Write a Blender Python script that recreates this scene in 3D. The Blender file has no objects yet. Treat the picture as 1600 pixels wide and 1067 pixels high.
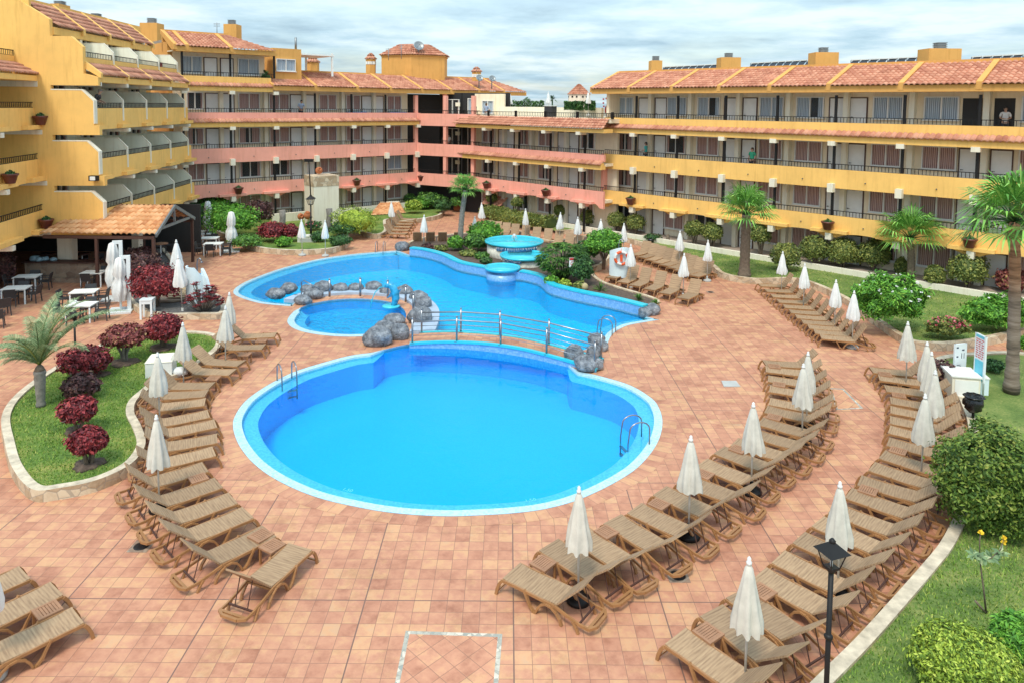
import bpy, math, random
from mathutils import Vector, noise as mnoise
R = math.radians
sc = bpy.context.scene
COL = sc.collection
rnd = random.Random(7)
# ------------------------------------------------------------------ camera model (shared by the camera object and by the surveying helpers)
F, PX, TH, ROLL, H = 1130., 800., R(4.0), R(0.55), 9.6
PY = 166 + F*math.tan(TH)
ct, st, cr, sr = math.cos(TH), math.sin(TH), math.cos(ROLL), math.sin(ROLL)
def ray(px, py):
    a = (px-PX)/F; b = -(py-PY)/F
    a2 = a*cr-b*sr; b2 = a*sr+b*cr
    return (a2, ct+b2*st, -st+b2*ct)
def G(px, py, z=0.):
    d = ray(px, py); t = (z-H)/d[2]
    return Vector((d[0]*t, d[1]*t, z))
def V(px, py, p0, d):
    r = ray(px, py)
    det = r[0]*(-d[1])+d[0]*r[1]
    t = (p0[0]*(-d[1])+d[0]*p0[1])/det
    return ((t*r[0]-p0[0])*d[0]+(t*r[1]-p0[1])*d[1])/(d[0]**2+d[1]**2), H+t*r[2]
cd = bpy.data.cameras.new('camera'); cam = bpy.data.objects.new('camera', cd); COL.objects.link(cam)
cam.location = (0, 0, H)
cd.sensor_width = 36; cd.lens = F/1600*36
cd.shift_y = (PY-533.5)/1600
cd.clip_end = 5000; cd.clip_start = .1
from mathutils import Matrix
cam.rotation_euler = (Matrix.Rotation(R(90)-TH, 3, 'X') @ Matrix.Rotation(ROLL, 3, 'Z')).to_euler()
sc.camera = cam
sc.view_settings.view_transform = 'Standard'; sc.view_settings.look = 'None'
sc.view_settings.exposure = 0.0; sc.view_settings.gamma = 1
# ------------------------------------------------------------------ materials
MATS = {}
def newmat(name):
    m = bpy.data.materials.new(name); m.use_nodes = True
    nt = m.node_tree; b = nt.nodes['Principled BSDF']
    MATS[name] = m
    return m, nt, b
def N(nt, t, **k):
    n = nt.nodes.new(t)
    for a, v in k.items():
        if a.startswith('i_'):
            n.inputs[a[2:].replace('_', ' ')].default_value = v
        else: setattr(n, a, v)
    return n
def ramp(nt, fac, stops):
    r = nt.nodes.new('ShaderNodeValToRGB')
    e = r.color_ramp.elements
    while len(e) < len(stops): e.new(.5)
    for i, (p, c) in enumerate(stops):
        e[i].position = p; e[i].color = (*c, 1)
    nt.links.new(fac, r.inputs[0]); return r.outputs[0]
def mixc(nt, fac, a, b, mode='MIX'):
    m = nt.nodes.new('ShaderNodeMix'); m.data_type = 'RGBA'; m.blend_type = mode
    for s, v in ((0, fac), (6, a), (7, b)):
        if hasattr(v, 'is_linked'): nt.links.new(v, m.inputs[s])
        elif isinstance(v, (int, float)): m.inputs[s].default_value = v
        else: m.inputs[s].default_value = (*v, 1)
    return m.outputs[2]
def mth(nt, op, a, b=None, c=None):
    m = nt.nodes.new('ShaderNodeMath'); m.operation = op
    for i, v in enumerate((a, b, c)):
        if v is None: continue
        if hasattr(v, 'is_linked'): nt.links.new(v, m.inputs[i])
        else: m.inputs[i].default_value = v
    return m.outputs[0]
def coords(nt, kind='Object', scale=None):
    t = nt.nodes.new('ShaderNodeTexCoord'); o = t.outputs[kind]
    if kind == 'World':
        g = nt.nodes.new('ShaderNodeNewGeometry'); o = g.outputs['Position']
    return o
def wpos(nt): return nt.nodes.new('ShaderNodeNewGeometry').outputs['Position']
def nz(nt, vec, scale, detail=3, rough=.55):
    n = N(nt, 'ShaderNodeTexNoise'); n.inputs['Scale'].default_value = scale
    n.inputs['Detail'].default_value = detail; n.inputs['Roughness'].default_value = rough
    nt.links.new(vec, n.inputs['Vector']); return n.outputs[0]
def bump(nt, b, h, s=.3, d=.02):
    n = N(nt, 'ShaderNodeBump'); n.inputs['Strength'].default_value = s; n.inputs['Distance'].default_value = d
    nt.links.new(h, n.inputs['Height']); nt.links.new(n.outputs[0], b.inputs['Normal'])
def simple(name, col, rough=.6, metal=0., var=.15, vscale=3., bumps=0., bscale=40., spec=.5, local=False):
    m, nt, b = newmat(name)
    p = coords(nt, 'Object') if local else wpos(nt)
    f = nz(nt, p, vscale, 5, .6)
    c = ramp(nt, f, [(.3, [x*(1-var) for x in col]), (.7, [min(1, x*(1+var)) for x in col])])
    nt.links.new(c, b.inputs['Base Color'])
    b.inputs['Roughness'].default_value = rough; b.inputs['Metallic'].default_value = metal
    b.inputs['Specular IOR Level'].default_value = spec
    if bumps: bump(nt, b, nz(nt, p, bscale, 3), bumps, .01)
    return m
def plaster(name, col, var=.08):
    m, nt, b = newmat(name); p = wpos(nt)
    f = nz(nt, p, .7, 6, .65)
    c = ramp(nt, f, [(.3, [x*(1-var) for x in col]), (.7, [min(1, x*(1+var)) for x in col])])
    mp = N(nt, 'ShaderNodeMapping'); mp.inputs['Scale'].default_value = (3, 3, .25); nt.links.new(p, mp.inputs[0])
    g = nz(nt, mp.outputs[0], 1.6, 5, .7)
    k = ramp(nt, g, [(.50, (1, 1, 1)), (.78, (.82, .78, .73))])
    c = mixc(nt, 1., c, k, 'MULTIPLY')
    nt.links.new(c, b.inputs['Base Color']); b.inputs['Roughness'].default_value = .9
    b.inputs['Specular IOR Level'].default_value = .2
    bump(nt, b, nz(nt, p, 30, 3), .25, .01)
    return m
YEL = plaster('yellow_plaster', (.90, .54, .165))
YEL2 = plaster('ochre_plaster', (.70, .37, .11))
PINK = plaster('pink_plaster', (.87, .39, .295))
CREAM = plaster('cream_plaster', (.86, .73, .54), .05)
CREAM2 = plaster('pale_cream_plaster', (.80, .74, .60), .04)
GREYC = plaster('pale_divider_plaster', (.86, .83, .68), .04)
WHITE = simple('white_paint', (.80, .80, .76), .55, var=.05)
WHITEB = simple('cool_white_paint', (.70, .82, .86), .5, var=.06)
DOOR = simple('door_paint', (.74, .73, .71), .5, var=.04)
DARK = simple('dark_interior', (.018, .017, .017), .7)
BLACK = simple('black_metal', (.012, .011, .011), .5, spec=.3)
BROWN = simple('brown_wood_trim', (.08, .035, .025), .6)
IRON = simple('grey_iron', (.14, .14, .14), .5, .6)
STEEL = simple('brushed_steel', (.30, .32, .35), .3, .9)
GREYM = simple('grey_metal', (.25, .27, .28), .45, .5)
POT = simple('terracotta_glaze', (.13, .035, .025), .4)
POTO = simple('orange_terracotta', (.45, .15, .06), .8)
CHAIRM = simple('charcoal_plastic', (.035, .035, .038), .5)
FRAME = simple('tan_resin_frame', (.34, .165, .065), .45, var=.12, vscale=6)
TABLEW = simple('slatted_side_table', (.34, .17, .09), .55, var=.15, vscale=6)
CLOTH = simple('umbrella_cloth', (.58, .55, .48), .9, var=.12, vscale=5)
CLOTHW = simple('white_umbrella_cloth', (.72, .72, .70), .9, var=.08, vscale=5)
POLE = simple('pale_pole', (.55, .54, .50), .4, .2)
PLAST = simple('white_plastic', (.72, .77, .78), .4, var=.04)
BLUEP = simple('blue_paint', (.03, .30, .62), .4)
SKIN = simple('skin', (.45, .26, .18), .6)
HAIR = simple('dark_hair', (.02, .014, .01), .7)
BAG = simple('black_bin_liner', (.012, .012, .013), .25, bumps=.8, bscale=18)
SOIL = simple('brown_soil', (.10, .068, .05), .95, var=.5, vscale=7, bumps=1., bscale=25)
GSOIL = simple('dark_grey_gravel', (.12, .115, .11), .95, var=.3, vscale=9, bumps=1., bscale=40)
TRUNK = simple('bark', (.16, .12, .085), .9, var=.35, vscale=9, bumps=.8, bscale=20)
TRUNKG = simple('grey_bark', (.22, .20, .175), .9, var=.3, vscale=8, bumps=.8, bscale=20)
CONC = simple('concrete', (.42, .42, .40), .9, var=.12, bumps=.3)
ROOFFLAT = simple('flat_roof_membrane', (.30, .27, .23), .9)
SOLAR = simple('solar_glass', (.012, .014, .02), .12)
TEAL = simple('teal_cloth', (.05, .38, .36), .8)
GREENC = simple('green_cloth', (.04, .36, .20), .8)
NAVY = simple('dark_cloth', (.035, .045, .06), .8)
MAIDC = simple('white_cloth', (.66, .64, .62), .8)
BLUECL = simple('grey_blue_cloth', (.30, .36, .48), .8)
RINGO = simple('orange_lifebuoy', (.75, .11, .03), .5)
REDS = simple('red_sign_paint', (.55, .03, .03), .5)
YFLOW = simple('yellow_flower', (.75, .50, .02), .7)
# woven sling: stripes across the length (local y runs across, x along)
def weave(name, a, b_, c_):
    m, nt, b = newmat(name); o = coords(nt, 'Object')
    w = N(nt, 'ShaderNodeTexWave'); w.wave_type = 'BANDS'; w.bands_direction = 'X'
    w.inputs['Scale'].default_value = 5.5; w.inputs['Distortion'].default_value = 4.
    w.inputs['Detail'].default_value = 3; w.inputs['Detail Scale'].default_value = 2.5
    oi = N(nt, 'ShaderNodeObjectInfo')
    add = N(nt, 'ShaderNodeVectorMath'); add.operation = 'ADD'
    nt.links.new(o, add.inputs[0]); nt.links.new(oi.outputs['Location'], add.inputs[1])
    mp = N(nt, 'ShaderNodeMapping'); mp.inputs['Scale'].default_value = (1, .12, 1)
    nt.links.new(o, mp.inputs[0]); nt.links.new(mp.outputs[0], w.inputs['Vector'])
    nt.links.new(oi.outputs['Random'], w.inputs['Phase Offset'])
    n2 = nz(nt, mp.outputs[0], 26, 3)
    f = mth(nt, 'MULTIPLY_ADD', n2, .75, mth(nt, 'MULTIPLY', w.outputs[1], .17))
    c = ramp(nt, f, [(.22, a), (.48, b_), (.78, c_)])
    hv = mth(nt, 'MULTIPLY_ADD', oi.outputs['Random'], .30, .84)
    c = mixc(nt, 1., c, (1, 1, 1), 'MULTIPLY')
    mm = N(nt, 'ShaderNodeVectorMath'); mm.operation = 'SCALE'
    nt.links.new(c, mm.inputs[0]); nt.links.new(hv, mm.inputs['Scale'])
    nt.links.new(mm.outputs[0], b.inputs['Base Color']); b.inputs['Roughness'].default_value = .75
    bump(nt, b, f, .5, .01)
    return m
SLING = weave('woven_sling', (.22, .135, .075), (.345, .22, .125), (.44, .295, .17))
# terracotta floor tiles; kind picks the coordinate
def tilemat(name, kind='pos', size=.32, rot=0., off=(0, 0), joints=True, light=1.):
    m, nt, b = newmat(name)
    v = wpos(nt) if kind == 'pos' else nt.nodes.new('ShaderNodeTexCoord').outputs['UV']
    mp = N(nt, 'ShaderNodeMapping'); mp.inputs['Rotation'].default_value = (0, 0, rot)
    mp.inputs['Scale'].default_value = (1/size, 1/size, 1/size); mp.inputs['Location'].default_value = (off[0], off[1], 0)
    nt.links.new(v, mp.inputs[0])
    s = N(nt, 'ShaderNodeSeparateXYZ'); nt.links.new(mp.outputs[0], s.inputs[0])
    fx, fy = mth(nt, 'FLOOR', s.outputs[0]), mth(nt, 'FLOOR', s.outputs[1])
    cx = N(nt, 'ShaderNodeCombineXYZ'); nt.links.new(fx, cx.inputs[0]); nt.links.new(fy, cx.inputs[1])
    wn = N(nt, 'ShaderNodeTexWhiteNoise'); wn.noise_dimensions = '2D'; nt.links.new(cx.outputs[0], wn.inputs['Vector'])
    v2 = N(nt, 'ShaderNodeVectorMath'); v2.operation = 'MULTIPLY_ADD'
    nt.links.new(wn.outputs['Color'], v2.inputs[0]); v2.inputs[1].default_value = (9, 9, 9); nt.links.new(mp.outputs[0], v2.inputs[2])
    mot = nz(nt, v2.outputs[0], 1.3, 4, .6)
    f = mth(nt, 'MULTIPLY_ADD', wn.outputs['Value'], .29, mth(nt, 'MULTIPLY', mot, .78))
    L = light
    c = ramp(nt, f, [(.22, (.38*L, .16*L, .095*L)), (.40, (.50*L, .228*L, .140*L)), (.54, (.57*L, .275*L, .168*L)), (.70, (.63*L, .345*L, .185*L)), (.88, (.56*L, .35*L, .22*L))])
    big = ramp(nt, nz(nt, wpos(nt), .16, 4, .6), [(.3, (.86, .84, .84)), (.6, (1, 1, 1)), (.75, (1.0, .97, .93))])
    c = mixc(nt, 1., c, big, 'MULTIPLY')
    st_ = ramp(nt, nz(nt, wpos(nt), .9, 7, .75), [(.34, (.66, .60, .58)), (.5, (1, 1, 1))])
    c = mixc(nt, .7, c, st_, 'MULTIPLY')
    def edge(x, w):
        fr = mth(nt, 'FRACT', x); d = mth(nt, 'MINIMUM', fr, mth(nt, 'SUBTRACT', 1., fr))
        return mth(nt, 'LESS_THAN', d, w)
    e = mth(nt, 'MAXIMUM', edge(s.outputs[0], .018), edge(s.outputs[1], .018))
    c = mixc(nt, mth(nt, 'MULTIPLY', e, .8), c, (.24, .125, .085))
    if joints:
        j = mth(nt, 'MAXIMUM', edge(mth(nt, 'DIVIDE', s.outputs[0], 9.), .0045), edge(mth(nt, 'DIVIDE', s.outputs[1], 14.), .0028))
        c = mixc(nt, mth(nt, 'MULTIPLY', j, .85), c, (.16, .10, .08))
    nt.links.new(c, b.inputs['Base Color'])
    rg = mth(nt, 'MULTIPLY_ADD', mot, .3, .42); nt.links.new(rg, b.inputs['Roughness'])
    b.inputs['Specular IOR Level'].default_value = .35
    bump(nt, b, mth(nt, 'SUBTRACT', mth(nt, 'MULTIPLY', mot, .3), e), .35, .006)
    return m
TILE = tilemat('terracotta_floor_tiles', off=(-.56, .0), rot=R(-.3))
TILEUV = tilemat('terracotta_border_tiles', 'uv', joints=False)
TILED = tilemat('diagonal_terracotta_tiles', rot=R(45), joints=False, light=1.04)
def mosaic(name, a, b_, c_, size=.05, grout=(.6, .7, .75), rough=.2, g=.6):
    m, nt, b = newmat(name); v = wpos(nt)
    s = N(nt, 'ShaderNodeVectorMath'); s.operation = 'SCALE'; nt.links.new(v, s.inputs[0]); s.inputs['Scale'].default_value = 1/size
    fl = N(nt, 'ShaderNodeVectorMath'); fl.operation = 'FLOOR'; nt.links.new(s.outputs[0], fl.inputs[0])
    wn = N(nt, 'ShaderNodeTexWhiteNoise'); nt.links.new(fl.outputs[0], wn.inputs['Vector'])
    c = ramp(nt, wn.outputs['Value'], [(0, a), (.5, b_), (1, c_)])
    br = N(nt, 'ShaderNodeSeparateXYZ'); nt.links.new(s.outputs[0], br.inputs[0])
    nt.links.new(c, b.inputs['Base Color']); b.inputs['Roughness'].default_value = rough
    return m
BASIN = mosaic('pool_floor_mosaic', (.003, .46, .88), (.004, .48, .90), (.005, .495, .92))
BASIN2 = mosaic('long_pool_floor_mosaic', (.004, .56, .88), (.006, .59, .90), (.008, .62, .92))
BASINW = mosaic('pool_wall_mosaic', (.006, .42, .86), (.008, .435, .88), (.010, .45, .90))
SHELF = mosaic('pool_shelf_mosaic', (.36, .50, .80), (.44, .56, .84), (.52, .62, .88))
KIDS = mosaic('shallow_pool_mosaic', (.01, .38, .74), (.02, .46, .82), (.05, .54, .88), .09)
RIMW = mosaic('pale_rim_mosaic', (.34, .56, .66), (.42, .63, .72), (.50, .70, .77))
WALLM = mosaic('light_blue_wall_mosaic', (.13, .33, .62), (.18, .38, .68), (.26, .46, .74), .06, rough=.3)
CYAN = simple('cyan_coping', (.03, .50, .62), .35, var=.08)
CYANF = simple('cyan_fountain_paint', (.05, .52, .66), .25, var=.1, vscale=2)
FWATER = simple('fountain_water', (.06, .52, .66), .06, var=.12, vscale=5, bumps=.4, bscale=9)
STONEW = simple('white_rough_stone', (.62, .60, .52), .9, var=.3, vscale=5, bumps=1., bscale=12)
def rockmat():
    m, nt, b = newmat('grey_boulder'); p = coords(nt, 'Object'); q = nz(nt, p, 2.4, 7, .7)
    c = ramp(nt, q, [(.30, (.05, .055, .065)), (.46, (.16, .175, .20)), (.60, (.30, .315, .34)), (.74, (.50, .50, .50))])
    v = N(nt, 'ShaderNodeTexVoronoi'); v.feature = 'DISTANCE_TO_EDGE'; v.inputs['Scale'].default_value = 2.1
    d = N(nt, 'ShaderNodeVectorMath'); d.operation = 'ADD'; n3 = N(nt, 'ShaderNodeTexNoise'); n3.inputs['Scale'].default_value = 3; nt.links.new(p, n3.inputs[0]); nt.links.new(p, d.inputs[0]); nt.links.new(n3.outputs['Color'], d.inputs[1]); nt.links.new(d.outputs[0], v.inputs['Vector'])
    k = ramp(nt, v.outputs[0], [(.0, (.35, .35, .36)), (.05, (1, 1, 1))]); c = mixc(nt, .8, c, k, 'MULTIPLY')
    nt.links.new(c, b.inputs['Base Color']); b.inputs['Roughness'].default_value = .75
    bump(nt, b, mth(nt, 'MULTIPLY_ADD', mth(nt, 'MINIMUM', v.outputs[0], .12), 3., nz(nt, p, 9, 5, .7)), .9, .05); return m
ROCK = rockmat()
def water(name, tint, bs, bst, refl=1., dist=.05):
    m, nt, b = newmat(name)
    nt.nodes.remove(b); out = nt.nodes['Material Output']
    tr = N(nt, 'ShaderNodeBsdfTransparent'); tr.inputs[0].default_value = (*tint, 1)
    gl = N(nt, 'ShaderNodeBsdfGlossy'); gl.inputs['Roughness'].default_value = .02
    fr = N(nt, 'ShaderNodeFresnel'); fr.inputs[0].default_value = 1.33
    p = wpos(nt)
    n = N(nt, 'ShaderNodeTexNoise'); n.inputs['Scale'].default_value = bs; n.inputs['Detail'].default_value = 3; n.inputs['Distortion'].default_value = .6
    nt.links.new(p, n.inputs[0])
    bp = N(nt, 'ShaderNodeBump'); bp.inputs['Strength'].default_value = bst; bp.inputs['Distance'].default_value = dist
    nt.links.new(n.outputs[0], bp.inputs['Height'])
    nt.links.new(bp.outputs[0], gl.inputs['Normal']); nt.links.new(bp.outputs[0], fr.inputs['Normal'])
    mx = N(nt, 'ShaderNodeMixShader'); nt.links.new(mth(nt, 'MULTIPLY', fr.outputs[0], refl), mx.inputs[0])
    nt.links.new(tr.outputs[0], mx.inputs[1]); nt.links.new(gl.outputs[0], mx.inputs[2]); nt.links.new(mx.outputs[0], out.inputs[0])
    return m
WATER = water('calm_pool_water', (.38, .93, 1.), 2.4, .22, .8)
WATERR = water('rippled_pool_water', (.40, .97, 1.), 3.2, 1., .85, .20)
# roof tiles
def rooft(name, cols):
    m, nt, b = newmat(name); v = nt.nodes.new('ShaderNodeTexCoord').outputs['UV']
    fl = N(nt, 'ShaderNodeVectorMath'); fl.operation = 'FLOOR'; nt.links.new(v, fl.inputs[0])
    wn = N(nt, 'ShaderNodeTexWhiteNoise'); wn.noise_dimensions = '2D'; nt.links.new(fl.outputs[0], wn.inputs['Vector'])
    f = mth(nt, 'MULTIPLY_ADD', nz(nt, wpos(nt), 3, 4), .5, mth(nt, 'MULTIPLY', wn.outputs[0], .5))
    c = ramp(nt, f, [(.2, cols[0]), (.5, cols[1]), (.8, cols[2])])
    dirt = ramp(nt, nz(nt, wpos(nt), 1.1, 6, .7), [(.38, (.66, .62, .60)), (.56, (1, 1, 1))])
    c = mixc(nt, .45, c, dirt, 'MULTIPLY')
    nt.links.new(c, b.inputs['Base Color']); b.inputs['Roughness'].default_value = .85
    return m
ROOF = rooft('clay_roof_tiles', [(.42, .155, .095), (.57, .25, .155), (.68, .34, .22)])
ROOFO = rooft('orange_roof_tiles', [(.50, .20, .08), (.68, .34, .15), (.78, .46, .24)])
# stone cladding of the planter walls
def stonec(name, a, b_, c_, sc_=3.):
    m, nt, b = newmat(name); p = wpos(nt)
    vo = N(nt, 'ShaderNodeTexVoronoi'); vo.inputs['Scale'].default_value = sc_; nt.links.new(p, vo.inputs['Vector'])
    ve = N(nt, 'ShaderNodeTexVoronoi'); ve.feature = 'DISTANCE_TO_EDGE'; ve.inputs['Scale'].default_value = sc_; nt.links.new(p, ve.inputs['Vector'])
    s = N(nt, 'ShaderNodeSeparateColor'); nt.links.new(vo.outputs['Color'], s.inputs[0])
    f = mth(nt, 'MULTIPLY_ADD', nz(nt, p, 12, 4), .5, mth(nt, 'MULTIPLY', s.outputs[0], .5))
    c = ramp(nt, f, [(.25, a), (.5, b_), (.75, c_)])
    e = mth(nt, 'LESS_THAN', ve.outputs[0], .035)
    c = mixc(nt, mth(nt, 'MULTIPLY', e, .6), c, (.30, .25, .20))
    nt.links.new(c, b.inputs['Base Color']); b.inputs['Roughness'].default_value = .9
    bump(nt, b, mth(nt, 'MINIMUM', ve.outputs[0], .1), .6, .05)
    return m
STONE = stonec('sandstone_cladding', (.40, .28, .17), (.55, .42, .28), (.66, .54, .38))
STONEB = stonec('brown_stone_bar', (.22, .14, .10), (.30, .21, .15), (.38, .28, .20), 2.5)
STONECAP = simple('sandy_cap_stone', (.56, .47, .35), .9, var=.3, vscale=4, bumps=1., bscale=12)
CRAZY = stonec('pale_crazy_paving', (.28, .30, .27), (.40, .38, .32), (.62, .56, .46), 9.)
def lawnmat(name, cols):
    m, nt, b = newmat(name); p = wpos(nt)
    f = mth(nt, 'MULTIPLY_ADD', nz(nt, p, .8, 5, .7), .6, mth(nt, 'MULTIPLY', nz(nt, p, 14, 4, .7), .45))
    c = ramp(nt, f, [(.36, cols[0]), (.52, cols[1]), (.68, cols[2])])
    nt.links.new(c, b.inputs['Base Color']); b.inputs['Roughness'].default_value = .95
    bump(nt, b, nz(nt, p, 45, 3, .7), 1., .03)
    return m
LAWN = lawnmat('lawn_turf', [(0.0567, 0.12, 0.0173), (0.138, 0.228, 0.036), (0.356, 0.336, 0.0864)])
LAWND = lawnmat('dry_lawn_turf', [(.06, .12, .02), (.15, .22, .045), (.33, .33, .10)])
def leafmat(name, cols, rough=.55, trans=0.):
    m, nt, b = newmat(name)
    g = nt.nodes.new('ShaderNodeNewGeometry')
    f = mth(nt, 'MULTIPLY_ADD', g.outputs['Random Per Island'], .62, mth(nt, 'MULTIPLY', nz(nt, g.outputs['Position'], 2.2, 3), .42))
    c = ramp(nt, f, [(.15, cols[0]), (.45, cols[1]), (.72, cols[2]), (.92, cols[3])])
    nt.links.new(c, b.inputs['Base Color']); b.inputs['Roughness'].default_value = rough
    b.inputs['Specular IOR Level'].default_value = .3
    return m
LEAF = leafmat('mid_green_leaf', [(0.0195, 0.0585, 0.0156), (0.052, 0.143, 0.026), (0.117, 0.26, 0.039), (0.26, 0.416, 0.078)])
LEAFB = leafmat('bright_green_leaf', [(0.026, 0.091, 0.013), (0.078, 0.234, 0.026), (0.156, 0.39, 0.039), (0.364, 0.546, 0.078)])
LEAFD = leafmat('dark_green_leaf', [(0.013, 0.039, 0.0156), (0.0325, 0.091, 0.026), (0.065, 0.156, 0.039), (0.13, 0.234, 0.065)])
LEAFO = leafmat('olive_leaf', [(0.0448, 0.0746, 0.0224), (0.119, 0.164, 0.0373), (0.253, 0.269, 0.0597), (0.448, 0.417, 0.119)])
LEAFY = leafmat('yellow_green_leaf', [(0.052, 0.104, 0.013), (0.169, 0.26, 0.026), (0.364, 0.468, 0.052), (0.585, 0.624, 0.13)])
LEAFR = leafmat('crimson_leaf', [(0.0444, 0.0103, 0.0125), (0.142, 0.0206, 0.0275), (0.302, 0.0377, 0.0437), (0.532, 0.103, 0.0874)], .45)
LEAFP = leafmat('purple_brown_leaf', [(0.026, 0.0156, 0.0156), (0.065, 0.0286, 0.0286), (0.13, 0.052, 0.052), (0.195, 0.13, 0.065)], .5)
LEAFM = leafmat('faded_crimson_leaf', [(0.0618, 0.0179, 0.0163), (0.186, 0.0448, 0.0435), (0.34, 0.0892, 0.0763), (0.309, 0.328, 0.0868)], .5)
LEAFH = leafmat('yellow_tipped_leaf', [(0.0216, 0.0576, 0.00864), (0.072, 0.137, 0.018), (0.173, 0.245, 0.036), (0.36, 0.374, 0.0864)])
PALM = leafmat('palm_frond', [(0.0448, 0.134, 0.0179), (0.105, 0.283, 0.0448), (0.209, 0.448, 0.0746), (0.417, 0.597, 0.15)], .45)
PALMG = leafmat('dusty_palm_frond', [(0.0747, 0.135, 0.0598), (0.164, 0.254, 0.12), (0.299, 0.404, 0.194), (0.508, 0.538, 0.299)], .5)
PINKF = leafmat('pink_flower_petal', [(.5, .06, .08), (.6, .1, .14), (.7, .2, .25), (.8, .4, .4)])
WHITF = leafmat('white_flower_petal', [(.6, .6, .6), (.7, .7, .7), (.75, .75, .75), (.8, .8, .8)])
GRASSB = leafmat('grass_blade', [(0.0605, 0.135, 0.0179), (0.142, 0.269, 0.0359), (0.282, 0.404, 0.0628), (0.645, 0.538, 0.179)], .7)
def glass(name, col):
    m, nt, b = newmat(name)
    b.inputs['Base Color'].default_value = (*col, 1); b.inputs['Roughness'].default_value = .06
    b.inputs['Alpha'].default_value = .16; b.inputs['Specular IOR Level'].default_value = .7
    return m
GLASS = glass('window_glass', (.10, .13, .15))
def curtain(name, a, b_):
    m, nt, b = newmat(name); o = coords(nt, 'Object')
    w = N(nt, 'ShaderNodeTexWave'); w.bands_direction = 'X'; w.inputs['Scale'].default_value = 3.2; w.inputs['Distortion'].default_value = 2.
    mp = N(nt, 'ShaderNodeMapping'); mp.inputs['Scale'].default_value = (1, 1, .15); nt.links.new(o, mp.inputs[0]); nt.links.new(mp.outputs[0], w.inputs[0])
    nt.links.new(ramp(nt, w.outputs[1], [(.1, a), (.8, b_)]), b.inputs['Base Color']); b.inputs['Roughness'].default_value = .9
    return m
CURT = curtain('pink_brown_curtain', (.27, .13, .11), (.66, .44, .39))
CURTB = curtain('blue_grey_curtain', (.22, .27, .33), (.62, .70, .78))
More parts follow.
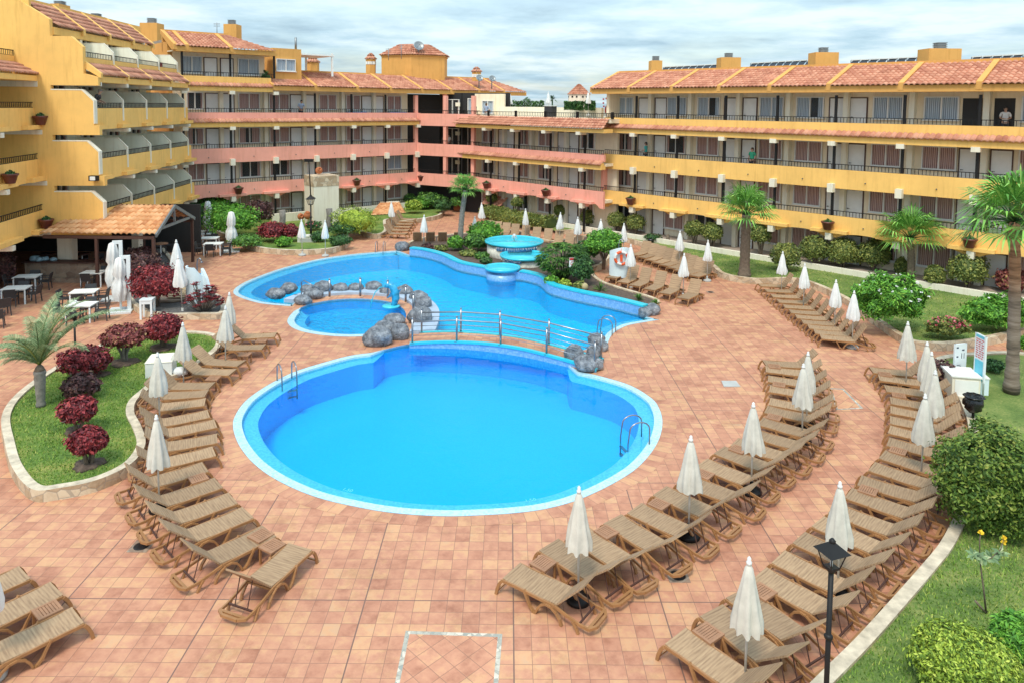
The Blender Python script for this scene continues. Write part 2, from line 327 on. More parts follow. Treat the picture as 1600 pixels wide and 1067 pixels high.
# ------------------------------------------------------------------ mesh builder
class MB:
    def __init__(s): s.v = []; s.f = []; s.m = []; s.uv = {}; s.cur = 0; s.sm = []; s.smooth = False
    def face(s, idx, uv=None):
        if uv: s.uv[len(s.f)] = uv
        s.f.append(tuple(idx)); s.m.append(s.cur); s.sm.append(s.smooth)
    def add(s, vs): n = len(s.v); s.v.extend([tuple(q) for q in vs]); return n
    def poly(s, vs, uv=None): n = s.add(vs); s.face(range(n, n+len(vs)), uv)
    def box(s, x0, x1, y0, y1, z0, z1):
        n = s.add([(x, y, z) for z in (z0, z1) for x, y in ((x0, y0), (x1, y0), (x1, y1), (x0, y1))])
        for q in ((3, 2, 1, 0), (4, 5, 6, 7), (0, 1, 5, 4), (1, 2, 6, 5), (2, 3, 7, 6), (3, 0, 4, 7)): s.face([n+i for i in q])
        return s
    def obox(s, c, ax, ay, az):     # oriented box: centre and three half vectors
        c, ax, ay, az = map(Vector, (c, ax, ay, az))
        n = s.add([c+ax*i+ay*j+az*k for k in (-1, 1) for i, j in ((-1, -1), (1, -1), (1, 1), (-1, 1))])
        for q in ((3, 2, 1, 0), (4, 5, 6, 7), (0, 1, 5, 4), (1, 2, 6, 5), (2, 3, 7, 6), (3, 0, 4, 7)): s.face([n+i for i in q])
        return s
    def bar(s, a, b, w, h=None, up=(0, 0, 1)):
        a, b = Vector(a), Vector(b); h = h or w
        d = (b-a).normalized(); u = Vector(up)
        if abs(d.dot(u)) > .95: u = Vector((1, 0, 0))
        sd = d.cross(u).normalized(); u = sd.cross(d)
        return s.obox((a+b)/2, (b-a)/2, sd*w/2, u*h/2)
    def prism(s, pts, z0, z1, bottom=True):      # pts: xy polygon ccw
        k = len(pts); n = s.add([(p[0], p[1], z0) for p in pts]); s.add([(p[0], p[1], z1) for p in pts])
        s.face([n+k+i for i in range(k)])
        if bottom: s.face([n+i for i in reversed(range(k))])
        for i in range(k): j = (i+1) % k; s.face((n+i, n+j, n+k+j, n+k+i))
        return s
    def extr(s, pts, axis, a0, a1):     # polygon in the plane normal to axis, extruded a0..a1
        def mk(p, a): return (a, p[0], p[1]) if axis == 'x' else (p[0], a, p[1])
        k = len(pts); n = s.add([mk(p, a0) for p in pts]); s.add([mk(p, a1) for p in pts])
        s.face([n+k+i for i in range(k)]); s.face([n+i for i in reversed(range(k))])
        for i in range(k): j = (i+1) % k; s.face((n+i, n+j, n+k+j, n+k+i))
        return s
    def tube(s, pts, r, n=8, cap=True):
        pts = [Vector(p) for p in pts]; rs = r if isinstance(r, (list, tuple)) else [r]*len(pts)
        old = s.smooth; s.smooth = True
        t0 = (pts[1]-pts[0]).normalized(); u = Vector((0, 0, 1)) if abs(t0.z) < .9 else Vector((1, 0, 0))
        rings = []
        for i, p in enumerate(pts):
            t = ((pts[min(i+1, len(pts)-1)]-pts[max(i-1, 0)])).normalized()
            sd = t.cross(u)
            if sd.length < 1e-5: sd = t.cross(Vector((0, 1, 0)))
            sd.normalize(); u = sd.cross(t).normalized()
            rings.append(s.add([p+(sd*math.cos(2*math.pi*k/n)+u*math.sin(2*math.pi*k/n))*rs[i] for k in range(n)]))
        for a, b in zip(rings, rings[1:]):
            for k in range(n): j = (k+1) % n; s.face((a+k, a+j, b+j, b+k))
        if cap:
            s.face([rings[0]+k for k in reversed(range(n))]); s.face([rings[-1]+k for k in range(n)])
        s.smooth = old; return s
    def lathe(s, prof, c=(0, 0, 0), n=16, smooth=True, wob=None):
        old = s.smooth; s.smooth = smooth; rings = []
        for i, (r, z) in enumerate(prof):
            rings.append(s.add([(c[0]+r*(1 if not wob else wob(k/n, i))*math.cos(2*math.pi*k/n), c[1]+r*(1 if not wob else wob(k/n, i))*math.sin(2*math.pi*k/n), c[2]+z) for k in range(n)]))
        for a, b in zip(rings, rings[1:]):
            for k in range(n): j = (k+1) % n; s.face((a+k, a+j, b+j, b+k))
        s.face([rings[0]+k for k in reversed(range(n))]); s.face([rings[-1]+k for k in range(n)])
        s.smooth = old; return s
    def ball(s, c, r, nu=12, nv=8, f=None):
        rx, ry, rz = r if isinstance(r, (tuple, list)) else (r, r, r)
        old = s.smooth; s.smooth = True; rings = []
        for i in range(1, nv):
            a = math.pi*i/nv; ring = []
            for k in range(nu):
                b = 2*math.pi*k/nu; d = Vector((math.sin(a)*math.cos(b), math.sin(a)*math.sin(b), math.cos(a)))
                q = f(d) if f else 1.
                ring.append((c[0]+d.x*rx*q, c[1]+d.y*ry*q, c[2]+d.z*rz*q))
            rings.append(s.add(ring))
        q = f(Vector((0, 0, 1))) if f else 1; q2 = f(Vector((0, 0, -1))) if f else 1
        t = s.add([(c[0], c[1], c[2]+rz*q)]); bt = s.add([(c[0], c[1], c[2]-rz*q2)])
        for k in range(nu): j = (k+1) % nu; s.face((t, rings[0]+k, rings[0]+j)); s.face((bt, rings[-1]+j, rings[-1]+k))
        for a, b in zip(rings, rings[1:]):
            for k in range(nu): j = (k+1) % nu; s.face((a+k, b+k, b+j, a+j))
        s.smooth = old; return s
    def mesh(s, name, mats):
        me = bpy.data.meshes.new(name); me.from_pydata(s.v, [], s.f)
        for m in (mats if isinstance(mats, (list, tuple)) else [mats]): me.materials.append(m)
        me.polygons.foreach_set('material_index', s.m); me.polygons.foreach_set('use_smooth', s.sm)
        if s.uv:
            uvl = me.uv_layers.new(name='UVMap')
            for fi, uv in s.uv.items():
                for li, c in zip(me.polygons[fi].loop_indices, uv): uvl.data[li].uv = c
        me.update(); return me
def link(name, me, parent=None, loc=None, rz=0.):
    o = bpy.data.objects.new(name, me); COL.objects.link(o)
    if parent: o.parent = parent
    if loc is not None: o.location = loc
    if rz: o.rotation_euler.z = rz
    return o
def part(name, mb, mat, parent, loc=None, label=None):
    o = link(name, mb.mesh(name, mat), parent, loc)
    if label: o['label'] = label
    return o
def thing(name, label, cat, loc=(0, 0, 0), rz=0., group=None):
    o = link(name, None, None, loc, rz); o['label'] = label; o['category'] = cat
    if group: o['group'] = group
    return o
def solo(name, mb, mat, label, cat, group=None, loc=None, rz=0.):
    o = link(name, mb.mesh(name, mat), None, loc, rz); o['label'] = label; o['category'] = cat
    if group: o['group'] = group
    return o
def struct(name, mb, mat, kind='structure'):
    o = link(name, mb.mesh(name, mat)); o['kind'] = kind
    return o
KIDS_OF = {}
def copy_tree(o, parent=None):
    c = o.copy(); COL.objects.link(c)
    if parent: c.parent = parent
    for ch in list(o.children): copy_tree(ch, c)
    return c
def place(proto, used, loc, rz, label, group):
    t = proto if not used.get(proto.name) else copy_tree(proto)
    used[proto.name] = 1
    t.location = loc; t.rotation_euler.z = rz; t['label'] = label; t['group'] = group
    return t
ORD = 'first second third fourth fifth sixth seventh eighth ninth tenth eleventh twelfth thirteenth fourteenth fifteenth sixteenth seventeenth eighteenth nineteenth twentieth'.split()
def spline(pts, n=8, closed=True):      # Catmull-Rom through xy points
    out = []; k = len(pts); rg = range(k if closed else k-1)
    for i in rg:
        if closed: p = [pts[(i+j) % k] for j in (-1, 0, 1, 2)]
        else: p = [pts[max(0, min(k-1, i+j))] for j in (-1, 0, 1, 2)]
        for s in range(n):
            t = s/n
            out.append(tuple(.5*((2*p[1][c])+(-p[0][c]+p[2][c])*t+(2*p[0][c]-5*p[1][c]+4*p[2][c]-p[3][c])*t*t+(-p[0][c]+3*p[1][c]-3*p[2][c]+p[3][c])*t**3) for c in (0, 1)))
    if not closed: out.append(tuple(pts[-1][:2]))
    return out
def area(p): return sum(p[i][0]*p[(i+1) % len(p)][1]-p[(i+1) % len(p)][0]*p[i][1] for i in range(len(p)))/2
def ccw(p): return p if area(p) > 0 else p[::-1]
def inset(p, d):        # shrink a ccw polygon by d (negative grows)
    k = len(p); out = []
    for i in range(k):
        a, b, c = Vector(p[i-1][:2]), Vector(p[i][:2]), Vector(p[(i+1) % k][:2])
        e1 = (b-a).normalized() if (b-a).length > 1e-6 else Vector((1, 0)); e2 = (c-b).normalized() if (c-b).length > 1e-6 else e1
        n = Vector((-(e1.y+e2.y), e1.x+e2.x))
        if n.length < 1e-6: n = Vector((-e1.y, e1.x))
        n.normalize(); out.append(tuple(b+n*d))
    return out
def pxp(pts, z=0.): return [tuple(G(x, y, z)[:2]) for x, y in pts]
def inside(p, poly):
    x, y = p; c = False; j = len(poly)-1
    for i in range(len(poly)):
        xi, yi = poly[i][:2]; xj, yj = poly[j][:2]
        if (yi > y) != (yj > y) and x < (xj-xi)*(y-yi)/(yj-yi)+xi: c = not c
        j = i
    return c
def ribbon(mb, pts, w0, w1, z, closed=True, uvw=None):      # strip between insets w0 and w1 of a ccw polygon
    A, B = inset(pts, w0), inset(pts, w1); k = len(pts); u = 0.
    for i in range(k if closed else k-1):
        j = (i+1) % k; d = (Vector(A[j])-Vector(A[i])).length
        uv = [(u, 0), (u+d, 0), (u+d, abs(w1-w0)), (u, abs(w1-w0))] if uvw else None
        mb.poly([(*A[i], z), (*A[j], z), (*B[j], z), (*B[i], z)], uv); u += d
def tri_fill(mb, poly, z):
    from mathutils.geometry import tessellate_polygon
    t = tessellate_polygon([[Vector((p[0], p[1], 0)) for p in poly]])
    n = mb.add([(p[0], p[1], z) for p in poly])
    for a in t:
        q = [poly[i] for i in a]
        mb.face([n+i for i in (a if area(q) > 0 else a[::-1])])
def fence_poly(mb, poly, z0, z1, flip=False):
    k = len(poly)
    for i in range(k):
        a, b = poly[i], poly[(i+1) % k]
        q = [(a[0], a[1], z0), (b[0], b[1], z0), (b[0], b[1], z1), (a[0], a[1], z1)]
        mb.poly(q[::-1] if flip else q)
# roof of barrel tiles on a sloped rectangle: P(u,v) with u across, v up the slope
def rooftiles(mb, p00, p10, p01, p11, cw=.27, rl=.42, amp=.085, sub=6):
    p00, p10, p01, p11 = map(Vector, (p00, p10, p01, p11))
    W = (p10-p00).length; L = (p01-p00).length
    nc = max(1, round(W/cw)); nr = max(1, round(L/rl))
    nrm = (p10-p00).cross(p01-p00).normalized()
    def pt(u, v): return (p00*(1-u)+p10*u)*(1-v)+(p01*(1-u)+p11*u)*v
    old = mb.smooth; mb.smooth = True
    for r in range(nr):
        v0, v1 = r/nr, (r+1.12)/nr; v1 = min(v1, 1.)
        rows = []
        for v, lift in ((v0, .075), (v1, .0)):
            row = []
            for i in range(nc*sub+1):
                ph = (i % sub)/sub
                hgt = amp*abs(math.sin(math.pi*ph)) if ph else 0
                row.append(pt(i/(nc*sub), v)+nrm*(hgt+lift+.01))
            rows.append(row)
        lip = [p-nrm*.07 for p in rows[0]]
        n0 = mb.add(lip); n1 = mb.add(rows[0]); n2 = mb.add(rows[1])
        for i in range(nc*sub):
            u = i//sub
            uv = [(u+.5, r+.5)]*4
            mb.face((n1+i, n1+i+1, n2+i+1, n2+i), uv)
            mb.face((n0+i, n0+i+1, n1+i+1, n1+i), uv)
    mb.smooth = old
# ------------------------------------------------------------------ gallery wings
S = 2.7
class Wing:
    def __init__(s, name, label, pa, pb, R3, group=None):
        s.p0 = pa; L = math.hypot(pb[0]-pa[0], pb[1]-pa[1]); s.d = ((pb[0]-pa[0])/L, (pb[1]-pa[1])/L); s.L = L
        s.n = (-s.d[1], s.d[0]); s.R3 = R3
        s.t = thing(name, label, 'building', (pa[0], pa[1], 0), math.atan2(s.d[1], s.d[0]), group)
        s.mats = {}
    def u(s, px, py, v=0.):
        return V(px, py, (s.p0[0]+s.n[0]*v, s.p0[1]+s.n[1]*v), s.d)[0]
    def z(s, px, py, v=0.): return V(px, py, (s.p0[0]+s.n[0]*v, s.p0[1]+s.n[1]*v), s.d)[1]
    def R(s, k): return s.R3-S*(3-k)
def box_part(name, parent, mat, *b, label=None): return part(name, MB().box(*b), mat, parent, label=label)
def railing(w, u0, u1, R_, v=.06, parent=None, h=.40):
    m = MB(); z0 = R_-h+.06
    m.box(u0, u1, v-.03, v+.03, R_-.04, R_); m.box(u0, u1, v-.02, v+.02, z0, z0+.03)
    n = max(2, int((u1-u0)/.18))
    for i in range(n):
        u = u0+(i+.5)*(u1-u0)/n; m.box(u-.013, u+.013, v-.012, v+.012, z0+.04, R_-.04)
    return part('railing', m, BLACK, parent or w.t)
WIN_CACHE = {}
def window(w, u0, u1, z0, z1, v, style, parent=None, face=-1):
    """frame proud of the wall, two leaves with glass, curtain behind; style: c both curtains, o half open dark, b blue, d dark"""
    par = parent or w.t
    key = (round(u1-u0, 1), round(z1-z0, 2), style)
    if key not in WIN_CACHE:
        W = key[0]/2; Hh = key[1]/2
        fr = MB()
        for a in ((-W, W, Hh-.06, Hh), (-W, W, -Hh, -Hh+.06)): fr.box(a[0], a[1], -.05, .10, a[2], a[3])
        for a in ((-W, -W+.06), (W-.06, W), (-.035, .035)): fr.box(a[0], a[1], -.046, .098, -Hh+.06, Hh-.06)
        fr.box(-W-.06, W+.06, -.1, .09, -Hh-.05, -Hh)
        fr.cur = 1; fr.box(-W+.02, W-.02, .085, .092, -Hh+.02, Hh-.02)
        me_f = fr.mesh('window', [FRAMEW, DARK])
        g = MB(); g.poly([(-W+.05, 0, -Hh+.05), (W-.05, 0, -Hh+.05), (W-.05, 0, Hh-.05), (-W+.05, 0, Hh-.05)])
        me_g = g.mesh('pane', GLASS)
        def cur(a, b):
            c = MB(); n = max(6, int((b-a)/.05)); c.smooth = True
            ps = [(a+(b-a)*i/n, .05+.02*math.sin(i*1.9)) for i in range(n+1)]
            k = c.add([(x, y, -Hh+.05) for x, y in ps]); c.add([(x, y, Hh-.05) for x, y in ps])
            for i in range(n): c.face((k+i, k+i+1, k+n+2+i, k+n+1+i))
            return c
        curs = []
        if style == 'c': curs = [(cur(-W+.05, W-.05), CURT)]
        elif style == 'b': curs = [(cur(-W+.05, W-.05), CURTB)]
        elif style == 'o': curs = [(cur(-W+.05, -W*.35), CURT), (cur(W*.25, W-.05), CURT)]
        elif style == 'B': curs = [(cur(-W+.05, 0.), CURTB), (cur(W*.55, W-.05), CURTB)]
        elif style == 'd': curs = [(cur(-W+.05, -W*.72), CURT), (cur(W*.72, W-.05), CURT)]
        WIN_CACHE[key] = (me_f, me_g, [c.mesh('curtain', mt) for c, mt in curs])
    me_f, me_g, mc = WIN_CACHE[key]
    f = link('window', me_f, par, ((u0+u1)/2, v-.095, (z0+z1)/2)); 
    link('pane', me_g, f, (0, 0, 0))
    for c in mc: link('curtain', c, f, (0, 0, 0))
    return f
FRAMEW = simple('pale_window_frame', (.72, .70, .66), .5, var=.05)
DOOR_ME = {}
def door(w, u0, u1, z0, z1, v, mat=None, parent=None):
    key = (round(u1-u0, 1), round(z1-z0, 2), mat.name if mat else '')
    if key not in DOOR_ME:
        W = key[0]/2; Hh = key[1]
        m = MB(); m.box(-W, W, -.03, .03, 0, Hh)
        for a, b in ((.12, .44), (.5, .92)):
            m.box(-W+.12, W-.12, -.045, -.03, Hh*a, Hh*b)
        k = MB(); k.box(-W+.06, -W+.1, -.09, -.045, Hh*.46, Hh*.49); k.box(-W+.06, -W+.2, -.1, -.08, Hh*.47, Hh*.485)
        fr = MB(); fr.box(-W-.06, -W, -.06, .02, 0, Hh+.06); fr.box(W, W+.06, -.06, .02, 0, Hh+.06); fr.box(-W, W, -.058, .02, Hh, Hh+.06)
        DOOR_ME[key] = (m.mesh('door', mat or DOOR), k.mesh('handle', IRON), fr.mesh('door_frame', BROWN))
    d = link('door', DOOR_ME[key][0], parent or w.t, ((u0+u1)/2, v-.03, z0))
    link('handle', DOOR_ME[key][1], d, (0, 0, 0)); link('door_frame', DOOR_ME[key][2], d, (0, 0, 0))
    return d
def fascia(w, u0, u1, R_, mat, style, posts, strip_mat=None, h=1.1, lower=None):
    P = R_-.32; t = w.t
    if style == 'strip':
        box_part('fascia', t, mat, u0, u1, 0, .2, P-.52, P)
        box_part('eaves_beam', t, lower or YEL, u0, u1, -.32, .2, P-h, P-.80)
        m = MB(); rooftiles(m, (u0, -.42, P-.80), (u1, -.42, P-.80), (u0, .0, P-.50), (u1, 0, P-.50), rl=.5)
        part('tile_strip', m, ROOF, t)
        box_part('strip_bed', t, lower or YEL, u0, u1, -.30, -.002, P-.80, P-.62)
        for u in posts:
            if u0-.3 < u < u1+.3: box_part('corbel', t, CREAM2, u-.2, u+.2, -.42, .0, P-h-.22, P-h+.04)
    elif style == 'plain':
        box_part('fascia', t, mat, u0, u1, 0, .2, P-h, P)
        for u in posts:
            if u0-.3 < u < u1+.3: box_part('corbel', t, CREAM2, u-.17, u+.17, -.34, .03, P-h-.22, P-h+.28)
        for a, b in zip(posts, posts[1:]):
            c = (a+b)/2
            if u0 < c < u1: part('drain_spout', MB().tube([(c, -.06, P-h*.62), (c, .01, P-h*.62)], .035, 6), IRON, t)
    else:       # scalloped bottom with little ledges at the corbels
        m = MB(); ps = sorted(set([u0, u1]+[u for u in posts if u0 < u < u1]))
        for a, b in zip(ps, ps[1:]):
            pts = [(a, P), (a, P-h-.18)]
            n = 12
            for i in range(n+1):
                q = i/n; uu = a+.35+(b-a-.7)*q
                pts.append((uu, P-h-.16+.30*(1-abs(2*q-1)**2.6)))
            pts += [(b, P-h-.18), (b, P)]
            m.extr(pts, 'y', 0, .2)
        part('fascia', m, mat, t)
        for u in posts:
            if u0-.3 < u < u1+.3:
                box_part('ledge', t, mat, u-1.05, u+1.05, -.36, -.002, P-h+.12, P-h+.30)
                box_part('corbel', t, CREAM2, u-.17, u+.17, -.34, .03, P-h-.28, P-h+.11)
        for a, b in zip(posts, posts[1:]):
            c = (a+b)/2
            if u0 < c < u1: part('drain_spout', MB().tube([(c, -.06, P-h*.5), (c, .01, P-h*.5)], .035, 6), IRON, t)
def post(w, u, z0, z1, mat=None, wd=.13, v0=.0):
    return part('post', MB().box(u-wd/2, u+wd/2, v0+.03, v0+.03+wd, z0, z1), mat or BLACK, w.t)
def gallery(w, levels, u0, u1, posts, wins, doors, D=1.55, ceil_top=None, styles=None, pil=(), wallm=None, open_doors=()):
    """levels: list of k; wall behind at v=D with windows/doors at the same u on each level"""
    t = w.t
    for k in levels:
        Rk = w.R(k) if k > 0 else w.R(1)-S
        fl = Rk-1.0; ce = fl+S-.42+.0
        last = (k == max(levels))
        box_part('wall', t, wallm or CREAM, u0, u1, D, D+.25, fl, fl+S if not last else fl+2.45)
        if k > 0: box_part('gallery_floor', t, CREAM, u0, u1, .2, D, fl-.2, fl)
        for i, (a, b) in enumerate(wins):
            if b < u0 or a > u1: continue
            stl = styles(k, i) if styles else 'c'
            window(w, a, b, fl+.92, fl+2.2, D, stl)
        for i, (a, b) in enumerate(doors):
            if b < u0 or a > u1: continue
            if (k, i) in open_doors:
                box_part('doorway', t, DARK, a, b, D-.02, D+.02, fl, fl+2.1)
            else: door(w, a, b, fl, fl+2.1, D)
        for u in pil:
            if u0 < u < u1: box_part('pilaster', t, CREAM2, u-.14, u+.14, D-.45, D, fl, fl+2.45)
# ============ RIGHT WING
pR0, pR1 = (7.44, 53.24), (24.97, 35.35)
W = Wing('hotel_wing', 'long yellow four-storey hotel wing with open galleries, right of the pools', pR0, pR1, 9.13)
yP = 185
D_ = 1.55
posts = [W.u(x, yP) for x in (993, 1057.8, 1132.5, 1213.3, 1304.7, 1412, 1530)]
d1 = posts[-1]-posts[-2]; posts.append(posts[-1]+(posts[-1]-posts[-2]))
posts.append(posts[-1]+d1)
wins = [(W.u(a, 170, D_), W.u(b, 170, D_)) for a, b in ((967, 991), (1043.6, 1074), (1091, 1126), (1187.6, 1226), (1245.6, 1288), (1365, 1412), (1445, 1499), (1597, 1650))]
doors = [(W.u(a, 170, D_), W.u(b, 170, D_)) for a, b in ((1003, 1012), (1025.6, 1041), (1137, 1149), (1164, 1181), (1303, 1316), (1332, 1352), (1513, 1526), (1557, 1583))]
doors = [((a+b)/2-.45, (a+b)/2+.45) for a, b in doors]
pils = [(doors[i][1]+doors[i+1][0])/2 for i in (0, 2, 4, 6)]+[(wins[1][1]+wins[2][0])/2, (wins[3][1]+wins[4][0])/2, (wins[5][1]+wins[6][0])/2]
UE = posts[-1]+1.
U0 = W.u(945, yP)
rs = random.Random(3)
def stR(k, i):
    if k == 3: return 'bbBbBbbb'[i % 8]
    if k == 2: return 'odccccco'[i % 8]
    if k == 1: return 'occcccco'[i % 8]
    return 'dcdccdcc'[i % 8]
gallery(W, [0, 1, 2, 3], U0, UE, posts, wins, doors, D_, styles=stR, pil=pils, open_doors={(3, 6), (3, 7)})
for k, st_ in ((3, 'strip'), (2, 'plain'), (1, 'scallop')):
    fascia(W, U0 if k > 1 else U0, UE, W.R(k), YEL, st_, posts)
    ps = [U0]+posts
    for a, b in zip(ps, ps[1:]):
        railing(W, a+.02, b-.02, W.R(k))
        
    top = W.R(k)+S-1.42-.2 if k < 3 else W.R(3)+1.42
    for u in posts: post(W, u, W.R(k)-.34, W.R(k)+S-1.44)
# roof of the right wing
EZ = W.R(3)+1.42
def top_roof(W, u0, u1, ribs, EZ, rise=1.3, run=3.3, v0=-.35, beam=YEL2, hip0=0., hip1=0., ribw=.28, back=6., mat=None, core1=None):
    t = W.t
    box_part('eaves_beam', t, beam, u0, u1, v0, .25, EZ, EZ+.36)
    box_part('eaves_soffit', t, CREAM, u0, u1, .25, D_+.3, EZ+.02, EZ+.10)
    edges = [u0]+[r for r in ribs if u0+.2 < r < u1-.2]+[u1]
    for i, (a, b) in enumerate(zip(edges, edges[1:])):
        m = MB(); a2 = a+(hip0 if i == 0 else 0); b2 = b-(hip1 if i == len(edges)-2 else 0)
        rooftiles(m, (a+(.0 if i == 0 else ribw/2), v0-.12, EZ+.33), (b-ribw/2, v0-.12, EZ+.33), (a2+(.0 if i == 0 else ribw/2), v0+run, EZ+.33+rise), (b2-ribw/2, v0+run, EZ+.33+rise))
        part('tiled_roof', m, mat or ROOF, t)
    for r in edges:
        if (r == u0 and hip0) or (r == u1 and hip1): continue
        m = MB()
        m.extr([(v0-.02, EZ+.1), (v0-.02, EZ+.50), (v0+run+.05, EZ+.50+rise), (v0+run+.05, EZ+.2+rise), (v0+.5, EZ+.1)], 'x', r-ribw/2, r+ribw/2)
        part('roof_rib', m, beam, t)
    box_part('parapet', t, beam, u0+hip0, u1-hip1, v0+run-.02, v0+run+.25, EZ+.1, EZ+.52+rise)
    m = MB(); m.box(u0+hip0, u1-hip1, v0+run+.25, v0+run+.25+back, EZ+.8, EZ+1.0); part('roof_deck', m, ROOFFLAT, t)
    m = MB(); m.box(u0+hip0, core1 if core1 else u1-hip1, D_+.25, v0+run+back if back > 3 else D_+3, -.1, EZ+.8)
    part('core_wall', m, beam, t)
ribsR = [W.u(x, 140, -.3) for x in (923, 983, 1050, 1124, 1203, 1295, 1408, 1530)]; ribsR.append(ribsR[-1]+(ribsR[-1]-ribsR[-2])); 
U_top0 = W.u(925, 140, -.3)
top_roof(W, U_top0, UE, ribsR[1:], EZ)
m = MB(); m.extr([(-.35, EZ+.1), (-.35, EZ+.45), (2.95, EZ+1.8), (2.95, EZ+.1)], 'x', U_top0-.15, U_top0); part('gable_trim', m, YEL2, W.t)
box_part('end_wall', W.t, CREAM, U0-.02, U0+.23, .2, D_, W.R(3)-1, EZ)
box_part('end_wall', W.t, CREAM2, U_top0+.3, U0-.02, 1.2, D_+.3, W.R(3)-1., EZ)
box_part('end_return', W.t, PINK, U0-.25, U0-.002, .0, D_+2, W.R(1)-.32-1.2, W.R(2)-.32)
def notices(W, u, fl, v):   # the little round and square safety notices and the extinguisher of each level
    for du, dz in ((0, 2.05), (.28, 2.1), (.0, 1.75), (.05, 1.5), (.85, 2.1)): box_part('safety_notice', W.t, REDS, u+du-.07, u+du+.07, v-.03, v, fl+dz-.06, fl+dz+.06)
    m = MB(); m.tube([(u+.35, v-.12, fl+1.0), (u+.35, v-.12, fl+1.45)], [.09, .09], 10); m.tube([(u+.35, v-.12, fl+1.45), (u+.35, v-.12, fl+1.56)], [.05, .02], 8)
    part('fire_extinguisher', m, simple('extinguisher_red', (.35, .02, .02), .35) if 'extinguisher_red' not in MATS else MATS['extinguisher_red'], W.t)
    m = MB(); m.box(u+.75, u+1.3, v-.14, v, fl+1.0, fl+1.55); part('hose_cabinet', m, WHITE, W.t)
    m = MB(); m.box(u+.82, u+1.23, v-.15, v-.142, fl+1.07, fl+1.48); part('hose_reel', m, DARK, W.t)
for k in (1, 2, 3): notices(W, W.u(943, 160, D_), W.R(k)-1, D_)
def ext(W, u, fl, v):
    m = MB(); m.tube([(u, v-.12, fl+.9), (u, v-.12, fl+1.35)], [.09, .09], 10); m.tube([(u, v-.12, fl+1.35), (u, v-.12, fl+1.46)], [.05, .02], 8); part('fire_extinguisher', m, MATS['extinguisher_red'], W.t)
for k in (1, 2, 3): ext(W, W.u(1236, 170, D_), W.R(k)-1, D_)
WR = W
# lower plinth and ground strip in front of the right wing
# ============ CENTRE WING
pC0, pC1 = (-23.94, 52.86), (-8.71, 65.79)
W = Wing('hotel_wing', 'pink-banded hotel wing with red tiled roof at the back left of the pools', pC0, pC1, 9.21)
yP = 172
postC = [W.u(x, yP) for x in (286.6, 360.8, 429, 493, 550, 603)]
wins = [(W.u(a, 165, D_), W.u(b, 165, D_)) for a, b in ((291, 317), (372, 405), (420, 451), (498, 525), (540, 562), (604, 626))]
doors = [(W.u(a, 165, D_)+W.u(b, 165, D_))/2 for a, b in ((324, 338), (350, 361), (456, 468), (479, 488), (568, 577), (587, 595), (640, 649))]
doors = [(c-.45, c+.45) for c in doors]
pils = [(doors[i][1]+doors[i+1][0])/2 for i in (0, 2, 4)]+[(wins[1][1]+wins[2][0])/2, (wins[3][1]+wins[4][0])/2, wins[5][1]+.8]
UC = W.u(651, yP)
def stC(k, i):
    if k == 3: return 'dccccc'[i % 6]
    if k == 2: return 'oocccc'[i % 6]
    if k == 1: return 'cddccb'[i % 6]
    return 'cccccc'[i % 6]
gallery(W, [0, 1, 2, 3], -.3, UC, postC, wins, doors, D_, styles=stC, pil=pils)
for k, st_ in ((3, 'strip'), (2, 'plain'), (1, 'scallop')):
    fascia(W, -.3, UC+.4, W.R(k), PINK, st_, postC+[UC])
    ps = postC+[UC]
    for a, b in zip(ps, ps[1:]): railing(W, a+.02, b-.02, W.R(k))
    for u in postC: post(W, u, W.R(k)-.34, W.R(k)+S-1.44)
    post(W, UC, W.R(k)-1, W.R(k)+S-1.44, PINK, .32, -.02)
# ground gallery rail of the centre wing
for a, b in zip(postC[2:], (postC+[UC])[3:]): railing(W, a+.02, b-.02, W.R(1)-S)
for u in postC[1:]: post(W, u, .3, W.R(1)-1.5)
box_part('plinth', W.t, CREAM2, postC[2]-.1, UC, -.05, .2, 0, W.R(1)-S-.34)
# third level runs on past the corner: columns, dark lobby, roof to x=825
UT = W.u(822, 150, -.3)
ribsC = [W.u(x, 145, -.3) for x in (493, 558, 610, 659, 704, 748, 787)]
ub = W.u(430, 140, -.3)
EZC = W.R(3)+1.42
top_roof(W, ub-.2, UT, ribsC, EZC, hip1=2.2, rise=1.3, run=3.4, back=1., core1=UC-.2)
# fourth level block at the left (x 283..430)
k4 = W.R(4)
wall4 = MB().box(-.3, ub-.1, D_, D_+.25, k4-1, k4+1.5); part('wall', wall4, CREAM, W.t)
fascia(W, -.3, ub-.2, k4, YEL, 'strip', postC)
for a, b in ((W.u(282, 105), W.u(375, 110)), (W.u(375, 110), W.u(430, 110))): railing(W, max(a, -.3), b, k4)
for x in (285, 360.5, 429): post(W, W.u(x, 105), k4-.34, k4+1.42)
for a, b, s_ in ((283, 315, 'b'), (371, 404, 'b')): window(W, W.u(a, 98, D_), W.u(b, 98, D_), k4-.1, k4+1.2, D_, s_)
for a in (328.5, 354): c = W.u(a, 98, D_); door(W, c-.45, c+.45, k4-1, k4+1.1, D_)
rib4 = [W.u(x, 75, -.3) for x in (292, 361)]
top_roof(W, -.6, W.u(432, 80, -.3), rib4, k4+1.4, hip1=2.6, rise=1.25, run=3.3, back=5.)
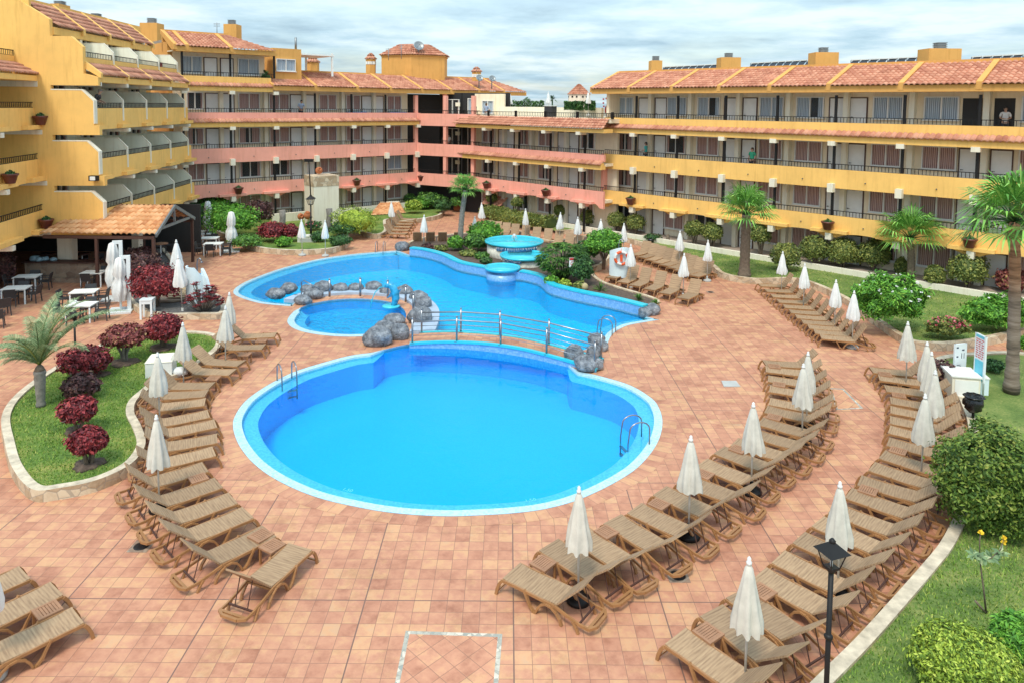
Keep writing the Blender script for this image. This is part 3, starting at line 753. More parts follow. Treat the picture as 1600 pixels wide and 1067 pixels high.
# yellow block with a window right of it and white pergola
a, b = W.u(430, 100, .4), W.u(475, 100, .4)
zt = W.z(452, 76, .4); zb = EZC+.3
m = MB().box(a, b, .9, 5, zb, zt); part('rooftop_room', m, YEL2, W.t)
window(W, W.u(431, 100, .9), W.u(461, 100, .9), W.z(445, 112, .9), W.z(445, 93, .9), .9, 'b')
m = MB()
for x, v in ((519, .9), (519, 4.), (478, 4)): u = W.u(x, 95, v); m.box(u-.07, u+.07, v-.07, v+.07, zb+1, W.z(x, 88 if v < 2 else 84, v))
u0_, u1_ = b, W.u(520, 90, .9); ztt = W.z(519, 89, .9)
m.box(u0_, u1_+.1, .8, 4.2, ztt, ztt+.12)
part('pergola', m, WHITE, W.t)
m = MB(); m.tube([(b-.2, 1.5, zt), (b-.2, 1.5, zt+1.)], .1, 8); part('flue', m, GREYM, W.t)
WC = W
# tower behind, its hipped tiled roof
def px_depth(px, py, Y):
    r = ray(px, py); k = Y/r[1]; return Vector((r[0]*k, Y, H+r[2]*k))
def tower(name, label, px0, px1, ytop, ybot, Y, roofh, cat='tower', n=8, mat=YEL2, eave=1.06, windows=False, deep=1.):
    a, b = px_depth(px0, ytop, Y), px_depth(px1, ytop, Y); bz = px_depth(px0, ybot, Y).z
    r = (b.x-a.x)/2; c = ((a.x+b.x)/2, Y+r*deep, 0); t = thing(name, label, cat, (c[0], c[1], bz))
    k = [(r*1.0*math.cos(2*math.pi*(i+.5)/n)/math.cos(math.pi/n), r*deep*math.sin(2*math.pi*(i+.5)/n)/math.cos(math.pi/n)) for i in range(n)]
    hh = a.z-bz
    part('wall', MB().prism(k, 0, hh), mat, t)
    m = MB()
    for i in range(n):
        p, q = Vector((*k[i], 0))*eave, Vector((*k[(i+1) % n], 0))*eave
        z0 = hh-.02; f = .42 if roofh/r < .5 else .04
        rooftiles(m, (p.x, p.y, z0), (q.x, q.y, z0), (p.x*f, p.y*f, z0+roofh), (q.x*f, q.y*f, z0+roofh))
    part('roof', m, ROOF, t)
    m = MB(); m.prism([(x*.97*eave, y*.97*eave) for x, y in k], hh-.1, hh); part('eave', m, mat, t)
    if windows:
        m = MB()
        for i in range(n):
            p, q = Vector((*k[i], 0)), Vector((*k[(i+1) % n], 0)); e = (q-p).normalized(); nn = Vector((e.y, -e.x, 0))
            for s_ in (.3, .7): c_ = p.lerp(q, s_)+nn*.01; m.obox((c_.x, c_.y, hh-.35), e*.14, nn*.02, (0, 0, .14))
        part('vent_opening', m, DARK if windows == 'd' else WHITE, t)
    return t, c, hh+bz
tower('stair_tower', 'wide ochre stair tower with tiled roof and satellite dish on top', 593, 693, 86, 125, 69, 1.1, n=6, deep=.8)
tower('roof_turret', 'slim ochre turret with tiled cap left of the wide stair tower', 571, 585, 93, 118, 70, .6, 'turret', 6, windows=True)
tower('roof_turret', 'ochre turret with tiled cap right of the wide stair tower', 737.5, 751, 113, 127, 70, .5, 'turret', 6, windows=True)
tower('roof_turret', 'little tiled turret seen beneath the white roof pergola', 477, 495, 98, 113, 66, .6, 'turret', 6)
tower('distant_tower', 'distant cream tower with red tiled roof seen between the wings', 890, 922, 148, 175, 110, 1.6, 'tower', 6, CREAM2, windows='d')
# satellite dishes
def dish(px, py, Y, r, label):
    c = px_depth(px, py, Y); t = thing('satellite_dish', label, 'satellite dish', (c.x, c.y, c.z-r), R(20), 'rooftop satellite dishes')
    m = MB(); pr = [(r*s_, .25*r*s_*s_) for s_ in (0.02, .3, .5, .7, .85, 1.)]
    m.lathe(pr+[(a_*.97, b_+.03) for a_, b_ in pr[::-1]], n=20)
    o = part('reflector', m, GREYM, t); o.rotation_euler = (R(60), 0, 0); o.location = (0, 0, r)
    m = MB(); m.tube([(0, .1, -.6), (0, .1, r)], .05, 6); part('mast', m, GREYM, t)
    m = MB(); m.tube([(-.5*r, -.15, r*.6), (0, -r*.9, r*1.3)], .02, 5); m.tube([(.5*r, -.15, r*.6), (0, -r*.9, r*1.3)], .02, 5); m.ball((0, -r*.9, r*1.3), .07, 6, 4); part('feed_arm', m, GREYM, t)
dish(654, 73, 69, .5, 'grey satellite dish on top of the wide stair tower')
dish(749, 123, 69, .35, 'grey satellite dish beside the right turret'); dish(769, 124, 68, .33, 'grey satellite dish farther right along the centre roof')
# antennas on the tower
for px, py0, py1, lb in ((607, 88, 76, 'thin aerial at the left of the stair tower roof'), (627, 86, 70, 'thin aerial near the middle of the stair tower roof'), (339, 50, 36, 'thin aerial on the roof behind the chimney of the back wing'), (321, 80, 80, None)):
    if not lb: continue
    a = px_depth(px, py0, 66 if px > 500 else 58); b = px_depth(px, py1, 66 if px > 500 else 58)
    m = MB(); m.tube([(0, 0, -.4), (0, 0, b.z-a.z)], .03, 5)
    for q in (.6, .75, .9): m.tube([(-.25, 0, (b.z-a.z)*q), (.25, 0, (b.z-a.z)*q)], .015, 4)
    solo('roof_aerial', m, GREYM, lb, 'aerial', 'rooftop aerials', a)
# chimneys
def chimney(x0, x1, y0, y1, yb, cx0, cx1, Y, label, dep=1.2):
    Y += 3.2
    a, b = px_depth(x0, y1, Y), px_depth(x1, y1, Y); bz = px_depth(x0, yb, Y).z-.8
    t = thing('chimney_stack', label, 'chimney', ((a.x+b.x)/2, Y+dep/2, bz), R(0), 'ochre chimney stacks on the roofs'); w = (b.x-a.x)/2
    part('stack', MB().box(-w, w, -dep/2, dep/2, 0, a.z-bz), YEL2, t)
    c0, c1 = px_depth(cx0, y0, Y), px_depth(cx1, y0, Y); cw = (c1.x-c0.x)/2; cc = (c0.x+c1.x)/2-(a.x+b.x)/2; hh = c0.z-a.z
    m = MB()
    for i in range(4): m.box(cc-cw, cc+cw, -cw, cw, a.z-bz+hh*(i/4)+.02, a.z-bz+hh*(i/4)+hh*.17)
    m.box(cc-cw*.85, cc+cw*.85, -cw*.85, cw*.85, a.z-bz, c0.z-bz-.03)
    part('cowl', m, GREYM, t)
chimney(1018, 1035, 87, 95, 112, 1022, 1032, 54, 'narrow ochre chimney at the left end of the right wing roof')
chimney(1127, 1158, 82, 90, 109, 1137, 1148, 49, 'ochre chimney second from the left on the right wing roof')
chimney(1275, 1311, 73, 82, 103, 1287, 1299, 43, 'wide ochre chimney third from the left on the right wing roof')
chimney(1452, 1503, 65, 76, 98, 1471, 1486, 39, 'widest ochre chimney near the right end of the right wing roof')
chimney(218, 245, 27, 36, 60, 226, 237, 55, 'ochre chimney above the corner between left and back wings')
chimney(349, 369, 30, 38, 55, 353, 363, 58, 'ochre chimney on the upper tiled roof of the back wing')
chimney(134, 152, 20, 25, 40, 137, 149, 50, 'low chimney with grey cowl above the left balcony roof')
chimney(78, 92, 0, 6, 20, 78, 91, 44, 'chimney cowl at the far left above the tiled roof')
# solar collectors
def solar(x0, x1, y0, y1, Ya, Yb, n, label):
    Ya += 3.4; Yb += 3.4
    a, b = px_depth(x0, y1, Ya), px_depth(x1, y1, Yb); hh = px_depth(x0, y0, Ya).z-a.z
    L = math.hypot(b.x-a.x, b.y-a.y); t = thing('solar_array', label, 'solar panels', a, math.atan2(b.y-a.y, b.x-a.x), 'rooftop solar collectors')
    for i in range(n):
        m = MB(); u0, u1 = L*i/n+.08, L*(i+1)/n-.05
        m.extr([(0, -.35), (.7, hh-.08), (.75, hh-.02), (.02, -.28)], 'x', u0, u1)
        o = part('panel', m, SOLAR, t)
    m = MB(); m.box(0, L, .70, .78, hh-.02, hh+.05); part('header_pipe', m, WHITE, t)
    m = MB()
    for i in range(n+1): m.extr([(.62, -.6), (.66, hh), (.72, hh), (.68, -.6)], 'x', L*i/n-.02, L*i/n+.02)
    part('support', m, GREYM, t)
solar(1027, 1113, 105, 111, 55.3, 50.8, 8, 'dark solar collectors right of the narrow chimney')
solar(1163, 1262, 99, 106, 50, 45.5, 9, 'dark solar collectors between the second and third chimneys')
solar(1321, 1440, 94, 101, 43.5, 39.8, 8, 'dark solar collectors between the third and widest chimneys')
solar(1508, 1640, 89, 97, 39.8, 36, 8, 'dark solar collectors at the right edge of the picture')
solar(186, 210, 33, 41, 49, 51, 3, 'dark solar collector over the left balcony roof')
# ============ MIDDLE WING (pink, lower, terrace on top)
pM0, pM1 = (-3.37, 62.77), (6.35, 52.78)
W = Wing('hotel_wing', 'lower pink wing with roof terrace between the back wing and the yellow wing', pM0, pM1, 9.13)
UE = W.u(944, 235); uS = W.u(722, 200)
postM = [W.u(x, 235) for x in (766, 810, 859, 913)]
wins = [(W.u(a, 210, D_), W.u(b, 210, D_)) for a, b in ((755, 774), (812, 828), (843, 865), (908.6, 931))]
doors = [(c-.45, c+.45) for c in [W.u(x, 210, D_) for x in (786, 798, 880, 898)]]
pils = [(doors[0][1]+doors[1][0])/2, (doors[2][1]+doors[3][0])/2, wins[1][1]+.5, W.u(745, 210, D_)]
gallery(W, [0, 1, 2], W.u(741, 210), UE, postM, wins, doors, D_, styles=lambda k, i: 'cdco'[(i+k) % 4], pil=pils)
for k, st_ in ((2, 'strip'), (1, 'scallop')):
    fascia(W, uS-.1, UE, W.R(k), PINK, st_, postM)
    ps = [uS-.1]+postM+[UE]
    for a, b in zip(ps, ps[1:]): railing(W, a+.02, b-.02, W.R(k))
    for u in postM: post(W, u, W.R(k)-.34, W.R(k)+S-1.44)
for u in postM: post(W, u, .2, W.R(1)-1.5)
# terrace fascia: wide tiled skirt
P3 = W.R(3)-.32
box_part('eaves_beam', W.t, YEL, uS, UE+.6, -.75, .2, P3-1.1, P3-.84)
m = MB(); rooftiles(m, (uS-.2, -.9, P3-.82), (UE+.6, -.9, P3-.82), (uS+.3, .15, P3-.12), (UE+.3, .15, P3-.12), rl=.36); part('tile_skirt', m, ROOF, W.t)
box_part('terrace_slab', W.t, CREAM, uS-3, UE+.5, .15, 9., P3-.4, P3-.08)
for u in postM: box_part('corbel', W.t, CREAM2, u-.2, u+.2, -.8, .0, P3-1.3, P3-1.06)
L_ = UE-uS+.6
for i in range(5): railing(W, uS+L_*i/5+.02, uS+L_*(i+1)/5-.02, W.R(3), v=.1)
for i in range(6): u = uS+L_*i/5; post(W, u, P3-.1, W.R(3)+.08, wd=.16, v0=.02)
# terrace back wall (white) with hedge behind is built as separate things
a = W.u(746, 172, 3.); b = W.u(940, 172, 3.)
t = thing('terrace_wall', 'cream parapet wall at the back of the roof terrace', 'wall', (pM0[0], pM0[1], 0), math.atan2(W.d[1], W.d[0]))
part('wall', MB().box(a, b, 3., 3.25, P3-.1, W.z(850, 168, 3.)), CREAM2, t)
WM = W
# ============ CORNER LOBBY between the back wing and the middle wing
cx0, cy0 = pC1; cdx, cdy = Vector(pM0)-Vector(pC1)
W = Wing('lobby_corner', 'pink corner block with columns and dark open lobby joining two wings', pC1, (pM0[0]+.0, pM0[1]), 9.16)
LL = W.L
for k in (1, 2, 3):
    Rk = W.R(k); P = Rk-.32
    box_part('fascia', W.t, PINK, .05, LL+.6 if k > 1 else LL+.6, .0, .2, P-1.1, P)
    railing(W, .2, LL*.5, Rk); railing(W, LL*.5, LL+.6, Rk)
    box_part('gallery_floor', W.t, CREAM, 0, LL+1.2, .2, 5, Rk-1.2, Rk-1.02)
    for u in (LL*.5, LL*.98): post(W, u, Rk-1, Rk+S-1.42, PINK, .32, .02)
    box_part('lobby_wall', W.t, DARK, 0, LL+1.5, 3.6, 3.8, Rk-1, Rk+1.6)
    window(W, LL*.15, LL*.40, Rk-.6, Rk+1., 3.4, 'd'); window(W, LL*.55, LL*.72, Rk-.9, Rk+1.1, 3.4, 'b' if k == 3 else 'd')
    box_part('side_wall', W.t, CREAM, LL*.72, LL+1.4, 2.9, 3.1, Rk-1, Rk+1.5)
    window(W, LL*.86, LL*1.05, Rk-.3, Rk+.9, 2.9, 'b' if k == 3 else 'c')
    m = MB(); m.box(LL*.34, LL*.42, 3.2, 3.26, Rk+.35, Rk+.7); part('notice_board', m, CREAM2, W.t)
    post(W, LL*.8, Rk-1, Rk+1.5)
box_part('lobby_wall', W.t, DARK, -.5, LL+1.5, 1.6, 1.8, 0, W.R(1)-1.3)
WL = W
# wall under the terrace-level roof extension
box_part('gallery_wall', WC.t, CREAM, UC+5.6, UT-.8, 2.2, 2.4, 8.1, EZC)
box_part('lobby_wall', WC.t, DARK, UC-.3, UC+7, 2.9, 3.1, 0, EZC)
for x in (697, 740): u = WC.u(x, 165, .0); post(WC, u, 8.1, EZC, PINK, .32, 0)
# ============ LEFT BALCONY WING
pL0, pL1 = (-22.2, 38.6), (-23.25, 51.4)
W = Wing('balcony_wing', 'stepped yellow balcony building at the left with pale dividers', pL0, pL1, 9.56)
# v offsets of each level's front (positive = inland)
RL = {4: 12.26, 3: 9.56, 2: 6.86, 1: 4.16}
VO = {4: .45, 3: .0, 2: -.18, 1: -.34}
LW = W.L; nb = 4; bays = [LW*i/nb for i in range(nb+1)]
VW = 2.6
for k in (1, 2, 3, 4):
    Rk, v0 = RL[k], VO[k]; P = Rk-.30; fl = Rk-1.02
    # fascia
    if k == 4:
        box_part('fascia', W.t, YEL, 0, LW, v0, v0+.2, P-.35, P)
        for i in range(nb):
            m = MB(); a, b = bays[i]+.12, bays[i+1]-.12
            rooftiles(m, (a, VO[3]-.35, P-.98), (b, VO[3]-.35, P-.98), (a, v0, P-.33), (b, v0, P-.33)); part('tile_skirt', m, ROOF, W.t)
        for u in bays: part('roof_rib', MB().extr([(VO[3]-.37, P-1.1), (VO[3]-.37, P-.85), (v0, P-.2), (v0, P-.6)], 'x', u-.12, u+.12), YEL, W.t)
        box_part('eaves_beam', W.t, YEL, 0, LW, VO[3]-.28, v0+.2, P-1.32, P-1.0)
        for u in bays: box_part('corbel', W.t, CREAM2, u-.12, u+.12, VO[3]-.3, VW, P-1.52, P-1.32)
    else:
        box_part('fascia', W.t, YEL, 0, LW+.6, v0, v0+.2, P-1.15, P)
        for i, u in enumerate(bays):
            box_part('ledge', W.t, YEL, max(0, u-.8), u+.8, v0-.3, v0-.002, P-1.12, P-.92)
            if i: box_part('corbel', W.t, CREAM2, u-.13, u+.13, v0-.34, VW, P-1.36, P-1.16)
    for i in range(nb): railing(W, bays[i]+.06, bays[i+1]-.03, Rk, v=v0+.06, h=.36)
    box_part('balcony_floor', W.t, GREYC, 0, LW, v0+.2, VW, fl-.18, fl)
    box_part('wall', W.t, GREYC, 0, LW, VW, VW+.25, fl-.2, fl+S)
    for i, u in enumerate(bays):
        if i == 0: continue
        pts = [(v0+.02, fl), (VW, fl), (VW, fl+1.66), (v0+.5, fl+1.66), (v0+.02, fl+1.16)]
        part('balcony_divider', MB().extr(pts[::-1], 'x', u-.09, u+.03), GREYC, W.t)
        part('divider_edge', MB().extr([(v0-.04, fl), (v0+.02, fl), (v0+.02, fl+1.16), (v0+.5, fl+1.66), (VW, fl+1.66), (VW, fl+1.71), (v0+.48, fl+1.71), (v0-.04, fl+1.18)], 'x', u-.095, u+.035), CREAM2, W.t)
    for i in range(nb): window(W, bays[i]+.4, bays[i]+1.9, fl+.95, fl+2.2, VW, 'd')
    # end wall at u=0: lower polygon, gap, fascia above
    back = 9.
    low = [(v0-.02, fl-.15), (back, fl-.15), (back, fl+S-.3), (VW-.5, fl+S-.3), (VW-.5, fl+1.66), (v0+.55, fl+1.66), (v0-.02, fl+1.1)]
    if k == 4: low = [(v0-.02, fl-.15), (back, fl-.15), (back, fl+4.5), (4.6, fl+4.5), (3.3, fl+3.45), (2.05, fl+2.65), (2.05, fl+1.78), (v0+.55, fl+1.78), (v0-.02, fl+1.25)]
    part('end_wall', MB().extr(low[::-1], 'x', -.3, 0), YEL, W.t)
    up = [(v0-.32, P-1.36), (VW+.1, P-1.36), (VW+.1, P-.86), (v0-.02, P-.86), (v0-.02, P-.9), (v0-.32, P-.9)]
    if k < 4: part('end_wall', MB().extr([(v0-.3, P-1.42), (back, P-1.42), (back, fl-.15), (v0-.02, fl-.15), (v0-.02, P-.9), (v0-.3, P-.9)][::-1], 'x', -.301, 0), YEL, W.t)
    else: part('end_wall', MB().extr([(VO[3]-.3, P-1.5), (back, P-1.5), (back, fl-.15), (v0-.02, fl-.15), (VO[3]-.3, P-1.05)][::-1], 'x', -.301, 0), YEL, W.t)
    edge = [(v0-.07, fl-.1), (v0-.02, fl-.1), (v0-.02, fl+1.1), (v0+.55, fl+1.66), (VW-.5, fl+1.66), (VW-.5, fl+1.72), (v0+.53, fl+1.72), (v0-.07, fl+1.14)]
    if k < 4: part('wall_trim', MB().extr(edge, 'x', -.31, .02), CREAM2, W.t)
# top roof
ER = W.z(81, 39, 2.4)
def lr(u0, u1, v0, v1, z0, z1, nm='tiled_roof'):
    m = MB(); rooftiles(m, (u0, v0, z0), (u1, v0, z0), (u0, v1, z1), (u1, v1, z1)); part(nm, m, ROOF, W.t)
ub0 = 0.
bb = [W.u(x, y, 2.0) for x, y in ((83, 40), (128, 48), (169, 57), (206, 64), (237, 71))]
bb[0] = .1
ez = W.z(160, 57, 2.0)
for a, b in zip(bb, bb[1:]):
    lr(a+.15, b-.12, 1.9, 3.5, ez, ez+1.3)
    part('roof_rib', MB().extr([(1.85, ez-.2), (1.85, ez+.15), (3.55, ez+1.52), (3.55, ez+1.)], 'x', b-.13, b+.13), YEL, W.t)
box_part('parapet', W.t, YEL, 0, LW+1.5, 3.5, 3.7, ez+.6, ez+1.5)
box_part('eaves_beam', W.t, YEL, 0, bb[-1], 2.0, 2.3, ez-.42, ez-.02)
box_part('wall', W.t, CREAM, 0, LW, VW+.3, VW+.5, ez-1.6, ez)
for u in bb[1:]: part('post', MB().box(u-.12, u+.12, 2.05, 2.3, RL[4]+.1, ez-.4), CREAM, W.t)
part('core_wall', MB().box(.0, LW+2., VW+.5, 9, 2.4, ez-.2), YEL, W.t)
part('roof_deck', MB().box(0, LW+2, 3.7, 9, ez+1.1, ez+1.25), ROOFFLAT, W.t)
# oblique roof panel joining the left wing roof to the back wing
a = px_depth(206, 40, 55); 
WLF = W
# floodlight on the end wall
t = thing('floodlight', 'small black floodlight on the yellow end wall', 'floodlight', px_depth(147, 279, 38.05))
part('housing', MB().box(-.22, .22, -.14, .1, -.14, .14), BLACK, t); part('lens', MB().box(-.14, .14, -.16, -.142, -.1, .1), WHITE, t); part('bracket', MB().box(-.05, .05, .1, .3, -.05, .05), BLACK, t)
# ============ NEAR LEFT SECTION
pN0, pN1 = (-23.6, 29.5), (-25.15, 38.3)
W = Wing('balcony_wing', 'near yellow balcony block cut off by the left picture edge', pN0, pN1, 9.56)
LN = W.L
for k in (1, 2, 3, 4):
    v0 = {4: .9, 3: .05, 2: -.1, 1: -.25}[k]; Rk = RL[k]; P = Rk-.3; fl = Rk-1.02
    if k == 4:
        box_part('fascia', W.t, YEL, 0, LN, v0, v0+.2, P-.4, P)
        m = MB(); rooftiles(m, (0, -.25, P-1.0), (LN, -.25, P-1.0), (0, v0, P-.38), (LN, v0, P-.38)); part('tile_skirt', m, ROOF, W.t)
        box_part('eaves_beam', W.t, YEL, 0, LN, -.2, v0+.2, P-1.3, P-1.02)
        box_part('corbel', W.t, CREAM2, LN-.3, LN, -.2, 2.4, P-1.6, P-1.3)
    else:
        box_part('fascia', W.t, YEL, 0, LN, v0, v0+.2, P-1.15, P)
        for u in (LN-4.3, LN-.15):
            box_part('ledge', W.t, YEL, u-1.5, min(u+1.1, LN), v0-.35, v0-.002, P-1.12, P-.9); box_part('corbel', W.t, CREAM2, u-.15, u+.15, v0-.4, 2.4, P-1.4, P-1.16)
    railing(W, 0, LN/2, Rk, v=v0+.06, h=.36); railing(W, LN/2, LN-.1, Rk, v=v0+.06, h=.36)
    box_part('balcony_floor', W.t, GREYC, 0, LN, v0+.2, 2.6, fl-.18, fl)
    box_part('wall', W.t, CREAM, 0, LN, 2.6, 2.8, fl-.2, fl+S)
    window(W, LN-3., LN-1.2, fl+.9, fl+2.2, 2.6, 'd')
part('end_wall', MB().box(LN-.02, LN+.25, .2, 5, 2.4, 15), YEL, W.t)
WN = W
# flower pots on ledges
potp = thing('flower_pot', 'proto', 'flower pot', (0, 0, 0))
m = MB(); m.lathe([(.2, 0), (.22, .03), (.33, .38), (.37, .40), (.37, .48), (.31, .48), (.30, .42), (.05, .40)], n=16); part('pot', m, POT, potp)
m = MB(); rr = random.Random(5)
for i in range(160):
    a = rr.uniform(0, 6.28); q = rr.uniform(0, .22); c = Vector((q*math.cos(a), q*math.sin(a), .44+rr.uniform(0, .22)*(1-q*3)))
    d = Vector((rr.uniform(-1, 1), rr.uniform(-1, 1), rr.uniform(0, 1))).normalized()*.06; e = d.orthogonal().normalized()*.03
    m.poly([c-d, c-e, c+d, c+e])
part('plant', m, LEAFD, potp)
used = {}
pots = [(58, 189, WN, .0, 'red-brown pot on the ledge of the upper balcony at far left'), (10, 278, WN, -.1, 'red-brown pot on the middle balcony ledge at far left'), (67, 348, WN, -.2, 'red-brown pot on the lowest yellow ledge by the tiled bar roof'),
 (371.5, 301, WC, 0, 'dark pot on the pink ledge above the big green bush'), (556, 289, WC, 0, 'dark pot on the pink ledge in the middle of the back wing'), (657, 281, WC, 0, 'dark pot on the pink ledge by the corner lobby'),
 (762.5, 294, WM, 0, 'dark pot on the pink ledge right of the slim palm crown'), (855, 306, WM, 0, 'dark pot on the pink ledge near the joint of the wings'),
 (987.5, 317, WR, 0, 'dark pot on the yellow ledge nearest the pink end'), (1295, 356, WR, 0, 'dark pot on the yellow ledge between the two middle palms'), (1516, 384, WR, 0, 'dark pot on the yellow ledge left of the tall right palm')]
for px, py, w, dv, lb in pots:
    k = 1
    if w is WN: 
        kk = {189: 3, 278: 2, 348: 1}[py]; v0 = {3: .05, 2: -.1, 1: -.25}[kk]; z = RL[kk]-.3-.9; u = w.u(px, py, v0-.2)
        loc = Vector((w.p0[0]+w.d[0]*u+w.n[0]*(v0-.36), w.p0[1]+w.d[1]*u+w.n[1]*(v0-.36), z))
    else:
        u = w.u(px, py, -.2); z = w.R(1)-.32-.8
        loc = Vector((w.p0[0]+w.d[0]*u-w.n[0]*.38, w.p0[1]+w.d[1]*u-w.n[1]*.38, z))
    place(potp, used, loc, 0, lb, 'flower pots on the balcony ledges')
# ------------------------------------------------------------------ pools, paving, beds
def insetv(p, ds):
    k = len(p); out = []
    for i in range(k):
        a, b, c = Vector(p[i-1][:2]), Vector(p[i][:2]), Vector(p[(i+1) % k][:2])
        e1 = (b-a).normalized(); e2 = (c-b).normalized()
        n = Vector((-(e1.y+e2.y), e1.x+e2.x)).normalized(); out.append(tuple(b+n*ds[i]))
    return out
def vribbon(mb, A, B, z0, z1=None, idx=None):
    k = len(A); z1 = z0 if z1 is None else z1
    for i in range(k):
        j = (i+1) % k
        if idx is not None and not (idx[i] and idx[j]): continue
        mb.poly([(*A[i], z0), (*A[j], z0), (*B[j], z1), (*B[i], z1)])
def outline(curved, straight, n=8):
    """curved part as open spline in px, straight part in px; returns ccw polygon and flags (1 where the rim runs)"""
    c = spline(pxp(curved), n, closed=False); s = spline(pxp(straight), n, closed=False) if len(straight) > 1 else []
    P = c+s; fl = [1]*len(c)+[0]*len(s)
    if area(P) < 0: P, fl = P[::-1], fl[::-1]
    return P, fl
def smoothfl(fl, n=3):
    k = len(fl); return [min(fl[(i+j) % k] for j in range(-1, 2)) if fl[i] else 0 for i in range(k)]
# --- big pool
bigc = [(580, 551), (545, 556), (500, 568), (462, 580), (430, 595), (402, 612), (382, 628), (368, 648), (364, 665), (370, 688), (383, 709), (400, 727), (425, 745), (460, 763), (500, 778), (550, 790), (600, 799), (650, 804), (705, 806), (760, 804), (805, 801), (850, 795), (893, 784), (930, 769), (965, 751), (995, 731), (1018, 706), (1031, 682), (1035, 658), (1030, 638), (1018, 622), (985, 602), (940, 588), (905, 580)]
bigs = [(886, 569), (855, 560), (827, 553), (784, 546), (741, 541), (690, 538), (645, 537), (600, 546)]
BIG, BIGF = outline(bigc, bigs)
# --- upper pool
upc = [(456, 479), (430, 477), (405, 474), (380, 467), (366, 460), (366, 453), (376, 445), (395, 436), (430, 423), (465, 413), (500, 405), (540, 399), (580, 395), (622, 392)]
upb = [(640, 399), (662, 402), (690, 410), (715, 422), (757, 431), (785, 438), (808, 437), (826, 440), (844, 446), (856, 457), (877, 464), (910, 472), (940, 478), (970, 485), (1004, 494)]
upr = [(1030, 500), (1005, 504), (980, 509), (962, 518), (953, 528), (948, 541)]
ups = [(905, 548), (870, 541), (827, 532), (784, 526), (720, 521), (662, 518), (664, 500), (662, 480), (648, 468), (620, 461), (580, 457), (540, 456), (500, 459), (476, 464), (462, 472)]
a1 = spline(pxp(upc), 6, False); a2 = spline(pxp(upb), 6, False); a3 = spline(pxp(upr), 6, False); a4 = spline(pxp(ups), 5, False)
UP = a1+a2+a3+a4; UPF = [1]*len(a1)+[0]*len(a2)+[1]*len(a3)+[0]*len(a4); UPB = [0]*len(a1)+[1]*len(a2)+[0]*(len(a3)+len(a4))
if area(UP) < 0: UP, UPF, UPB = UP[::-1], UPF[::-1], UPB[::-1]
kc = [(590, 524), (560, 526), (532, 526), (505, 524), (485, 521), (468, 517), (455, 511), (449, 503), (452, 495), (459, 487)]
ks = [(470, 481), (487, 475), (520, 469), (556, 467), (590, 469), (615, 474), (631, 484), (634, 497), (622, 510), (606, 519)]
KP, KPF = outline(kc, ks, 6)
from mathutils.geometry import tessellate_polygon
g = MB(); outer = [(-70, 2), (90, 2), (90, 120), (-70, 120)]
loops = [outer, BIG, UP, KP]; flat = [p for l in loops for p in l]
tess = tessellate_polygon([[Vector((p[0], p[1], 0)) for p in l] for l in loops])
g.add([(p[0], p[1], 0) for p in flat])
for t_ in tess:
    q = [flat[i] for i in t_]; g.face(t_ if area(q) > 0 else t_[::-1])
struct('paving', g, TILE)
g = MB(); far = [(-3000, -300), (3000, -300), (3000, 4000), (-3000, 4000)]; loops = [far, outer]; flat = far+outer
g.add([(p[0], p[1], -.02) for p in flat])
for t_ in tessellate_polygon([[Vector((p[0], p[1], 0)) for p in l] for l in loops]):
    q = [flat[i] for i in t_]; g.face(t_ if area(q) > 0 else t_[::-1])
struct('ground', g, simple('far_earth', (.30, .24, .17), .95, vscale=.05))
def pool(P, fl, rim, shelf, depth, names, wmat, shelfmat=SHELF, floor=BASIN, lvl=-.06, wall=BASINW):
    f1 = [1. if a else 0. for a in fl]
    # soften ends
    for _ in range(3): f1 = [min(f1[i], (f1[i-1]+f1[i]+f1[(i+1) % len(f1)])/3+.15) if fl[i] else 0. for i in range(len(f1))]
    A = P; B = insetv(P, [rim*x for x in f1]); C = insetv(P, [(rim+shelf)*x+.001 for x in f1])
    m = MB(); vribbon(m, A, B, .006, .006); vribbon(m, B, B, .006, lvl-.08); m2 = MB()
    struct(names+'_rim', m, RIMW)
    m = MB(); vribbon(m, B, C, lvl-.08); struct(names+'_shelf', m, shelfmat)
    m = MB(); vribbon(m, A, A, .0, lvl-.08); vribbon(m, C, C, lvl-.08, -depth); struct(names+'_wall', m, wall)
    m = MB(); tri_fill(m, C, -depth); struct(names+'_floor', m, floor)
    m = MB(); tri_fill(m, insetv(P, [rim*x+.0005 for x in f1]), lvl); struct(names+'_water', m, wmat)
pool(BIG, BIGF, .25, .46, 1.15, 'round_pool', WATER)
pool(UP, UPF, .24, .62, 1.05, 'long_pool', WATERR, floor=BASIN2, wall=mosaic('long_pool_wall_mosaic', (.006, .50, .85), (.008, .52, .87), (.010, .54, .89)))
pool(KP, KPF, .30, .45, .5, 'small_pool', WATERR, floor=KIDS)
# tile border ring round the big pool
m = MB(); idx = [i for i in range(len(BIG)) if BIGF[i]]
A, B = inset(BIG, -.02), inset(BIG, -.42); u = 0.
for i in range(len(BIG)):
    j = (i+1) % len(BIG)
    if BIGF[i] and BIGF[j]:
        d = (Vector(B[j])-Vector(B[i])).length
        m.poly([(*A[i], .004), (*A[j], .004), (*B[j], .004), (*B[i], .004)][::-1], [(u, .31), (u+d, .31), (u+d, 0.01), (u, 0.01)][::-1] if 0 else [(u, 0.01), (u+d, 0.01), (u+d, .31), (u, .31)]); u += d
struct('pool_border_paving', m, TILEUV)
for f in m.f[:1]: pass
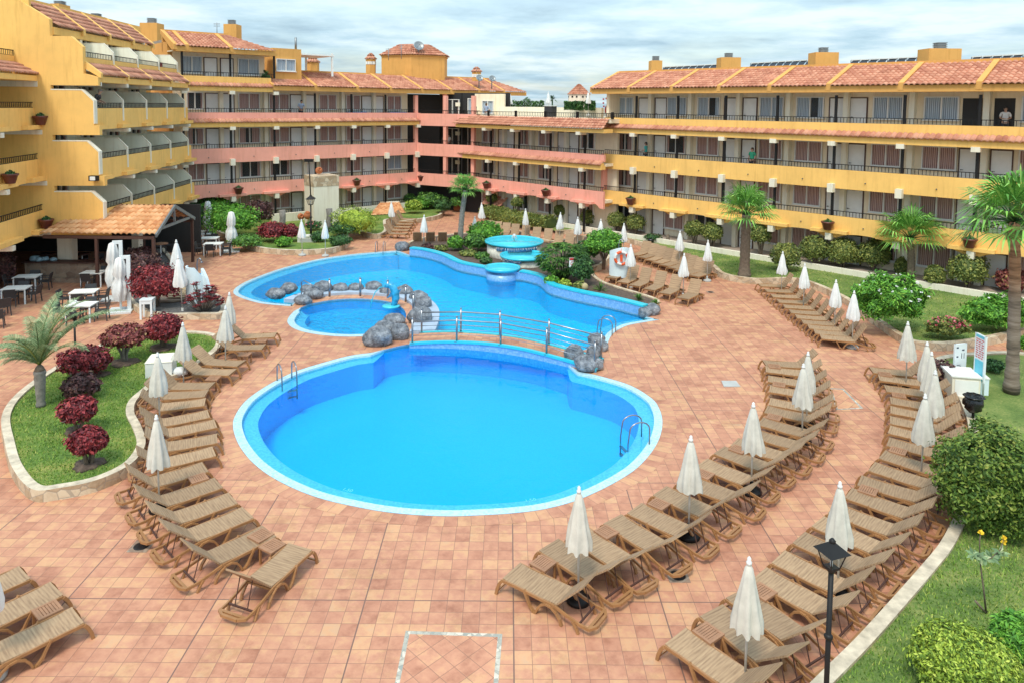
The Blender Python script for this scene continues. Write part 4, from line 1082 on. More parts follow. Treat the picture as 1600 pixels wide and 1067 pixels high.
# --- raised back wall of the long pool with cyan coping
bk = a2; 
t = thing('pool_wall', 'curving raised pool wall with light blue mosaic and cyan coping', 'wall')
def strip_solid(pts, w, z0, z1, mb, side=1):
    k = len(pts); nn = []
    for i in range(k):
        a = Vector(pts[max(0, i-1)]); b = Vector(pts[min(k-1, i+1)]); d = (b-a).normalized(); nn.append(Vector((-d.y, d.x))*side)
    A = [tuple(p[:2]) for p in pts]; B = [tuple(Vector(p[:2])+nn[i]*w) for i, p in enumerate(pts)]
    for i in range(k-1):
        a0, a1_, b0, b1 = A[i], A[i+1], B[i], B[i+1]
        mb.poly([(*a0, z1), (*a1_, z1), (*b1, z1), (*b0, z1)] if side > 0 else [(*b0, z1), (*b1, z1), (*a1_, z1), (*a0, z1)])
        mb.poly([(*a0, z0), (*a1_, z0), (*a1_, z1), (*a0, z1)] if side > 0 else [(*a1_, z0), (*a0, z0), (*a0, z1), (*a1_, z1)])
        mb.poly([(*b1, z0), (*b0, z0), (*b0, z1), (*b1, z1)] if side > 0 else [(*b0, z0), (*b1, z0), (*b1, z1), (*b0, z1)])
    mb.poly([(*A[0], z0), (*A[0], z1), (*B[0], z1), (*B[0], z0)]); mb.poly([(*A[-1], z0), (*B[-1], z0), (*B[-1], z1), (*A[-1], z1)])
    return B
m = MB(); strip_solid(bk, .30, -.3, .42, m, 1); part('mosaic_wall', m, WALLM, t)
b2 = [tuple(Vector(p)+Vector((0, -.04))) for p in bk]; xa, xb = G(759, 430).x, G(811, 437).x
for seg in ([p for p in b2 if p[0] < xa], [p for p in b2 if p[0] > xb]): m = MB(); strip_solid(seg, .40, .42, .50, m, 1); part('coping', m, CYAN, t)
# --- bridge
near = spline(pxp([(640, 534), (690, 534), (741, 537), (784, 542), (827, 549), (884, 562), (932, 574)], .2), 6, False)
farr = spline(pxp([(657, 517), (700, 518), (747, 522), (784, 526), (827, 532), (895, 547), (943, 558)], .2), 6, False)
nearw = spline(pxp([(640, 529), (690, 529.5), (741, 533), (784, 538), (827, 545), (884, 558)], .5), 6, False)
t = thing('footbridge', 'low curved footbridge with tiled deck and steel handrails between two pools', 'bridge')
def lerp_line(P, s):
    x = s*(len(P)-1); i = min(int(x), len(P)-2); f = x-i; return Vector((P[i][0]*(1-f)+P[i+1][0]*f, P[i][1]*(1-f)+P[i+1][1]*f))
zb = lambda s: .12+.14*math.sin(math.pi*s)
NB = 24
m = MB(); w_ = MB(); wf = MB(); cp = MB(); u = 0
N_ = [lerp_line(near, i/NB) for i in range(NB+1)]; F_ = [lerp_line(farr, i/NB) for i in range(NB+1)]
for i in range(NB):
    z0, z1 = zb(i/NB), zb((i+1)/NB); a, b, c, d = N_[i], N_[i+1], F_[i+1], F_[i]
    L1 = (b-a).length
    m.poly([(*a, z0), (*b, z1), (*c, z1), (*d, z0)], [(u, 0), (u+L1, 0), (u+L1, 1.6), (u, 1.6)]); u += L1
    w_.poly([(*a, -.35), (*b, -.35), (*b, z1), (*a, z0)]); wf.poly([(*c, -.35), (*d, -.35), (*d, z0), (*c, z1)])
    for (p, q, s_) in ((a, b, -1), (d, c, 1)):
        e = (q-p).normalized(); n_ = Vector((-e.y, e.x))*s_
        n1 = cp.add([(*(p+n_*.04), z0-.05), (*(q+n_*.04), z1-.05), (*(q+n_*.04), z1+.04), (*(p+n_*.04), z0+.04), (*(p-n_*.10), z0+.04), (*(q-n_*.10), z1+.04), (*(p-n_*.10), z0-.01), (*(q-n_*.10), z1-.01)])
        for fc in ((0, 1, 2, 3), (3, 2, 5, 4), (4, 5, 7, 6), (6, 7, 1, 0)): cp.face([n1+x for x in fc])
part('deck', m, TILEUV, t); part('mosaic_side', w_, WALLM, t); part('mosaic_side', wf, WALLM, t); part('edge_coping', cp, CYAN, t)
for line, inn, lab in ((N_, 1, 'near'), (F_, -1, 'far')):
    tops = []
    for j in range(5):
        s = [.015, .24, .49, .745, .985][j]; p = lerp_line([tuple(x) for x in line], s); z = zb(s)
        e = (Vector(line[-1])-Vector(line[0])).normalized(); n_ = Vector((-e.y, e.x))*inn*.05; p = p+n_
        h = .95; m = MB(); m.tube([(*p, z-.02), (*p, z+h)], .038, 8); m.ball((*p, z+h+.05), .04, 8, 6); m.box(p.x-.09, p.x+.09, p.y-.09, p.y+.09, z, z+.03)
        part('rail_post', m, STEEL, t); tops.append((p, z))
    m = MB(); m.tube([(*p, z+.86) for p, z in tops], .03, 8); part('handrail', m, STEEL, t)
    for hh in (.3, .5, .68):
        m = MB(); m.tube([(*p, z+hh) for p, z in tops], .011, 5); part('rail_wire', m, STEEL, t)
# --- ladders
def ladder(px, py, rz, label, sc_=1.):
    p = G(px, py, 0); t = thing('pool_ladder', label, 'ladder', (p.x, p.y, 0), rz, 'steel pool ladders'); t.scale = (.82, .9, .82)
    for s_ in (-.28, .28):
        m = MB(); pts = [(-.45, s_, 0), (-.45, s_, .55)]+[(-.45+.38*(1-math.cos(a)), s_, .55+.28*math.sin(a)) for a in [math.pi*i/8 for i in range(1, 8)]]+[(.31, s_, .5), (.36, s_, .1), (.36, s_, -.62)]
        m.tube(pts, .026, 8); part('handrail', m, STEEL, t)
    for i in range(2):
        part('step', MB().box(.30, .42, -.26, .26, -.25-.27*i, -.22-.27*i), STEEL, t)
ladder(449, 598, R(-58), 'steel pool ladder at the upper left of the round pool')
ladder(990, 690, R(196), 'steel pool ladder at the right side of the round pool')
ladder(946, 520, R(155), 'steel pool ladder by the bridge end of the long pool')
ladder(594, 394, R(-92), 'steel pool ladder at the back edge of the long pool')
# --- rocks
def rockmesh(r, sd, seed):
    m = MB(); off = Vector((seed*3.1, seed*1.7, seed*.9))
    m.ball((0, 0, 0), r, 22, 14, f=lambda d: 1+.20*mnoise.noise(d*1.3+off)+.07*mnoise.noise(d*3.5+off)); return m
rocks = [  # px, py (base centre), rx, rz, label
 (590, 539, 23, 18, 'largest grey boulder at the left foot of the bridge'), (602, 524, 17, 14, 'boulder behind the largest one at the left bridge foot'), (624, 530, 15, 16, 'boulder touching the left end of the footbridge'), (617, 508, 18, 11, 'flat boulder above the left bridge foot beside the small pool'),
 (655, 505, 20, 16, 'boulder at the far left end of the bridge handrail'), (660, 483, 15, 14, 'boulder at the right side of the small pool wall'), (654, 470, 14, 10, 'dark boulder right of the dolphin fountain'), (632, 462, 13, 10, 'boulder behind the dolphin fountain'), (605, 461, 12, 8, 'boulder left of the dolphin fountain between two posts'),
 (584, 455, 14, 10, 'boulder between the second and third steel posts'), (556, 456, 13, 8, 'pale boulder right of the middle steel post'), (531, 457, 13, 9, 'boulder left of the middle steel post'), (504, 458, 15, 12, 'boulder under the small steel handrail'), (489, 467, 16, 10, 'long low boulder at the upper left of the small pool'), (473, 476, 14, 9, 'boulder at the left end of the small pool wall'), (480, 458, 11, 8, 'boulder under the left steel handrail post'),
 (451, 457, 14, 9, 'small boulder second from the left in the long pool'), (431, 465, 15, 9, 'leftmost small boulder in the long pool'), (463, 465, 8, 4, 'tiny dark boulder in the water beside the handrail'),
 (897, 566, 16, 17, 'tall boulder at the right foot of the bridge'), (928, 563, 13, 16, 'boulder behind the right bridge foot by the ladder'), (919, 578, 23, 15, 'widest boulder at the right foot of the bridge'), (932, 540, 14, 12, 'boulder under the bridge end ladder'), (942, 548, 9, 10, 'small boulder beside the last bridge post'),
 (1008, 494, 11, 9, 'pale boulder at the right tip of the long pool'), (1019, 492, 13, 11, 'blue-grey round boulder at the right tip of the long pool'), (628, 392, 11, 9, 'boulder at the far left corner of the cyan coping')]
for i, (px, py, rx, rz_, lb) in enumerate(rocks):
    p = G(px, py, 0); s_ = p.y/F
    rxx = rx*s_; rzz = rz_*s_
    mb = rockmesh((rxx, rxx*.8, rzz), 0, i+1)
    o = solo('boulder', mb, ROCK, lb, 'boulder', 'boulders round the pools', (p.x, p.y+rxx*.15, rzz*.62 if i not in (18,) else 0))
# plaster ring of the small pool (raised kerb between rocks)
ring = [(640, 522), (648, 505), (650, 488), (638, 474), (615, 466), (580, 462), (548, 461), (515, 463), (488, 468), (472, 474)]
t = thing('pool_kerb', 'pale blue-grey curved kerb under the boulders round the small pool', 'kerb')
m = MB(); strip_solid(spline(pxp(ring), 5, False), 1.05, -.3, .12, m, -1)
part('kerb', m, simple('blue_grey_render', (.36, .44, .54), .7, var=.1), t)
m = MB(); 
# steel posts along the kerb
for i, (px, yb, yt) in enumerate(((515, 464, 435), (563, 463, 433), (606, 466, 437), (634, 472, 446), (646, 490, 458))):
    p = G(px, yb, .1); h = (yb-yt)*p.y/F
    m = MB(); m.tube([(0, 0, 0), (0, 0, h-.08)], .055, 8); m.ball((0, 0, h-.03), .05, 8, 6)
    solo('steel_post', m, STEEL, ORD[i]+' from the left of the steel posts on the small pool kerb', 'post', 'steel posts on the small pool kerb', p)
p = G(471, 464, .05); m = MB(); m.tube([(0, 0, 0), (0, 0, .72), (.12, 0, .82), (.95, -.1, .42)], .03, 8)
solo('grab_rail', m, STEEL, 'bent steel grab rail rising from the rocks left of the small pool', 'handrail', None, p)
# dolphin spout
p = G(611, 480, .02); t = thing('dolphin_fountain', 'small blue dolphin water spout on the small pool kerb', 'fountain', p, 0); t.scale = (.8, .8, .92)
m = MB(); m.tube([(.05, 0, 0), (.2, 0, .18), (.28, 0, .45), (.25, 0, .75), (.12, 0, 1.0), (-.05, 0, 1.12), (-.22, 0, 1.1), (-.38, 0, 1.04)], [.10, .17, .23, .24, .21, .17, .11, .04], 12)
part('body', m, simple('dolphin_blue', (.03, .32, .55), .25, var=.5, vscale=5), t)
m = MB()
for q in ([(.34, 0, .85), (.62, 0, .95), (.42, 0, .65)], [(.0, -.2, .75), (-.2, -.45, .55), (.12, -.2, .6)], [(.0, .2, .75), (-.2, .45, .55), (.12, .2, .6)]):
    m.add([]); a = [Vector(x) for x in q]; nn = (a[1]-a[0]).cross(a[2]-a[0]).normalized()*.03
    k = m.add([x+nn for x in a]+[x-nn for x in a]); m.face((k, k+1, k+2)); m.face((k+5, k+4, k+3))
    for i in range(3): j = (i+1) % 3; m.face((k+i, k+3+i, k+3+j, k+j))
part('fin', m, simple('dolphin_fin', (.02, .20, .42), .3), t)
m = MB(); m.lathe([(.5, 0), (.55, .06), (.45, .1)], n=20); part('base', m, CYANF, t)
m = MB(); m.tube([(-.38, 0, 1.05), (-.65, 0, 1.02), (-.95, 0, .75), (-1.15, 0, .3), (-1.22, 0, -.06)], [.02, .025, .03, .035, .04], 6); part('water_jet', m, FWATER, t)
# --- fountain of three basins
t = thing('cascade_fountain', 'round three-tier cyan cascade fountain on a white stone wall', 'fountain')
def basin(px, py, rpx, z, thick, wall, nm, yq=1.):
    c = G(px, py, z); r = rpx*c.y/F
    m = MB(); m.lathe([(r*.9, -thick), (r, -thick*.6), (r+.03, -.02), (r+.02, .04), (r-.10, .05), (r-.14, -.08), (.02, -.08)], c, 40); part('basin', m, CYANF, t)
    m = MB(); m.lathe([(.01, -.03), (r-.12, -.03), (r-.12, -.02), (.01, -.02)], c, 40); part('water', m, FWATER, t)
    return c, r
c1, r1 = basin(803.5, 377, 46, 1.15, .14, 0, '')
c2, r2 = basin(819, 399, 38, .8, .13, 0, '')
c3, r3 = basin(785, 418, 28, .57, .14, 0, '')
m = MB(); m.lathe([(r1-.12, 0), (r1-.12, c1.z-.25)], (c1.x, c1.y, 0), 32); part('stone_drum', m, STONEW, t)
m = MB(); m.lathe([(r2-.15, 0), (r2-.15, c2.z-.22)], (c2.x, c2.y, 0), 32); part('stone_drum', m, STONEW, t)
m = MB(); m.lathe([(r3-.1, -.3), (r3-.1, c3.z-.3)], (c3.x, c3.y, 0), 28); part('mosaic_drum', m, WALLM, t)
def fall(c, r, a0, a1, z0, z1, seed):
    q = random.Random(seed); m = MB(); n = 26; rr_ = r-.07
    A = [(c.x+rr_*math.cos(R(a0+(a1-a0)*i/n)), c.y+rr_*math.sin(R(a0+(a1-a0)*i/n))) for i in range(n+1)]
    for a, b in zip(A, A[1:]): m.poly([(*a, z0), (*b, z0), (*b, z1), (*a, z1)])
    part('dark_blue_drum', m, simple('dark_blue_tiles', (.03, .13, .30), .3, var=.3, vscale=8) if 'dark_blue_tiles' not in MATS else MATS['dark_blue_tiles'], t)
    m = MB()
    for i in range(40):
        a = R(a0+(a1-a0)*(i+q.uniform(-.4, .4))/40); e = r+.03; m.tube([(c.x+e*math.cos(a), c.y+e*math.sin(a), z1-.02), (c.x+(e+.03)*math.cos(a), c.y+(e+.03)*math.sin(a), z0+q.uniform(0, .2))], .009, 4)
    part('water_curtain', m, CLOTHW, t); bpy.context.view_layer.update(); t.children[-1]['kind'] = 'stuff'
fall(c1, r1, 232, 322, c2.z, c1.z-.1, 1)
fall(c2, r2, 185, 262, c3.z, c2.z-.1, 2)
m = MB(); 
for i in range(9): a = i*.7; m.tube([(c1.x, c1.y, c1.z), (c1.x+.08*math.cos(a), c1.y+.08*math.sin(a), c1.z+.42), (c1.x+.22*math.cos(a), c1.y+.22*math.sin(a), c1.z+.1)], [.025, .03, .01], 5)
part('water_jet', m, CLOTHW, t)
# --- mosaic panels in the paving
def panel(pts, wd, z=.004):
    P = ccw(pxp(pts)); m = MB(); tri_fill(m, inset(P, wd), z); struct('paving_inlay', m, TILED)
    m = MB(); ribbon(m, P, 0, wd, z); struct('paving_inlay_border', m, CRAZY)
panel([(634, 985), (785, 990), (776, 1100), (610, 1100)], .115)
panel([(1296, 606), (1318, 607), (1349, 638), (1307, 640)], .1)
m = MB(); P = ccw(pxp([(1127, 595), (1150, 595), (1157, 604), (1131, 604)])); m.prism(P, .0, .02); solo('access_cover', m, CONC, 'pale square access cover set in the tiles right of the round pool', 'access cover')
def drain(px, py, lb, r=.16):
    p = G(px, py, 0); t = thing('floor_drain', lb, 'drain', p, 0, 'round floor drains')
    part('frame', MB().box(-r*1.35, r*1.35, -r*1.35, r*1.35, 0, .008), STONEB, t)
    m = MB(); m.lathe([(r, .008), (r, .014), (r*.8, .016), (.02, .016)], n=20); part('grate', m, BLACK, t)
drain(221, 853, 'round black floor drain left of the left lounger row'); drain(1059, 899, 'round black floor drain behind the inner right lounger row'); drain(1110, 457, 'small dark drain near the foot of the back lounger rows', .13)
# --- planters
def planter(nm, label, outline_px, h, ground, gname, ww=.22, n=6, world=False, wallmat=None, cap=None, closed=True, skip=None):
    P = outline_px if world else spline(pxp(outline_px), n); P = ccw(P)
    t = thing(nm, label, 'planter wall'); m = MB()
    A, B = P, inset(P, ww); k = len(P)
    mc = MB()
    for i in range(k):
        if skip and skip(P[i]): continue
        j = (i+1) % k
        m.poly([(*A[i], -.02), (*A[j], -.02), (*A[j], h), (*A[i], h)]); m.poly([(*B[j], -.02), (*B[i], -.02), (*B[i], h), (*B[j], h)])
        mc.poly([(*A[i], h), (*A[j], h), (*B[j], h), (*B[i], h)])
        A2 = [A[i], A[j]]
    part('stone_face', m, wallmat or STONE, t); part('cap', mc, cap or STONECAP, t)
    g = MB(); tri_fill(g, inset(P, ww*.5), h-.06); struct(gname, g, ground)
    return P
kid = [(3, 665), (8, 708), (20, 748), (50, 782), (95, 780), (150, 768), (195, 748), (218, 728), (228, 705), (220, 678), (210, 658), (213, 640), (228, 625), (250, 608), (290, 592), (322, 572), (344, 553), (345, 538), (325, 530), (285, 528), (235, 532), (180, 540), (130, 563), (75, 592), (25, 630)]
KIDNEY = planter('lawn_wall', 'low stone wall round the kidney-shaped lawn', kid, .30, LAWN, 'kidney_lawn')
cafe = [(196, 464), (203, 480), (225, 495), (262, 501), (305, 500), (345, 499), (353, 488), (346, 472), (325, 462), (300, 452), (282, 432), (268, 408), (250, 388), (232, 374), (205, 385), (194, 420)]
CAFE = planter('planter_wall', 'low stone wall round the planting bed with crimson shrubs', cafe, .28, GSOIL, 'cafe_bed_soil')
cen = [(325, 362), (365, 382), (400, 394), (440, 399), (490, 399), (530, 394), (546, 381), (544, 368), (560, 368), (585, 374), (604, 368), (604, 350), (630, 352), (686, 343), (696, 330), (720, 322), (742, 325), (745, 300), (720, 290), (600, 305), (420, 315), (290, 320), (262, 340)]
CEN = planter('planter_wall', 'stone wall round the planted mound before the back wing', cen, .35, LAWN, 'back_lawn')
bed = [(1020, 489), (1030, 480), (995, 467), (965, 458), (938, 447), (924, 430), (945, 419), (958, 398), (935, 380), (905, 376), (860, 384), (805, 366), (750, 370), (700, 374), (655, 380), (636, 388)]
P = ccw(pxp(bed)+[tuple(Vector(p)+Vector((.2, .28))) for p in a2]); 
g = MB(); tri_fill(g, P, .30); struct('poolside_bed_soil', g, SOIL)
t = thing('bed_edging', 'low stone edging behind the poolside planting bed', 'planter wall')
m = MB(); strip_solid(spline(pxp(bed), 4, False), .2, -.02, .36, m, 1); part('stone_face', m, STONE, t)
# upper right garden
def wr(w, u, v): return (w.p0[0]+w.d[0]*u+w.n[0]*v, w.p0[1]+w.d[1]*u+w.n[1]*v)
gfront = [(870, 368), (925, 366), (975, 379), (1050, 399), (1105, 419), (1128, 436), (1180, 445), (1236, 444), (1270, 452), (1316, 474), (1347, 496), (1375, 515), (1403, 534), (1431, 546), (1487, 548), (1544, 540), (1620, 524), (1760, 498)]
gf = spline(pxp(gfront), 6, False); GARD = gf+[wr(WR, UE+20, .6), wr(WR, -9, .6)]
t = thing('garden_wall', 'long curving stone wall in front of the right-hand garden', 'planter wall')
m = MB(); strip_solid(gf, .25, -.02, .32, m, 1); part('stone_face', m, STONE, t)
g = MB(); tri_fill(g, ccw(GARD), .24); struct('right_garden_lawn', g, LAWND)
# plinth in front of the right wing
for nm, u0, u1, v0 in (('walkway_kerb', -10, 36, -.55),):
    t = thing('walkway_kerb', 'white kerb wall along the ground floor of the right wing', 'kerb wall', (WR.p0[0], WR.p0[1], 0), WR.t.rotation_euler.z)
    part('kerb', MB().box(-11, 38, -.75, -.5, 0, .55), CREAM2, t); part('walkway', MB().box(-11, 38, -.5, 1.6, 0, .42), simple('walkway_tiles', (.38, .30, .24), .8), t)
low = [(1250, 1105), (1289, 1066), (1336, 1019), (1388, 961), (1440, 901), (1469, 864), (1491, 820), (1508, 770), (1514, 720), (1511, 672), (1499, 637), (1487, 607), (1473, 584), (1463, 569), (1520, 561), (1620, 563), (1900, 610), (1900, 1250), (1100, 1250)]
LOW = planter('lawn_wall', 'low stone wall edging the near right lawn', low, .28, LAWND, 'near_lawn', ww=.24, n=5)
# grass
def grass(nm, poly, n, z, h, seed, wd=.012, near=None):
    r_ = random.Random(seed); xs = [p[0] for p in poly]; ys = [p[1] for p in poly]; m = MB(); c = 0
    x0, x1, y0, y1 = max(min(xs), near[0]), min(max(xs), near[1]), max(min(ys), near[2]), min(max(ys), near[3])
    while c < n:
        x, y = r_.uniform(x0, x1), r_.uniform(y0, y1)
        c += 1
        if not inside((x, y), poly): continue
        hh = h*r_.uniform(.5, 1.4); a = r_.uniform(0, 6.28); dx, dy = math.cos(a)*wd, math.sin(a)*wd; lx, ly = r_.uniform(-1, 1)*hh*.7, r_.uniform(-1, 1)*hh*.7
        m.poly([(x-dx, y-dy, z), (x+dx, y+dy, z), (x+lx, y+ly, z+hh)])
    o = struct(nm, m, GRASSB, 'stuff'); o['label'] = 'short green grass on the '+nm.replace('_', ' '); o['category'] = 'grass'
grass('near_grass', inset(LOW, .26), 60000, .22, .06, 1, .012, near=(5, 13.5, 8, 26))
grass('kidney_grass', inset(KIDNEY, .26), 30000, .24, .05, 2, .013, near=(-19, -8, 15, 34))
grass('garden_grass', ccw(GARD), 26000, .24, .06, 3, .02, near=(5, 26, 24, 52))
# ------------------------------------------------------------------ vegetation
def leafcloud(n, r, leaf, seed, lump=.18, shell=.78, flat=.0, core=True, long=1.6, up=.3, freq=2.2, bottomcut=-.75):
    """one mesh: leaf faces spread through a lumpy ellipsoid shell plus a dark broken inner mass of leaves"""
    q = random.Random(seed); m = MB(); off = Vector((seed*1.37, seed*.71, seed*2.3)); rx, ry, rz = r
    for i in range(n):
        d = Vector((q.gauss(0, 1), q.gauss(0, 1), q.gauss(0, 1))).normalized()
        if d.z < bottomcut: continue
        lp = 1+lump*mnoise.noise(d*freq+off)*2+.5*lump*mnoise.noise(d*freq*2.6+off)
        rad = lp*(shell+(1-shell)*q.random()**.6) if q.random() < .88 else lp*q.uniform(.9, 1.12)
        if q.random() < .12: rad = lp*q.uniform(.4, .8)
        c = Vector((d.x*rx*rad, d.y*ry*rad, d.z*rz*rad))
        nn = (d*.8+Vector((q.uniform(-1, 1), q.uniform(-1, 1), q.uniform(-.6, 1)+up))).normalized()
        t1 = nn.cross(Vector((q.uniform(-1, 1), q.uniform(-1, 1), q.uniform(-1, 1)))).normalized(); t2 = nn.cross(t1)
        s = leaf*q.uniform(.6, 1.3)
        m.poly([c-t1*s*long*.5, c-t2*s*.42+nn*s*.1, c+t1*s*long*.5, c+t2*s*.42+nn*s*.1])
    if core:
        m.ball((0, 0, 0), (rx*.74, ry*.74, rz*.74), 14, 10, f=lambda d: 1+lump*1.6*mnoise.noise(d*freq+off))
    return m
def bush(nm, label, cat, cx, cy, rx, ry, by, mat, z0=.25, n=1600, leaf=.09, lump=.16, trunk=True, seed=1, group=None, tmat=None, depthk=.9, flowers=None, fl_n=0, multi=4, long=1.6, fn='foliage', up=.3):
    b = G(cx, by, z0); s = b.y/F; cz = z0+(by-cy)*s*1.03; t = thing(nm, label, cat, b, 0, group)
    rr = (rx*s, rx*s*depthk, ry*s); cz_l = max(cz-z0, ry*s*.75)
    m = leafcloud(n, rr, leaf, seed, lump, long=long, up=up); part(fn, m, mat, t, (0, 0, cz_l))
    if trunk and cz_l-rr[2] > .08:
        q = random.Random(seed+50); m = MB()
        for k in range(multi):
            a = 6.28*k/multi+q.uniform(-.4, .4); e = rr[0]*.45
            m.tube([(.05*math.cos(a), .05*math.sin(a), -.05), (.10*math.cos(a)+q.uniform(-.04, .04), .10*math.sin(a), cz_l*.35), (e*math.cos(a)*.8, e*math.sin(a)*.8, cz_l*.75), (e*1.3*math.cos(a), e*1.3*math.sin(a), cz_l+.1)], [.06, .045, .035, .02], 6)
        part('trunk', m, tmat or TRUNK, t)
    if flowers:
        q = random.Random(seed+9); m = MB()
        for k in range(fl_n):
            d = Vector((q.gauss(0, 1), q.gauss(0, 1)-.5, abs(q.gauss(0, 1)))).normalized(); c = Vector((d.x*rr[0], d.y*rr[1], d.z*rr[2]))*q.uniform(1., 1.08)
            for j in range(5):
                e = Vector((q.uniform(-1, 1), q.uniform(-1, 1), q.uniform(-.2, 1))).normalized()*.07; f = e.orthogonal().normalized()*.035
                m.poly([c, c+e*.5-f, c+e, c+e*.5+f])
        part('flower', m, flowers, t, (0, 0, cz_l))
    return t
g1 = 'clipped crimson shrubs on the kidney lawn'
bush('red_shrub', 'flat-topped crimson shrub at the top end of the kidney lawn, nearest the café', 'shrub', 255, 512, 31, 22, 543, LEAFR, n=2200, leaf=.085, seed=1, group=g1, lump=.14)
bush('red_shrub', 'pale-stemmed faded crimson shrub second from the top of the kidney lawn', 'shrub', 195, 524, 32, 18, 566, LEAFM, n=2000, leaf=.085, seed=2, group=g1, tmat=TRUNKG)
bush('red_shrub', 'wide bright crimson shrub beside the feathery palm', 'shrub', 134, 561, 38, 21, 588, LEAFR, n=2600, leaf=.085, seed=3, group=g1, lump=.13)
bush('red_shrub', 'low dark brownish shrub in the middle of the lawn shrubs', 'shrub', 127, 601, 28, 17, 620, LEAFP, n=1800, leaf=.085, seed=4, group=g1)
bush('red_shrub', 'round crimson shrub second from the near end of the kidney lawn', 'shrub', 123, 638, 28, 20, 674, LEAFR, n=2200, leaf=.08, seed=5, group=g1, lump=.12)
bush('red_shrub', 'nearest round crimson shrub on the kidney lawn, on short trunks', 'shrub', 138.5, 687, 28, 22, 726, LEAFR, n=2400, leaf=.075, seed=6, group=g1, lump=.12)
for i, (cx, by, r_) in enumerate(((255, 543, 22), (195, 566, 22), (158, 585, 14), (121, 672, 20), (139, 725, 24))):
    p = G(cx, by, .25); m = MB(); m.lathe([(r_*p.y/F, .0), (r_*p.y/F*.8, .05), (.05, .07)], n=18, wob=lambda a, i: 1+.12*math.sin(a*19)+.1*math.sin(a*44))
    solo('soil_patch', m, SOIL, 'bare soil ring under the '+('top', 'faded', 'wide', 'round second-nearest', 'nearest')[i]+' crimson shrub', 'soil patch', None, p)
# café bed
bush('red_shrub', 'big crimson shrub at the right of the café bed on dark trunks', 'shrub', 246, 442, 39, 28, 478, LEAFR, n=2600, leaf=.10, seed=7, lump=.16)
bush('red_shrub', 'brown-crimson shrub behind the big one in the café bed', 'shrub', 222, 421, 33, 26, 456, LEAFP, n=2400, leaf=.10, seed=8, z0=.2)
bush('red_shrub', 'brownish shrub farthest back in the café bed', 'shrub', 219, 402, 28, 15, 436, LEAFP, n=2200, leaf=.10, seed=9, z0=.2)
bush('dark_shrub', 'dark brown-green bush at the left picture edge by the bar', 'shrub', 6, 416, 17, 30, 450, LEAFP, n=1800, leaf=.12, seed=10, z0=0, trunk=False)
# aeonium clump
def aeonium(px, by, label):
    b = G(px, by, .22); s = b.y/F; t = thing('succulent_clump', label, 'succulent', b); q = random.Random(4); st_ = MB(); m = MB()
    for k in range(64):
        a = q.uniform(0, 6.28); rr = q.uniform(.1, 1.)**.6*31*s; x, y = rr*math.cos(a), rr*math.sin(a)*.7; z = (16+26*(1-(rr/(31*s))**2))*s*q.uniform(.6, 1.15)
        st_.tube([(x*.3, y*.3, 0), (x*.7, y*.7, z*.6), (x, y, z)], .02, 5)
        for j in range(16):
            b_ = 6.28*j/16*2.4; L_ = .25*(1-j/22); e = Vector((math.cos(b_), math.sin(b_), .25+j/22)).normalized()*L_; f = Vector((-math.sin(b_), math.cos(b_), 0))*.035; c = Vector((x, y, z))
            m.poly([c, c+e*.7-f, c+e, c+e*.7+f])
    part('stem', st_, TRUNKG, t); part('rosette', m, LEAFR, t)['kind'] = 'stuff'
aeonium(318, 486, 'dark crimson succulent rosettes on grey stems beside the white shower wall')
# centre garden
cg = 'bushes in the planted mound'
bush('green_bush', 'largest bright green bush behind the white parasols', 'bush', 360, 343, 40, 24, 372, LEAFB, n=3000, leaf=.12, seed=11, z0=.3, lump=.22, trunk=False)
bush('green_bush', 'bright green bush left of the largest one', 'bush', 336, 327, 30, 18, 352, LEAFB, n=2000, leaf=.13, seed=12, z0=.3, lump=.2, trunk=False)
bush('dark_bush', 'dark green bush beside the bar roof gable', 'bush', 303, 336, 22, 20, 357, LEAFD, n=1500, leaf=.13, seed=13, z0=.3, trunk=False)
bush('yellow_bush', 'yellowish bush at the foot of the yellow building corner', 'bush', 286, 322, 14, 11, 340, LEAFY, n=900, leaf=.13, seed=14, z0=.3, trunk=False)
bush('green_bush', 'tall upright green shrub against the pink fascia', 'bush', 332, 311, 17, 13, 345, LEAF, n=1200, leaf=.13, seed=15, z0=.3, trunk=False)
bush('green_bush', 'small rounded bush on the right of the largest green bush, against the gallery', 'bush', 391, 313, 13, 9, 340, LEAFB, n=900, leaf=.12, seed=16, z0=.3, trunk=False)
bush('purple_bush', 'purple-brown bush between green bush and crimson shrub', 'bush', 405, 331, 20, 19, 362, LEAFP, n=1600, leaf=.12, seed=17, z0=.3, trunk=False)
bush('red_shrub', 'crimson shrub in front of the grey tree stump', 'shrub', 425, 361, 22, 14, 378, LEAFR, n=1500, leaf=.11, seed=18, z0=.3, trunk=False)
bush('red_shrub', 'small crimson shrub right of the grey tree stump', 'shrub', 454, 362, 13, 12, 378, LEAFR, n=900, leaf=.11, seed=19, z0=.3, trunk=False)
bush('low_bush', 'low leafy clump at the left of the mound wall', 'bush', 382, 377, 26, 9, 386, LEAF, n=1200, leaf=.1, seed=20, z0=.3, trunk=False, lump=.25)
bush('low_bush', 'bright low clump under the grey stump', 'bush', 443, 378, 13, 8, 386, LEAFB, n=700, leaf=.1, seed=21, z0=.3, trunk=False)
bush('low_bush', 'dark low bush right of the white stone box', 'bush', 532, 376, 17, 8, 384, LEAFD, n=900, leaf=.1, seed=22, z0=.3, trunk=False)
bush('low_bush', 'dark low bush behind the white stone box', 'bush', 498, 370, 14, 8, 378, LEAFD, n=700, leaf=.1, seed=23, z0=.3, trunk=False)
bush('flowering_bush', 'small orange-speckled bush below the white tower', 'bush', 490, 352, 12, 6, 358, LEAFD, n=600, leaf=.1, seed=24, z0=.4, trunk=False, flowers=PINKF, fl_n=10)
